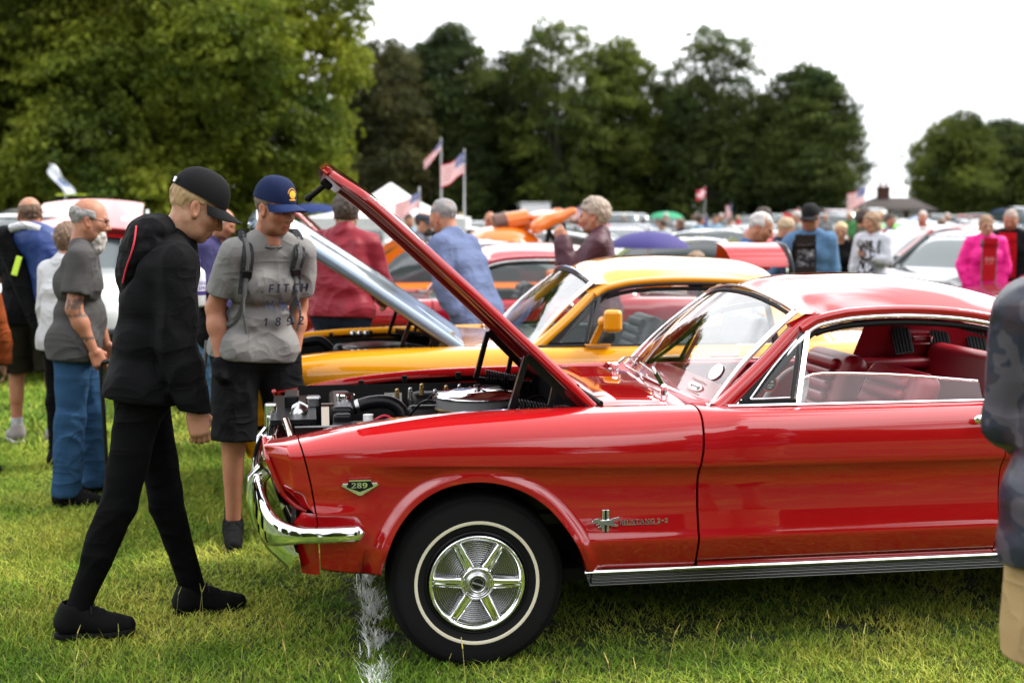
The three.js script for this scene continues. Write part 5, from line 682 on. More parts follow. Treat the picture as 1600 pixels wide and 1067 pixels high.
{ // visitor with the rucksack
  const p = person({ label: 'man in grey printed t-shirt, black shorts and navy cap with hands in pockets', at: [-1.30, -6.42], turn: 32, h: 1.85, side: 5, res: 0.012, headRes: 0.004, hairRes: 0.005, lean: 7, hunch: 0.04, head: { pitch: 14, yaw: 26 }, skin: RUDDY, face: 'stubble', build: 0.98,
    armR: { u: [-0.24, -1, -0.36], f: [0.0, -1, 0.26], hand: false }, armL: { u: [0.06, -1, -0.36], f: [-0.20, -1, 0.24], hand: false },
    legR: { t: [-0.07, -1, 0.04], s: [-0.02, -1, -0.03], f: [-0.35, 0, 1] }, legL: { t: [0.22, -1, 0.04], s: [0.10, -1, -0.06], f: [0.3, 0, 1] },
    trousers: { m: C.charcoal, e: 0.026, short: 1, wr: 0.009, top: 0.0, pockets: true }, shirt: { m: C.grey, e: 0.014, hem: -0.035, wr: 0.008, sleeve: 0.21 }, shoes: C.shoe, soles: C.sole, laces: C.lace, socks: C.black,
    hair: { k: ['under'], c: [0.11, 0.07, 0.045] }, cap: { m: matte([0.008, 0.014, 0.045]), tilt: -0.02, tall: 0.115, brim: matte([0.010, 0.020, 0.068]) } });
  const txt = canvasTex(512, 512, (x) => { x.clearRect(0, 0, 512, 512); x.fillStyle = '#1b2138'; x.font = 'bold 112px sans-serif'; x.textAlign = 'center'; const put = (t, y, xs) => [...t].forEach((c, i) => x.fillText(c, xs[i], y)); put('.FITCH', 150, [60, 140, 210, 285, 375, 465]); put('NY', 300, [140, 415]); put('1892', 450, [100, 220, 330, 445]); x.beginPath(); x.ellipse(275, 262, 36, 22, 0.1, 0, 7); x.fill(); x.fillRect(246, 270, 10, 40); x.fillRect(262, 272, 9, 38); x.fillRect(290, 270, 10, 42); x.fillRect(302, 268, 8, 36); x.beginPath(); x.ellipse(240, 238, 17, 13, 0.5, 0, 7); x.fill(); x.lineWidth = 8; x.strokeStyle = '#1b2138'; x.beginPath(); x.moveTo(238, 228); x.lineTo(222, 206); x.moveTo(240, 228); x.lineTo(262, 206); x.moveTo(232, 218); x.lineTo(238, 200); x.stroke(); });
  mesh('shirt_print', drape(p.fields.shirt, p.sp(0.255, 0.01, 0.14), p.X, p.U, 0.27, 0.27, 22, 22), std(0xffffff, 0.95, { map: txt, transparent: true, polygonOffset: true }), p.root);
  const badge = canvasTex(128, 96, (x) => { x.clearRect(0, 0, 128, 96); x.fillStyle = '#e0a02a'; x.beginPath(); x.ellipse(64, 52, 32, 26, 0, 0, 7); x.fill(); x.fillStyle = '#7a4a10'; for (let i = 0; i < 26; i++) x.fillRect(40 + 48 * hash(i, 1, 2), 34 + 36 * hash(i, 2, 2), 5, 3); x.strokeStyle = '#e0a02a'; x.lineWidth = 6; x.setLineDash([7, 4]); x.beginPath(); x.arc(64, 56, 45, Math.PI * 1.05, Math.PI * 1.95); x.stroke(); x.setLineDash([]); x.fillStyle = '#e0a02a'; x.fillRect(34, 82, 60, 8); });
  const capG = p.root.children.find((c) => c.name === 'cap'), bg = grid(8, 6, (s, t) => { const a = (s - 0.5) * 0.95, e = lerp(0.12, 0.72, t), sq = Math.cos(e) ** 0.75 * 1.02; return [Math.sin(a) * 0.088 * sq, 0.03 + Math.sin(e) * 0.115 * (1 + 0.06 * Math.cos(a) * Math.cos(e)) + 0.001, -0.014 + Math.cos(a) * 0.112 * sq]; });
  mesh('cap_badge', bg, std(0xffffff, 0.9, { map: badge, transparent: true, polygonOffset: true }), capG);
  // rucksack with its straps and the drink bottle in its side pocket
  const rk = thing('rucksack', 'black and grey rucksack on the back of the man in the printed t-shirt', 'rucksack', [-1.30, 0, -6.42], R(32));
  const sack = union([cap3(p.sp(0.08, -0.1, -0.22), p.sp(0.08, 0.1, -0.22), 0.10), cap3(p.sp(0.42, -0.09, -0.19), p.sp(0.42, 0.09, -0.19), 0.085), cap3(p.sp(0.08, -0.17, -0.19), p.sp(0.2, -0.17, -0.19), 0.06)], 0.12);
  mesh('sack', isoMesh((x, y, z) => sack(x, y, z) - 0.004 * noise3(x * 20, y * 20, z * 20), [-0.4, 0.75, -0.45], [0.4, 1.7, 0.1], 0.014), C.charcoal, rk);
  const strapM = cloth([0.05, 0.05, 0.055], 0.9), webM = cloth([0.20, 0.20, 0.20], 0.9);
  for (const s of [1, -1]) {
    const line = [[0.10, 0.545, -0.06], [0.115, 0.54, 0.03], [0.128, 0.47, 0.12], [0.135, 0.38, 0.15], [0.15, 0.27, 0.15], [0.175, 0.17, 0.11], [0.19, 0.1, 0.0], [0.17, 0.08, -0.12]].map(([x, d, z]) => { let q = p.sp(d, x * s, z); for (let i = 0; i < 10; i++) { const e = 0.004, f = p.fields.shirt, v = f(...q) - 0.008, gx = f(q[0] + e, q[1], q[2]) - f(q[0] - e, q[1], q[2]), gy = f(q[0], q[1] + e, q[2]) - f(q[0], q[1] - e, q[2]), gz = f(q[0], q[1], q[2] + e) - f(q[0], q[1], q[2] - e), n = nrm([gx, gy, gz + 1e-6]); q = add(q, n, -v * 0.7); } return q; });
    const cv = curve(line).getSpacedPoints(30).map((v) => v.toArray()), sec = (w, h) => sweep(cv, () => ring(w, h, 8, 4), [0, 0, 1]);
    const cvU = curve(line.slice(0, 5)).getSpacedPoints(20).map((v) => v.toArray());
    mesh('strap', sweep(cvU, () => ring(0.031, 0.008, 8, 4), [0, 0.25, 1]), strapM, rk); mesh('webbing', sweep(cv.map((v) => add(v, [0, 0, 0.006])), () => ring(0.012, 0.004, 8, 4), [0, 0.15, 1]), webM, rk);
    mesh('buckle', rbox(0.05, 0.035, 0.014, 0.005, add(line[3], [0, 0, 0.012]), [0.2, 0, 0.1 * s]), M.satin, rk);
    mesh('strap_end', tube([line[4], add(line[4], [0.01 * s, -0.1, 0.02]), add(line[4], [-0.005 * s, -0.19, 0.012])], 0.006, 10, 5), webM, rk);
  }
  mesh('waist_strap', tube([p.sp(0.05, -0.2, -0.12), add(p.sp(-0.2, -0.22, -0.08), [0, 0, 0]), p.sp(-0.42, -0.2, -0.1)], 0.012, 10, 6), webM, rk);
  const bo = thing('bottle', 'white and purple plastic drink bottle in the side pocket of the rucksack', 'bottle', [0, 0, 0]); const bp = new THREE.Vector3(...p.sp(0.34, -0.265, -0.17)).applyMatrix4(new THREE.Matrix4().makeRotationY(R(32))).add(V(-1.30, 0, -6.42)); bo.position.copy(bp);
  mesh('flask', lathe([[0, -0.13], [0.04, -0.13], [0.043, -0.12], [0.043, 0.03], [0.038, 0.05], [0.02, 0.068], [0.016, 0.08], [0.016, 0.09]], 24), new THREE.MeshPhysicalMaterial({ color: col(0.72, 0.74, 0.78), roughness: 0.25 }), bo);
  const lab = canvasTex(256, 64, (x) => { x.fillStyle = '#d8d8ea'; x.fillRect(0, 0, 256, 64); x.fillStyle = '#4a3a86'; x.fillRect(0, 48, 256, 16); x.font = 'bold 19px sans-serif'; for (let i = 0; i < 2; i++) { x.fillText('HIGHLAND', 6 + i * 128, 24); x.fillText('SPRING', 16 + i * 128, 43); } });
  mesh('bottle_label', lathe([[0.0436, -0.07], [0.0436, 0.01]], 24), std(0xffffff, 0.5, { map: lab }), bo); mesh('bottle_cap', rod([0, 0.085, 0], [0, 0.108, 0], 0.019, 0.018, 18), std([0.12, 0.07, 0.35], 0.5), bo);
}
const PD = (px, d) => [(px - 800) / 2000 * d, -d];
const GREY = [0.33, 0.31, 0.29], DKHAIR = [0.03, 0.018, 0.012], BLOND = [0.42, 0.30, 0.16], BROWN = [0.10, 0.055, 0.03];
const walkL = { legL: { t: [0.04, -1, 0.2], s: [0.02, -1, -0.02] }, legR: { t: [-0.04, -1, -0.12], s: [-0.02, -1, -0.3] } };
{ // man with the cane
  const p = person({ label: 'grey bearded man with cane, dark grey t-shirt and blue jeans', at: PD(112, 7.3), turn: 105, h: 1.78, lean: 4, hunch: 0.03, head: { pitch: 10, yaw: -4 }, skin: RUDDY, face: 'heavy', build: 1.1, belly: 0.02, res: 0.014, headRes: 0.005, hairRes: 0.006,
    armR: { u: [-0.14, -1, -0.16], f: [-0.02, -1, 0.42], curl: 0.95, thumb: [0.2, 0, 1] }, armL: { u: [0.2, -1, 0.1], f: [0, -1, 0.3] }, legR: { t: [-0.03, -1, -0.06], s: [-0.02, -1, -0.08] }, legL: { t: [0.04, -1, 0.16], s: [0.02, -1, 0.02] },
    bodyColor: (x, y, z, q) => { const d = Math.hypot(x - q.aR.e[0], y - q.aR.e[1], z - q.aR.e[2]); return d < 0.2 && y < q.aR.e[1] + 0.1 && fbm(x * 34, y * 34, z * 34, 3) > 0.06 && Math.abs(y - q.aR.e[1] + 0.1) > 0.05 ? [0.28, 0.36, 0.45] : [1, 0.96, 0.94]; },
    trousers: { m: C.jean, e: 0.02, wide: true, wr: 0.01, bottom: 0.0 }, shirt: { m: C.darkGrey, e: 0.016, hem: -0.10, wr: 0.006 }, shoes: C.shoe, soles: C.sole, hair: { k: ['ring', 'beard'], c: [0.2, 0.19, 0.19], bc: [0.42, 0.38, 0.35] }, glasses: { y: 0.006 } });
  const st = thing('walking_cane', 'black walking cane held by the grey bearded man', 'cane'), w = V(...add(p.aR.w, nrm(p.aR.f), 0.1)).applyAxisAngle(V(0, 1, 0), R(105)).add(V(PD(112, 7.3)[0], 0, PD(112, 7.3)[1])); st.position.set(w.x, 0, w.z);
  mesh('shaft', rod([0.03, 0.01, 0.02], [0, w.y - 0.02, 0], 0.011, 0.012, 12), M.satin, st); mesh('grip', tube([[0, w.y - 0.03, 0], [0.005, w.y + 0.01, 0], [0.04, w.y + 0.02, 0], [0.08, w.y + 0.012, 0]], 0.014, 12, 8), M.satin, st); mesh('ferrule', rod([0.03, 0, 0.02], [0.029, 0.03, 0.019], 0.016, 0.014, 12), M.rubber, st);
}
person({ label: 'dark haired youngster in white hooded top behind the grey bearded man', at: PD(96, 8.3), turn: 150, h: 1.62, lean: 4, head: { pitch: 8, yaw: 20 }, build: 0.95, armR: { u: [-0.1, -1, -0.3], f: [-0.05, -1, 0.1], curl: 0.4 }, trousers: { m: C.black, e: 0.016 }, shirt: { name: 'hoodie', m: C.white, e: 0.026, long: true, hem: -0.09, wr: 0.009, collar: 0.03 }, shoes: C.shoe, hair: { k: 'full', c: BROWN } });
{ // man carrying the blue folded chair bag
  const at = PD(48, 9.3); const p = person({ label: 'balding man seen from behind carrying a blue bundle, in dark shorts', at, turn: 195, h: 1.82, lean: 5, head: { pitch: 6, yaw: 20 }, skin: RUDDY, build: 1.12, armL: { u: [0.3, -0.8, 0.3], f: [-0.5, 0.2, 0.8] }, ...{ legL: { t: [0.05, -1, 0.10], s: [0.03, -1, -0.05], f: [0.4, 0, 1] }, legR: { t: [-0.05, -1, -0.12], s: [-0.04, -1, -0.2], f: [-0.9, 0, 1] } }, trousers: { m: cloth([0.02, 0.018, 0.012], 0.9), e: 0.03, short: 1, wr: 0.01 }, shirt: { m: C.black, e: 0.02, hem: -0.1, wr: 0.008 }, shoes: std([0.18, 0.16, 0.15], 0.8), soles: std([0.5, 0.48, 0.45], 0.7), socks: C.white, hair: { k: 'ring', c: BROWN } });
  const bg = thing('chair_bag', 'black strapped bag with a navy blue bundle slung over the balding man\'s shoulder', 'bag', [at[0], 0, at[1]], R(195));
  const b1 = union([cap3([-0.12, 1.42, -0.22], [-0.2, 1.1, -0.26], 0.14), cap3([-0.2, 1.1, -0.26], [-0.24, 0.86, -0.24], 0.12, 0.09), ell([-0.03, 1.5, -0.2], [0.12, 0.1, 0.12])], 0.08);
  mesh('bundle', isoMesh((x, y, z) => b1(x, y, z) - 0.012 * (1 - Math.abs(noise3(x * 14, y * 6, z * 14))) , [-0.5, 0.6, -0.5], [0.25, 1.75, 0.05], 0.015), cloth([0.015, 0.04, 0.17], 0.45), bg);
  mesh('bag', isoMesh(union([cap3([0.14, 1.5, -0.2], [-0.13, 0.72, -0.22], 0.085, 0.075)], 0.05), [-0.4, 0.5, -0.45], [0.35, 1.75, 0.05], 0.015), C.black, bg);
  mesh('pale_collar', tube([[0.1, 1.56, -0.26], [0, 1.58, -0.3], [-0.1, 1.55, -0.3]], 0.03, 12, 8), C.white, bg); mesh('tag', rbox(0.04, 0.14, 0.02, 0.006, [0.06, 1.3, -0.33], [0, 0, 0.3]), std([0.5, 0.7, 0.05], 0.6), bg);
}
person({ label: 'red haired child in rust coloured top at the left edge of the lawn', at: PD(-52, 8.0), turn: 190, h: 1.42, build: 0.9, skin: FAIR, armR: { u: [-0.2, -1, 0.1], f: [0, -1, 0.2] }, armL: { u: [0.25, -1, -0.1], f: [0, -1, 0.2] }, trousers: { m: C.black, e: 0.01, short: 1 }, shirt: { m: C.rust, e: 0.02, long: true, hem: -0.05 }, shoes: C.shoe, socks: C.white, hair: { k: 'bob', c: [0.25, 0.09, 0.03] } });
person({ label: 'man in purple sweatshirt and blue jeans looking down behind the rucksack', at: PD(332, 10.6), turn: 70, h: 1.74, lean: 5, head: { pitch: 22, yaw: 10 }, skin: RUDDY, face: 'heavy', build: 1.08, armR: { u: [-0.2, -1, 0.05], f: [0.25, -0.3, 1], curl: 0.8 }, armL: { u: [0.2, -1, 0.05], f: [-0.25, -0.3, 1] }, trousers: { m: cloth([0.07, 0.14, 0.24], 0.95), e: 0.018, wr: 0.009 }, shirt: { m: C.purple, e: 0.022, long: true, hem: -0.08 }, shoes: C.shoe, hair: { k: 'ring', c: GREY } });
person({ label: 'dark haired man in crimson bomber jacket seen from behind next to the yellow car', at: PD(532, 9.0), turn: 165, h: 1.83, lean: 6, hunch: 0.03, head: { pitch: 14, yaw: 20 }, skin: TAN, build: 1.06, res: 0.014, armR: { u: [-0.28, -1, 0.2], f: [0.3, -0.6, 1] }, armL: { u: [0.3, -1, 0.16], f: [-0.2, -0.7, 0.9] }, trousers: { m: C.darkJean, e: 0.02 }, shirt: { name: 'jacket', m: C.crimson, e: 0.034, long: true, hem: -0.03, wr: 0.016, k: 0.05, collar: 0.045 }, shoes: C.shoe, hair: { k: 'full', c: DKHAIR } });
person({ label: 'grey haired man in blue fleece with hands clasped behind his back', at: PD(744, 9.1), turn: 238, h: 1.83, lean: 19, hunch: 0.03, head: { pitch: 16, yaw: 0 }, skin: RUDDY, face: 'heavy', build: 1.0, res: 0.014, armL: { u: [0.30, -1, -0.28], f: [-0.28, -1, -0.55], curl: 0.7, thumb: [-1, 0, -0.2] }, armR: { u: [-0.30, -1, -0.28], f: [0.28, -1, -0.55], curl: 0.7, thumb: [1, 0, -0.2] }, trousers: { m: C.navy, e: 0.02 }, shirt: { name: 'fleece', m: C.periwinkle, e: 0.03, long: true, hem: -0.14, wr: 0.016, k: 0.05, collar: 0.04 }, shoes: C.shoe, hair: { k: 'crop', c: [0.16, 0.15, 0.15] } });
{
  const p = person({ label: 'man in maroon quilted jacket resting his chin on his hand, sunglasses on head', at: PD(940, 9.5), turn: 262, h: 1.80, lean: 3, head: { pitch: 4, yaw: 0 }, skin: RUDDY, face: 'heavy', build: 1.02, res: 0.014, armR: { u: [-0.2, -1, 0.25], f: [0.3, -0.1, 1], curl: 0.6 }, armL: { u: [0.22, -0.75, 0.65], f: [-0.2, 1, 0.28], curl: 0.9, thumb: [0, 0, -1] }, trousers: { m: C.darkJean, e: 0.02 }, shirt: { name: 'jacket', m: C.maroon, e: 0.032, long: true, hem: -0.1, wr: 0.012, k: 0.05, collar: 0.06 }, shoes: C.shoe, hair: { k: 'full', c: [0.24, 0.19, 0.15] } });
  const g = new THREE.Group(); g.name = 'sunglasses'; g.applyMatrix4(p.HM); p.root.add(g); const i = glassesOn(g, M.satin, 0.004, 0.1, -1.0, true); i.position.set(0, 0.02, 0);
}
person({ label: 'grey haired man in blue polo shirt leaning over behind the raised red bonnet', at: PD(1138, 10.4), turn: 60, h: 1.74, lean: 20, head: { pitch: 26, yaw: 5 }, skin: RUDDY, face: 'heavy', build: 1.2, trousers: { m: C.darkJean, e: 0.02 }, shirt: { m: C.blue, e: 0.02, hem: -0.08, collar: 0.02 }, shoes: C.shoe, hair: { k: ['ring', 'crop'], c: [0.36, 0.35, 0.34] } });
{
  const p = person({ label: 'man in denim jacket, black cap and glasses pointing down at a car', at: PD(1266, 12.6), turn: -22, h: 1.78, lean: 2, head: { pitch: 8, yaw: -8 }, skin: RUDDY, face: 'heavy', build: 1.08, armR: { u: [-0.75, -1, 0.2], f: [-0.35, -1, 0.75], curl: 0.5 }, armL: { u: [0.2, -1, -0.05], f: [0.0, -1, 0.2] }, trousers: { m: C.black, e: 0.016 }, shirt: { name: 'denim_jacket', m: C.denim, e: 0.026, long: true, hem: -0.12, wr: 0.01, k: 0.04, collar: 0.02 }, shoes: C.shoe, hair: { k: 'under', c: DKHAIR }, cap: { m: matte([0.01, 0.01, 0.011]) }, glasses: {} });
  mesh('printed_tee', drape(p.fields.shirt, p.sp(0.28, 0, 0.16), p.X, p.U, 0.2, 0.52, 8, 18, 0.004), cloth([0.03, 0.022, 0.02], 0.9), p.root); const t = canvasTex(128, 128, (x) => { x.fillStyle = '#8d8f98'; x.fillRect(0, 0, 128, 128); for (let i = 0; i < 90; i++) { x.fillStyle = i % 2 ? '#3a4052' : '#c5c6ca'; x.fillRect(128 * hash(i, 1, 7), 128 * hash(i, 2, 7), 6 + 20 * hash(i, 3, 7), 5 + 14 * hash(i, 4, 7)); } });
  mesh('tee_print', drape(p.fields.shirt, p.sp(0.34, 0, 0.16), p.X, p.U, 0.16, 0.22, 8, 10, 0.007), std(0xffffff, 0.9, { map: t }), p.root); mesh('rucksack_strap', sweep([p.sp(0.52, -0.1, 0.02), p.sp(0.45, -0.125, 0.15), p.sp(0.3, -0.14, 0.18), p.sp(0.15, -0.17, 0.15)], () => ring(0.025, 0.012, 8, 4), [0, 0, 1]), C.black, p.root);
}
person({ label: 'dark haired man in coral pink shirt with a black strap, head bowed', at: PD(1183, 16.5), turn: 40, h: 1.78, head: { pitch: 22, yaw: 10 }, skin: TAN, face: 'stubble', trousers: { m: C.navy }, shirt: { m: C.coral, e: 0.02, hem: -0.1 }, shoes: C.shoe, hair: { k: ['short', 'darkbeard'], c: DKHAIR }, res: 0.02, headRes: 0.009, hairRes: 0.01 });
person({ label: 'short haired blond youth in navy top with red collar, head bowed', at: PD(1203, 14.5), turn: 70, h: 1.66, lean: 12, head: { pitch: 22, yaw: 0 }, trousers: { m: C.jean }, shirt: { m: C.navy, e: 0.02, long: true, hem: -0.1 }, shoes: C.shoe, hair: { k: 'short', c: [0.32, 0.24, 0.15] }, res: 0.02, headRes: 0.009, hairRes: 0.01 });
person({ label: 'small boy with cropped hair in black top beside the purple umbrella', at: PD(1083, 13), turn: 80, h: 1.28, build: 0.85, head: { pitch: 4, size: 1.25 }, trousers: { m: C.jean }, shirt: { m: C.black, e: 0.016, hem: -0.06 }, shoes: C.shoe, hair: { k: 'short', c: [0.2, 0.13, 0.08] }, res: 0.02, headRes: 0.009, hairRes: 0.01 });
person({ label: 'blond woman in black v neck top and glasses', at: PD(1313, 16), turn: -15, h: 1.60, face: 'woman', bust: 1, build: 1.05, head: { pitch: 6 }, trousers: { m: C.black }, shirt: { m: C.black, e: 0.012, hem: -0.06 }, shoes: C.shoe, hair: { k: 'bun', c: BLOND }, glasses: {}, res: 0.018, headRes: 0.008, hairRes: 0.01 });
person({ label: 'dark haired man in olive t-shirt and sunglasses behind the white hooded woman', at: PD(1342, 16.6), turn: 75, h: 1.76, build: 1.1, skin: RUDDY, trousers: { m: C.black }, shirt: { m: C.olive, e: 0.018, hem: -0.1 }, shoes: C.shoe, hair: { k: 'full', c: DKHAIR }, glasses: { dark: true }, res: 0.018, headRes: 0.008, hairRes: 0.01 });
{
  const p = person({ label: 'brown bobbed woman in white zipped top over a black patterned blouse, arm across', at: PD(1364, 15.6), turn: -42, h: 1.72, face: 'woman', bust: 1, head: { pitch: 6, yaw: -26 }, armL: { u: [0.25, -1, 0.25], f: [-0.95, 0.25, 0.5], curl: 0.8 }, armR: { u: [-0.2, -1, 0], f: [-0.05, -1, 0.15] }, trousers: { m: C.black }, shirt: { name: 'hoodie', m: cloth([0.55, 0.56, 0.62], 0.9), e: 0.024, long: true, hem: -0.08 }, shoes: C.shoe, hair: { k: 'bob', c: [0.23, 0.14, 0.08] }, res: 0.018, headRes: 0.007, hairRes: 0.008 });
  const t = canvasTex(128, 256, (x) => { x.fillStyle = '#1c1a22'; x.fillRect(0, 0, 128, 256); x.fillStyle = '#c9c8d2'; for (let i = 0; i < 130; i++) { x.beginPath(); x.arc(128 * hash(i, 1, 9), 256 * hash(i, 2, 9), 3 + 5 * hash(i, 3, 9), 0, 7); x.fill(); } });
  mesh('patterned_blouse', drape(p.fields.shirt, p.sp(0.22, 0.02, 0.14), p.X, p.U, 0.2, 0.5, 8, 16, 0.006), std(0xffffff, 0.9, { map: t }), p.root); mesh('strap', tube([p.sp(0.5, 0.12, 0.0), p.sp(0.44, 0.14, 0.12), p.sp(0.25, 0.16, 0.15)], 0.012, 12, 6), C.black, p.root);
}
{
  const p = person({ label: 'woman in bright pink jacket over a red t-shirt, brown hair tied back, glasses', at: PD(1537, 15.0), turn: -8, h: 1.68, face: 'woman', bust: 1, build: 1.05, head: { pitch: 4, yaw: 4 }, skin: FAIR, armL: { u: [0.32, -1, -0.05], f: [-0.3, -1, 0.35], hand: false }, armR: { u: [-0.32, -1, -0.05], f: [0.3, -1, 0.35], hand: false }, trousers: { m: C.black }, shirt: { name: 'jacket', m: C.pink, e: 0.03, long: true, hem: -0.16, wr: 0.013, k: 0.05, collar: 0.02 }, shoes: C.shoe, hair: { k: ['bun'], c: [0.2, 0.11, 0.06] }, glasses: {}, res: 0.016, headRes: 0.006, hairRes: 0.008 });
  mesh('red_tee', drape(p.fields.shirt, p.sp(0.29, 0, 0.16), p.X, p.U, 0.16, 0.50, 8, 20, 0.004), C.tee, p.root); const t = canvasTex(128, 96, (x) => { x.clearRect(0, 0, 128, 96); x.fillStyle = '#e8d6cf'; x.fillRect(10, 8, 108, 12); x.fillRect(6, 30, 116, 16); for (let i = 0; i < 3; i++) x.fillRect(20 + i * 34, 66, 20, 14); });
  mesh('tee_print', drape(p.fields.shirt, p.sp(0.27, 0, 0.16), p.X, p.U, 0.12, 0.10, 6, 6, 0.009), std(0xffffff, 0.9, { map: t, transparent: true, polygonOffset: true }), p.root);
  for (const s of [1, -1]) mesh('grey_lapel', drape(p.fields.shirt, p.sp(0.24, s * 0.085, 0.16), p.X, p.U, 0.014, 0.5, 2, 18, 0.005), cloth([0.35, 0.34, 0.36], 0.9), p.root);
  for (const s of [1, -1]) mesh('collar_flap', drape(p.fields.shirt, p.sp(0.475, s * 0.07, 0.12), add(p.X, p.U, 0.6 * s), p.U, 0.06, 0.10, 6, 6, 0.007), cloth([0.35, 0.34, 0.36], 0.9), p.root);
}
{
  const p = person({ label: 'grey cropped man in open black jacket over a red printed t-shirt, head bowed', at: PD(1578, 15.4), turn: -28, h: 1.76, build: 1.12, head: { pitch: 22, yaw: 0 }, skin: RUDDY, face: 'heavy', armL: { u: [0.3, -1, 0.05], f: [-0.05, -1, 0.35] }, armR: { u: [-0.3, -1, 0.05], f: [0.05, -1, 0.35] }, trousers: { m: C.black }, shirt: { name: 'jacket', m: C.charcoal, e: 0.028, long: true, hem: -0.1, wr: 0.01, k: 0.05 }, shoes: C.shoe, hair: { k: ['crop'], c: [0.25, 0.2, 0.17] }, res: 0.016, headRes: 0.006, hairRes: 0.008 });
  mesh('red_tee', drape(p.fields.shirt, p.sp(0.27, 0, 0.16), p.X, p.U, 0.2, 0.54, 8, 18, 0.004), C.tee, p.root); const t = canvasTex(96, 128, (x) => { x.clearRect(0, 0, 96, 128); x.fillStyle = '#d8c8c4'; for (let i = 0; i < 40; i++) x.fillRect(14 + 60 * hash(i, 1, 4), 6 + 110 * hash(i, 2, 4), 4 + 14 * hash(i, 3, 4), 4 + 10 * hash(i, 4, 4)); });
  mesh('tee_print', drape(p.fields.shirt, p.sp(0.24, 0, 0.16), p.X, p.U, 0.15, 0.28, 6, 8, 0.010), std(0xffffff, 0.9, { map: t, transparent: true, polygonOffset: true }), p.root);
}
person({ label: 'man with black beard and dark flat cap beyond the blue fleece', at: PD(655, 14.2), turn: 80, h: 1.72, head: { pitch: 6 }, skin: FAIR, trousers: { m: C.black }, shirt: { m: cloth([0.12, 0.13, 0.16], 0.9), e: 0.022, long: true, hem: -0.1 }, shoes: C.shoe, hair: { k: ['under', 'darkbeard'], c: DKHAIR }, cap: { m: matte([0.03, 0.035, 0.045]), tall: 0.07 }, res: 0.018, headRes: 0.008, hairRes: 0.009 });
person({ label: 'bald man in sunglasses between the blue fleece and the orange bonnet', at: PD(765, 19), turn: 10, h: 1.74, skin: RUDDY, face: 'heavy', head: { pitch: 2 }, trousers: { m: C.black }, shirt: { m: C.coral, e: 0.02, hem: -0.1 }, shoes: C.shoe, hair: { k: 'ring', c: [0.3, 0.2, 0.15] }, glasses: { dark: true }, res: 0.022, headRes: 0.009, hairRes: 0.012 });
{ // visitor at the right edge, close to the lens
  const ct = (() => { const a = tileNoise(6, 6, 31), b = tileNoise(14, 14, 32), c = tileNoise(30, 30, 33), d = tileNoise(9, 9, 35); return tex(512, 512, (x, y) => { const u = x + 0.05 * b(y, x), v = y + 0.05 * c(x, y), n = 0.6 * a(u, v) + 0.3 * b(u, v) + 0.18 * c(x, y), m = 0.6 * d(v, u) + 0.3 * b(v, u) + 0.15 * c(u, v); return n > 0.67 ? [60, 55, 64] : m > 0.62 ? [36, 24, 38] : n < 0.42 ? [15, 16, 28] : [25, 28, 46]; }, true, [2.0, 2.0]); })();
  const camo = new THREE.MeshPhysicalMaterial({ color: 0xffffff, roughness: 0.42, map: ct, bumpMap: weave, bumpScale: 0.004 });
  const p = person({ label: 'person in dark camouflage jacket and khaki shorts at the right edge', at: [1.515, -3.25], turn: 190, h: 1.75, res: 0.012, build: 1.12, lean: 4, hunch: 0.04, head: { pitch: 15 }, armR: { u: [-0.1, -1, 0.1], f: [0.3, -0.5, 1] }, armL: { u: [0.06, -1, 0.12], f: [-0.8, -0.3, 0.5], hand: false }, trousers: { m: C.khaki, e: 0.03, short: 1, wr: 0.01 }, shirt: { name: 'jacket', m: camo, e: 0.036, long: true, hem: -0.17, wr: 0.014, k: 0.05, collar: 0.05 }, shoes: C.shoe, hair: { k: 'full', c: BROWN } });
}
// ---------- the yellow and crimson pony cars ----------
makePony({ name: 'coupe_car', label: 'yellow coupe with silver blue bonnet raised behind the red fastback', pos: [-0.905, 0, -7.50], turn: R(9), paint: paint([0.72, 0.30, 0.006]), inside: std([0.03, 0.055, 0.065], 0.5), bonnetPaint: new THREE.MeshPhysicalMaterial({ color: col(0.20, 0.26, 0.32), metalness: 0.75, roughness: 0.28, clearcoat: 1 }), open: 34, hinge: 0.55, coupe: true, trim: M.satin, mirror: true });
makePony({ name: 'coupe_car', label: 'crimson coupe with raised bonnet parked behind the yellow coupe', pos: [-1.62, 0, -11.45], turn: R(9), paint: paint([0.33, 0.004, 0.015]), inside: std([0.05, 0.06, 0.06], 0.5), open: 44, coupe: true });
{ // door mirror of the yellow coupe
  const y = scene.children.find((c) => c.name === 'coupe_car'), m = new THREE.Group(); m.name = 'door_mirror'; m.position.set(1.23, 0.955, 0.80); y.add(m); const pm = paint([0.72, 0.30, 0.006]);
  mesh('stalk', [rbox(0.14, 0.012, 0.045, 0.005, [0.03, -0.004, 0]), bar([0.0, 0, 0], [0.05, 0.12, 0.04], 0.035, 0.03), ball(0.03, [0.05, 0.125, 0.04])], pm, m); mesh('shell', rbox(0.10, 0.12, 0.17, 0.025, [0.10, 0.135, 0.06], [0, -0.25, 0]), pm, m); mesh('mirror_glass', rbox(0.004, 0.1, 0.15, 0.0015, [0.153, 0.135, 0.05], [0, -0.25, 0]), M.chrome, m);
}
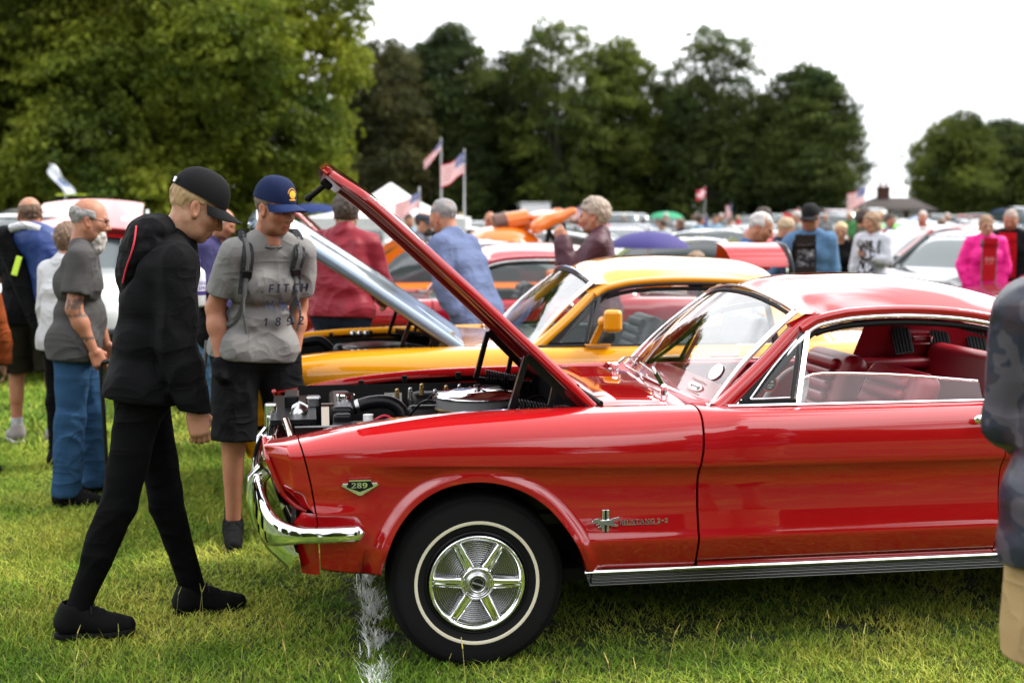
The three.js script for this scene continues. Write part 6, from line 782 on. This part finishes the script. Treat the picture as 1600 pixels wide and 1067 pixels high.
// ---------- parked cars of the field ----------
const bodyCache = {};
function carShape(kind) { // [side profile of the body, of the glasshouse, width, height of belt]
  return { hatch: [[[-1.95, 0.35], [-2.0, 0.6], [-1.9, 0.78], [-1.1, 0.95], [1.75, 0.98], [1.9, 0.9], [1.95, 0.5], [1.9, 0.32]], [[-1.15, 0.93], [-0.45, 1.42], [0.1, 1.49], [1.2, 1.46], [1.62, 1.3], [1.82, 0.95]], 0.86],
    saloon: [[[-2.25, 0.35], [-2.3, 0.6], [-2.2, 0.75], [-1.15, 0.93], [1.5, 0.97], [2.25, 0.93], [2.32, 0.6], [2.25, 0.33]], [[-1.1, 0.92], [-0.3, 1.36], [0.2, 1.42], [0.9, 1.4], [1.65, 0.95]], 0.88],
    suv: [[[-2.2, 0.42], [-2.25, 0.75], [-2.1, 0.98], [-1.15, 1.1], [2.1, 1.14], [2.22, 0.9], [2.2, 0.4]], [[-1.15, 1.08], [-0.55, 1.62], [0.1, 1.72], [1.75, 1.7], [2.08, 1.12]], 0.93],
    van: [[[-2.4, 0.4], [-2.45, 0.8], [-2.3, 1.05], [-1.75, 1.2], [2.4, 1.25], [2.45, 0.8], [2.4, 0.36]], [[-1.8, 1.18], [-1.2, 1.9], [-0.8, 2.02], [2.3, 2.02], [2.42, 1.22]], 0.98],
    classic: [[[-2.3, 0.35], [-2.4, 0.6], [-2.38, 0.82], [-1.0, 0.92], [1.4, 0.94], [2.35, 0.9], [2.45, 0.6], [2.35, 0.34]], [[-0.95, 0.9], [-0.35, 1.3], [0.2, 1.36], [0.9, 1.33], [1.5, 0.92]], 0.9] }[kind];
}
function hull(pts, W, tumble, n, k) { // rounded body: profile lofted across its width
  const top = curve(pts.map(([x, y]) => [x, y, 0])).getSpacedPoints(n), by = Math.min(pts[0][1], pts[pts.length - 1][1]), g = grid(n, 12, (s, t, i, j) => { const x = t * 2 - 1, p = top[i], e = Math.sign(x) * Math.abs(x) ** 0.6, drop = Math.abs(x) ** 6 * k, y = p.y - drop; return [p.x * (1 - 0.04 * Math.abs(x) ** 4), y, W * e * (1 - tumble * clamp((p.y - by) / 0.9))]; });
  const sides = [1, -1].map((sd) => grid(n, 3, (s, t, i) => { const p = top[i], y1 = p.y - k; return [p.x * 0.96, lerp(y1, Math.min(by, y1), t), sd * W * (1 - tumble * clamp((lerp(y1, by, t) - by) / 0.9)) * (1 + 0.02 * Math.sin(t * 3.14))]; }, sd < 0));
  return merge([g, ...sides]);
}
const tyreG = lathe([[0, -0.1], [0.3, -0.1], [0.325, -0.06], [0.325, 0.06], [0.3, 0.1], [0.2, 0.1]], 18), rimG = lathe([[0.205, 0.095], [0.2, 0.105], [0.06, 0.085], [0, 0.09]], 14), glassDark = new THREE.MeshPhysicalMaterial({ color: col(0.05, 0.065, 0.07), roughness: 0.03, specularIntensity: 1, clearcoat: 1 });
for (const g of [tyreG, rimG]) g.rotateX(Math.PI / 2);
function parked(kind, label, px, d, turn, m, group, o = {}) {
  const [bp, gp, W] = carShape(kind), K = bodyCache[kind] ??= (() => { const roofY = Math.max(...gp.map((p) => p[1])), gh = hull(gp, W * 0.84, 0.12, 24, 0.03), sc = (a, b) => gp.map(([x, y]) => [x, y]); return { body: hull(bp, W, 0.05, 26, 0.07), glass: gh, roof: hull(gp.filter((p) => p[1] > roofY - 0.16).map(([x, y]) => [x, y + 0.012]), W * 0.80, 0.06, 12, 0.05) }; })();
  const t = thing(kind === 'van' ? 'parked_van' : 'parked_car', label, kind === 'van' ? 'van' : 'car', o.at ? [o.at[0], 0, o.at[1]] : [(px - 800) / 2000 * d, 0, -d], R(turn), group); if (o.s) t.scale.setScalar(o.s);
  mesh('body', K.body, m, t); mesh('windows', K.glass, glassDark, t); mesh('roof', K.roof, o.roof ?? m, t);
  const wb = bp[bp.length - 1][0] * 0.62; for (const x of [-wb - 0.05, wb]) for (const s of [1, -1]) { const w = mesh('wheel', tyreG, M.rubber, t); w.position.set(x, 0.32, s * (W - 0.1)); w.rotation.y = s > 0 ? 0 : Math.PI; mesh('hub', rimG, M.steel, w); }
  if (d < 45) {
    const A = gp[0], B = gp[1], C = gp[gp.length - 1], Dq = gp[gp.length - 2];
    for (const s of [1, -1]) { mesh('pillar', bar([A[0] - 0.03, A[1], s * W * 0.82], [B[0], B[1], s * W * 0.76], 0.06, 0.06), m, t); mesh('pillar', bar([C[0], C[1], s * W * 0.83], [Dq[0], Dq[1], s * W * 0.75], 0.06, 0.12), m, t); mesh('pillar', bar([0.35, A[1], s * W * 0.855], [0.35, B[1] + 0.02, s * W * 0.745], 0.03, 0.08), M.black, t); mesh('door_mirror', rbox(0.1, 0.12, 0.16, 0.03, [A[0] + 0.42, A[1] + 0.1, s * (W + 0.06)]), m, t); mesh('headlight', ball(0.1, [bp[1][0] + 0.1, bp[1][1] + 0.06, s * W * 0.72], [0.8, 0.7, 1.2]), M.glass, t); }
    mesh('bumper', [rbox(0.12, 0.18, W * 1.86, 0.05, [bp[0][0] - 0.02, 0.46, 0])], o.chromeBumper ? M.chrome : M.satin, t); mesh('grille', rbox(0.05, 0.14, W * 0.9, 0.02, [bp[1][0] - 0.0, bp[1][1] + 0.03, 0]), M.satin, t);
  }
  return t;
}
function zoneOf(x, d) { // where something far off stands, by what is in front of it
  const px = 800 + x / d * 2000, w = [[60, 'at the far left edge'], [250, 'left of the black capped young man'], [520, 'behind the two capped men'], [640, 'behind the crimson bomber jacket'], [720, 'below the flag poles'], [800, 'beyond the blue fleece'], [880, 'beyond the orange raised bonnet'], [960, 'behind the maroon jacket'], [1070, 'beyond the purple umbrella'], [1150, 'behind the blue polo shirt'], [1230, 'left of the denim jacket'], [1310, 'right of the denim jacket'], [1390, 'beyond the white hooded woman'], [1470, 'below the lodge and right hand trees'], [1530, 'left of the pink jacket'], [1600, 'behind the pink jacketed pair'], [1e9, 'beyond the right edge']].find((q) => px < q[0])[1];
  return w + (d < 28 ? ', nearest row' : d < 41 ? ', second rows' : d < 60 ? ', middle rows' : d < 72 ? ', far rows' : ', last row');
}
const CP = { white: paint([0.66, 0.67, 0.68]), silver: paint([0.42, 0.43, 0.45], { metalness: 0.3 }), grey: paint([0.10, 0.105, 0.11]), black: paint([0.012, 0.012, 0.014]), red: paint([0.40, 0.012, 0.015]), blue: paint([0.02, 0.06, 0.2]), green: paint([0.10, 0.35, 0.04]), orange: paint([0.72, 0.15, 0.008]), wine: paint([0.13, 0.012, 0.03]), cream: paint([0.58, 0.53, 0.38]), yellow: paint([0.7, 0.5, 0.05]) };
parked('classic', 'orange classic car with white roof behind the crimson coupe', 760, 14.5, 190, CP.orange, null, { roof: CP.white, s: 1.02, chromeBumper: true });
parked('saloon', 'dark grey bonneted car with pale screen beside the pink jacketed woman', 1530, 18.5, 40, CP.black, null, {});
parked('hatch', 'red car with open passenger window behind the white hooded woman', 1452, 22, 18, CP.red, null, {});
parked('saloon', 'wine red car with pale bonnet in front of the pink jacketed woman', 1800, 14.2, 10, paint([0.18, 0.05, 0.07]), null, {});
parked('classic', 'white car with open bonnet between the crimson bonnet and the blue fleece', 640, 17, 10, CP.white, null, { chromeBumper: true });
parked('saloon', 'white saloon behind the raised orange bonnet', 905, 20, 160, CP.white, null, {});
parked('classic', 'pale green and cream classic under the purple umbrella', 1015, 17.5, 8, paint([0.36, 0.45, 0.22]), null, { roof: CP.cream, chromeBumper: true });
parked('suv', 'white car with red raised tailgate at far left behind the grey bearded man', 105, 14.5, 100, CP.white, null, {});
{ // raised red tailgate of that car
  const g = thing('raised_bonnet', 'glossy red raised bonnet above the white car at far left', 'bonnet', [(140 - 800) / 2000 * 14.2, 1.5, -14.2], R(8));
  mesh('panel', [grid(16, 8, (s, t) => { const x = s * 2 - 1; return [x * 0.62 * (1 - 0.12 * t), 0.34 - 0.3 * (1 - t) - 0.05 * x * x, 0.5 - 0.9 * t]; }), grid(16, 6, (s, t) => { const x = s * 2 - 1; return [x * 0.62, 0.04 - 0.05 * x * x - 0.1 * t, 0.5 - 0.04 * Math.sin(t * 3)]; })], CP.red, g); mesh('under_panel', grid(16, 8, (s, t) => { const x = s * 2 - 1; return [x * 0.6 * (1 - 0.12 * t), 0.29 - 0.3 * (1 - t) - 0.05 * x * x, 0.5 - 0.88 * t]; }, true), M.satin, g); for (const s of [1, -1]) mesh('stay', rod([s * 0.5, -0.5, -0.3], [s * 0.5, 0.1, 0.1], 0.015), M.satin, g);
}
{ // orange hot rod with its front lifted
  const d = 18, g = thing('hot_rod', 'orange rounded classic car with its whole front end tilted open', 'car', [(800 - 800) / 2000 * d, 0, -d], R(12)), om = CP.orange;
  const dome = isoMesh(union([ell([-0.15, 1.16, 0], [0.62, 0.36, 0.62]), ell([-0.15, 0.85, 0], [1.0, 0.35, 0.8])], 0.1), [-1.4, 0.3, -1], [1.1, 1.7, 1], 0.05); mesh('cab', dome, om, g);
  const nose = isoMesh(union([ell([0.5, 1.62, 0], [0.3, 0.12, 0.5]), cap3([0.25, 1.5, 0.45], [0.78, 1.72, 0.4], 0.10, 0.06), cap3([0.25, 1.5, -0.45], [0.78, 1.72, -0.4], 0.10, 0.06)], 0.06), [-0.1, 1.1, -0.8], [1.2, 2.0, 0.8], 0.04); mesh('front_clip', nose, om, g);
  mesh('scoop', [rod([-0.12, 1.56, 0.1], [0.2, 1.62, 0.1], 0.13, 0.12, 20)], om, g); mesh('scoop_mouth', rod([-0.27, 1.53, 0.1], [-0.1, 1.565, 0.1], 0.14, 0.135, 20), std([0.08, 0.03, 0.02], 0.4), g); for (const [a, b] of [[[0.5, 0.7, 0.4], [0.65, 1.55, 0.4]], [[0.9, 0.7, 0.4], [0.4, 1.5, 0.4]], [[0.5, 0.7, -0.4], [0.65, 1.55, -0.4]]]) mesh('stay', rod(a, b, 0.035), M.black, g); mesh('engine', rbox(0.6, 0.4, 0.6, 0.1, [0.9, 0.85, 0]), M.satin, g);
  for (const x of [-0.6, 1.3]) for (const s of [1, -1]) { const w = mesh('wheel', tyreG, M.rubber, g); w.position.set(x, 0.32, s * 0.75); w.rotation.y = s > 0 ? 0 : Math.PI; mesh('hub', rimG, M.chrome, w); }
}
{ // glossy red bonnet raised in front of the blue polo shirt
  const d = 9.6, g = thing('raised_bonnet', 'glossy red bonnet with rolled edge standing open in front of the blue polo shirt', 'bonnet', [(1172 - 800) / 2000 * d, 1.30, -d], R(9));
  mesh('panel', [grid(14, 14, (s, t) => { const a = t * 2.0; return [lerp(-0.22, 0.22, s) + 0.05 * (1 - t) * (s - 0.5) + 0.03 * t, 0.17 * Math.cos(a * 0.75) - 0.02 - 0.02 * t, -0.1 + 0.26 * Math.sin(a * 0.75)]; }), grid(14, 8, (s, t) => [lerp(-0.22, 0.22, s), 0.135 - 0.2 * t, -0.12 - 0.05 * t], true)], paint([0.5, 0.01, 0.014]), g); mesh('rubber_edge', tube([[0.24, 0.14, -0.1], [0.25, 0.11, 0.06], [0.26, 0.02, 0.14], [0.27, -0.12, 0.16]], 0.022, 14, 8), M.satin, g); mesh('stay', rod([0, -1.3, -0.1], [0, 0.05, -0.1], 0.02), M.satin, g);
}
// rows of cars further back
{
  const r = rng(77), kinds = ['hatch', 'saloon', 'suv', 'van', 'classic', 'hatch', 'suv'], cols = [['white', 3], ['silver', 3], ['grey', 2], ['black', 2], ['red', 2], ['blue', 1], ['green', 0.5], ['cream', 1], ['orange', 0.6], ['wine', 0.8], ['yellow', 0.4]], tot = cols.reduce((a, c) => a + c[1], 0), ty = { hatch: 'small hatchback', saloon: 'saloon car', suv: 'tall estate car', van: 'van', classic: 'low classic car' }, protos = {};
  for (const d of [23, 26.5, 30, 34, 38, 45, 54, 64, 75, 86]) {
    const x0 = d < 36 ? -0.02 : -0.10, step = 2.5 + r(); for (let x = x0 * d - (d > 50 ? 4 : 0); x < d * 0.43; x += step * (0.85 + 0.6 * r())) {
      if (r() < 0.12) continue; let q = r() * tot, c = 'white'; for (const [n, w] of cols) { if (q < w) { c = n; break; } q -= w; } const k = d > 50 ? kinds[Math.floor(r() * 7)] : ['hatch', 'saloon', 'classic', 'saloon'][Math.floor(r() * 4)], z = -d + (r() - 0.5) * 1.6, turn = (r() < 0.5 ? 96 : 276) + (r() - 0.5) * 16 + (r() < 0.25 ? 70 : 0), zone = d < 32 ? 'in the first rows' : d < 50 ? 'in the middle rows' : 'in the far rows before the trees', key = k + c + (d < 45), label = c + ' ' + ty[k] + ' ' + zoneOf(x, d), group = c + ' ' + ty[k] + 's ' + zoneOf(x, d);
      if (protos[key]) { const t = copyOf(protos[key], label, group); t.position.set(x, 0, z); t.rotation.y = R(turn); } else protos[key] = parked(k, label, 0, d, turn, CP[c], group, { at: [x, z] });
    }
  }
}
// ---------- visitors far off ----------
{
  const r = rng(99), tops = [['white', [0.6, 0.6, 0.62]], ['navy', [0.015, 0.02, 0.06]], ['black', [0.012, 0.012, 0.013]], ['red', [0.42, 0.015, 0.02]], ['pale blue', [0.25, 0.38, 0.5]], ['pink', [0.6, 0.25, 0.28]], ['grey', [0.2, 0.2, 0.2]], ['green', [0.06, 0.2, 0.07]]], hairs = [DKHAIR, BROWN, GREY, BLOND], lib = [];
  for (let i = 0; i < 8; i++) { const p = person({ label: 'x', at: [0, -60], turn: 0, h: 1.6 + 0.03 * i, res: 0.035, headRes: 0.014, handRes: 0.012, hairRes: 0.016, skin: [FAIR, RUDDY, TAN][i % 3], face: i % 2 ? 'woman' : 'man', ...(i % 3 ? walkL : {}), trousers: { m: [C.darkJean, C.black, C.jean][i % 3], wr: 0 }, shirt: { m: cloth(tops[i][1]), e: 0.02, long: i % 2 === 0, hem: -0.1, wr: 0 }, shoes: C.shoe, hair: { k: ['short', 'bob', 'crop', 'full'][i % 4], c: hairs[i % 4] } }); lib.push([p.root, tops[i][0]]); }
  let used = {}; const put = (x, d, turn) => { const i = Math.floor(r() * 8), [o, c] = lib[i], lab = 'visitor in ' + c + ' top ' + zoneOf(x, d), grp = 'distant visitors in ' + c + ' tops ' + zoneOf(x, d); const t = used[i] ? copyOf(o, lab, grp) : tag(o, lab, null, grp); used[i] = 1; t.position.set(x, 0, -d); t.rotation.y = R(turn); };
  for (let i = 0; i < 8; i++) { const d = 24 + 6 * i; put((0.02 + 0.05 * i) * d, d, r() * 360); }
  for (let i = 0; i < 70; i++) { const d = 22 + 60 * r() ** 1.3, px = i < 12 ? r() * 300 - 20 : 560 + r() * 1050; put((px - 800) / 2000 * d, d, r() * 360); }
  for (let i = 0; i < 8; i++) if (!used[i]) scene.remove(lib[i][0]);
}
// ---------- flags, tents, umbrella, banner, house ----------
const starsTex = canvasTex(380, 200, (x) => { for (let i = 0; i < 13; i++) { x.fillStyle = i % 2 ? '#f3f0ee' : '#c02436'; x.fillRect(0, i * 200 / 13, 380, 16); } x.fillStyle = '#2b3270'; x.fillRect(0, 0, 152, 108); x.fillStyle = '#fff'; for (let j = 0; j < 9; j++) for (let i = 0; i < (j % 2 ? 5 : 6); i++) { x.beginPath(); x.arc(13 + i * 25 + (j % 2) * 12.5, 10 + j * 11, 3.4, 0, 7); x.fill(); } });
const flagM = new THREE.MeshPhysicalMaterial({ color: 0xffffff, map: starsTex, roughness: 0.8, transmission: 0.3, thickness: 0 });
function flag(label, px, py, d, w, h, sag, poleBase, m = flagM, dir = -1) { // hoist top at pixel (px, py)
  const y = 1.645 + (338 - py) / 2000 * d, x = (px - 800) / 2000 * d, t = thing('flag', label, 'flag', [x, 0, -d]);
  mesh('pole', rod([0, poleBase, 0], [0, y + 0.08, 0], 0.022, 0.016, 10), std([0.45, 0.45, 0.46], 0.4, { metalness: 0.6 }), t);
  const f = (z0) => grid(20, 12, (s, q) => { const e = s * s; return [dir * (s * w * Math.cos(sag * 0.6) ) + 0.01, y - sag * w * s * 0.9 - h * (1 - q) + 0.06 * h * Math.sin(s * 7 + q), 0.10 * w * Math.sin(s * 6.5 + q * 2) + z0]; }, dir < 0);
  mesh('cloth', f(0), m, t); return t;
}
flag('stars and stripes flag flying on the tall thin pole left of centre', 726, 240, 26, 0.52, 0.42, 0.62, 0.9);
flag('stars and stripes flag streaming high above the white marquee', 690, 222, 30, 0.5, 0.2, 1.05, 1.2);
flag('stars and stripes flag drooping beside the blue fleece', 656, 300, 20, 0.42, 0.24, 0.55, 0.8);
flag('small stars and stripes flag by the lodge roof', 1348, 292, 70, 1.0, 0.9, 0.5, 0.5);
flag('small stars and stripes flag before the white lorry', 912, 318, 50, 0.6, 0.45, 0.6, 0.5);
const paleM = new THREE.MeshPhysicalMaterial({ color: 0xffffff, roughness: 0.8, transmission: 0.2, thickness: 0, map: canvasTex(64, 64, (x) => { x.fillStyle = '#cf3b50'; x.fillRect(0, 0, 64, 64); x.fillStyle = '#f0dfe2'; x.fillRect(0, 24, 64, 14); x.fillRect(18, 0, 12, 64); }) }), redM = new THREE.MeshPhysicalMaterial({ color: col(0.55, 0.03, 0.04), roughness: 0.8, transmission: 0.2, thickness: 0 }), tri = new THREE.MeshPhysicalMaterial({ color: 0xffffff, roughness: 0.8, transmission: 0.2, thickness: 0, map: canvasTex(96, 64, (x) => { x.fillStyle = '#c3162c'; x.fillRect(0, 0, 96, 64); x.fillStyle = '#eee'; x.fillRect(0, 0, 96, 32); x.fillStyle = '#22357c'; x.fillRect(0, 0, 34, 64); }) });
flag('red and white flag high on a pole before the tallest tree', 1100, 294, 60, 0.42, 0.46, 0.4, 0.5, paleM); flag('plain red flag beside the denim jacket man', 1246, 328, 40, 0.5, 0.6, 0.3, 0.8, redM); flag('red white and blue flag above the purple umbrella', 1103, 340, 34, 0.45, 0.5, 0.7, 0.5, tri); flag('faded stars and stripes pennant hanging limp on a pole', 1141, 320, 70, 0.3, 0.7, 0.2, 0.5);
{
  const d = 27, X = (px) => (px - 800) / 2000 * d, Y = (py) => 1.645 + (338 - py) / 2000 * d, t = thing('marquee', 'white pointed marquee behind the raised red bonnet', 'tent', [X(612), 0, -d]);
  mesh('roof', grid(4, 10, (s, q) => { const a = s * Math.PI * 2 + Math.PI / 4, r = lerp(0.02, 2.3, q); return [Math.cos(a) * r, lerp(Y(286), 1.62, q) - 0.16 * Math.sin(q * 3.14), Math.sin(a) * r]; }, true), cloth([0.72, 0.72, 0.72], 0.8), t); for (let i = 0; i < 4; i++) { const a = i * Math.PI / 2 + Math.PI / 4; mesh('leg', rod([Math.cos(a) * 2.25, 0, Math.sin(a) * 2.25], [Math.cos(a) * 2.25, 1.62, Math.sin(a) * 2.25], 0.03), M.white, t); mesh('valance', grid(6, 1, (s, q) => { const b = a + Math.PI / 2; return [lerp(Math.cos(a), Math.cos(b), s) * 2.3, 1.62 - 0.25 * q, lerp(Math.sin(a), Math.sin(b), s) * 2.3]; }), cloth([0.72, 0.72, 0.72], 0.8), t); }
}
function canopy(name, label, cat, px, topPy, d, rad, rise, m, base, n = 8) { const y = 1.645 + (338 - topPy) / 2000 * d, t = thing(name, label, cat, [(px - 800) / 2000 * d, 0, -d]); mesh('canopy', grid(48, 10, (s, q) => { const a = s * 2 * Math.PI, k = Math.cos(Math.PI / n) / Math.cos(((a * n / (2 * Math.PI)) % 1) * 2 * Math.PI / n - Math.PI / n), r = rad * Math.sin(q * 1.35) / Math.sin(1.35) * (1 - 0.06 * q * (1 - k)); return [Math.cos(a) * r, y - rise * (1 - Math.cos(q * 1.35)) / (1 - Math.cos(1.35)) - 0.03 * q * (1 - k), Math.sin(a) * r]; }), m, t); for (let i = 0; i < n; i++) { const a = i / n * 6.283; mesh('rib', rod([0, y - 0.02, 0], [Math.cos(a) * rad * 0.97, y - rise * 0.98, Math.sin(a) * rad * 0.97], 0.006, 0.004, 5), M.steel, t); } mesh('pole', rod([0, base, 0], [0, y + 0.03, 0], 0.013, 0.012, 8), M.steel, t); return t; }
canopy('umbrella', 'open purple blue umbrella between the maroon jacket and the small boy', 'umbrella', 1013, 361, 14.2, 0.45, 0.18, matte([0.036, 0.03, 0.125], 0.7, 0.3), 0.6);
canopy('gazebo', 'green peaked gazebo far behind the purple umbrella', 'tent', 1040, 331, 55, 0.75, 0.26, cloth([0.05, 0.33, 0.17], 0.8), 0, 4); canopy('gazebo', 'dark blue gazebo low behind the navy cap', 'tent', 490, 318, 34, 0.75, 0.24, cloth([0.02, 0.035, 0.12], 0.8), 0, 4); canopy('parasol', 'pale blue parasol before the right hand trees', 'parasol', 1434, 338, 48, 0.5, 0.25, cloth([0.4, 0.48, 0.62], 0.8), 0.3); canopy('parasol', 'bright green parasol beside the white hooded woman', 'parasol', 1392, 350, 34, 0.5, 0.22, cloth([0.12, 0.55, 0.05], 0.8), 0.3);
{ // feather banner and yellow fascia
  const d = 26, X = (px) => (px - 800) / 2000 * d, Y = (py) => 1.645 + (338 - py) / 2000 * d, t = thing('feather_banner', 'white feather banner with a blue round emblem at the far left', 'banner', [X(104), 0, -d]);
  const bt = canvasTex(96, 192, (x) => { x.fillStyle = '#e6e8f2'; x.fillRect(0, 0, 96, 192); x.fillStyle = '#2b56a8'; x.beginPath(); x.arc(48, 120, 30, 0, 7); x.fill(); x.strokeStyle = '#dfe6f5'; x.lineWidth = 5; x.beginPath(); x.arc(48, 120, 20, 0, 7); x.stroke(); x.fillStyle = '#6fa0da'; x.fillRect(38, 108, 20, 22); });
  mesh('cloth', grid(8, 14, (s, q) => { const y = lerp(Y(303), Y(258), q), lft = -0.36 * sstep(0, 0.9, q) + 0.0, w = 0.2 * (1 - 0.75 * sstep(0.75, 1, q)); return [lft + s * (0.03 + w) + 0.1 * sstep(0.7, 1, q), y, 0.03 * Math.sin(s * 5 + q * 4)]; }), new THREE.MeshPhysicalMaterial({ color: 0xffffff, map: bt, roughness: 0.8 }), t); mesh('pole', tube([[0.03, 0, 0], [0.03, Y(330), 0], [-0.02, Y(285), 0], [-0.16, Y(260), 0], [-0.28, Y(257), 0]], 0.014, 24, 6), M.steel, t);
  const st = thing('stall_sign', 'black stall sign with yellow lettering below the feather banner', 'sign', [X(105), Y(304), -d - 0.4]); mesh('board', rbox(0.66, 0.07, 0.05, 0.01, [0, -0.06, 0]), M.black, st); mesh('lettering', [rbox(0.28, 0.035, 0.02, 0.004, [-0.17, 0, 0.02]), rbox(0.3, 0.025, 0.02, 0.004, [0.16, 0, 0.02])], std([0.5, 0.62, 0.03], 0.6), st); for (const s of [1, -1]) mesh('post', rod([s * 0.3, -Y(304), 0], [s * 0.3, -0.03, 0], 0.02), M.black, st);
}
{ // lodge beyond the field
  const d = 104, X = (px) => (px - 800) / 2000 * d, Y = (py) => 1.645 + (338 - py) / 2000 * d, t = thing('lodge', 'brown brick lodge with grey hipped roof and chimney beyond the field', 'house', [X(1375), 0, -d]), brickM = matte([0.07, 0.035, 0.026]), roofM = matte([0.06, 0.052, 0.05]);
  mesh('wall', box(5.2, 2.15, 4.6, [0.4, 1.075, 0]), brickM, t); const rf = mesh('roof', new THREE.BufferGeometry(), roofM, t); { const e = 2.1, h = Y(309), P = [[-2.9, e, 2.8], [3.8, e, 2.8], [3.8, e, -2.8], [-2.9, e, -2.8], [-0.6, h, 0], [2.4, h, 0]], F = [[0, 1, 5], [0, 5, 4], [1, 2, 5], [2, 3, 4], [2, 4, 5], [3, 0, 4]], v = []; for (const f of F) for (const i of f) v.push(...P[i]); rf.geometry.setAttribute('position', new THREE.Float32BufferAttribute(v, 3)); rf.geometry.computeVertexNormals(); }
  for (let i = 0; i < 9; i++) mesh('slate_course', bar([-2.9 + i * 0.26, 2.12 + i * 0.105, 2.83 - i * 0.312], [3.8 - i * 0.16, 2.12 + i * 0.105, 2.83 - i * 0.312], 0.02, 0.03), roofM, rf);
  const ch = mesh('chimney', [box(0.9, 1.2, 0.7, [0.1, Y(311) + 0.35, 0]), box(1.0, 0.14, 0.8, [0.1, Y(311) + 0.9, 0])], brickM, rf); for (const k of [-1, 1]) mesh('chimney_pot', rod([0.1 + k * 0.22, Y(311) + 0.95, 0], [0.1 + k * 0.22, Y(311) + 1.4, 0], 0.12, 0.1, 10), std([0.25, 0.1, 0.06], 0.9), ch);
  for (const x of [-1, 0.6, 2]) { const w = mesh('window', rbox(0.8, 1.0, 0.08, 0.01, [x, 1.5, 2.3]), M.white, t); for (const k of [-0.18, 0.18]) mesh('pane', box(0.3, 0.86, 0.02, [x + k, 1.5, 2.345]), M.darkGlass, w); }
}
{ // white lorry body behind the orange car
  const d = 40, t = thing('box_lorry', 'white box lorry far behind the raised orange bonnet', 'lorry', [(833 - 800) / 2000 * d, 0, -d], R(4)); mesh('box_body', rbox(0.9, 1.35, 1.6, 0.04, [0, 1.35, 0]), CP.white, t); mesh('roof_rail', rbox(0.95, 0.05, 1.65, 0.02, [0, 2.05, 0]), CP.silver, t); mesh('cab', rbox(0.9, 1.1, 0.7, 0.08, [0, 1.0, 1.1]), CP.white, t); mesh('windscreen', rbox(0.8, 0.4, 0.02, 0.01, [0, 1.3, 1.46]), glassDark, t); for (const x of [-0.4, 0.4]) for (const z of [-0.5, 1.1]) { const w = mesh('wheel', tyreG, M.rubber, t); w.position.set(x, 0.33, z); w.rotation.y = Math.PI / 2; }
}
renderer.render(scene, camera);
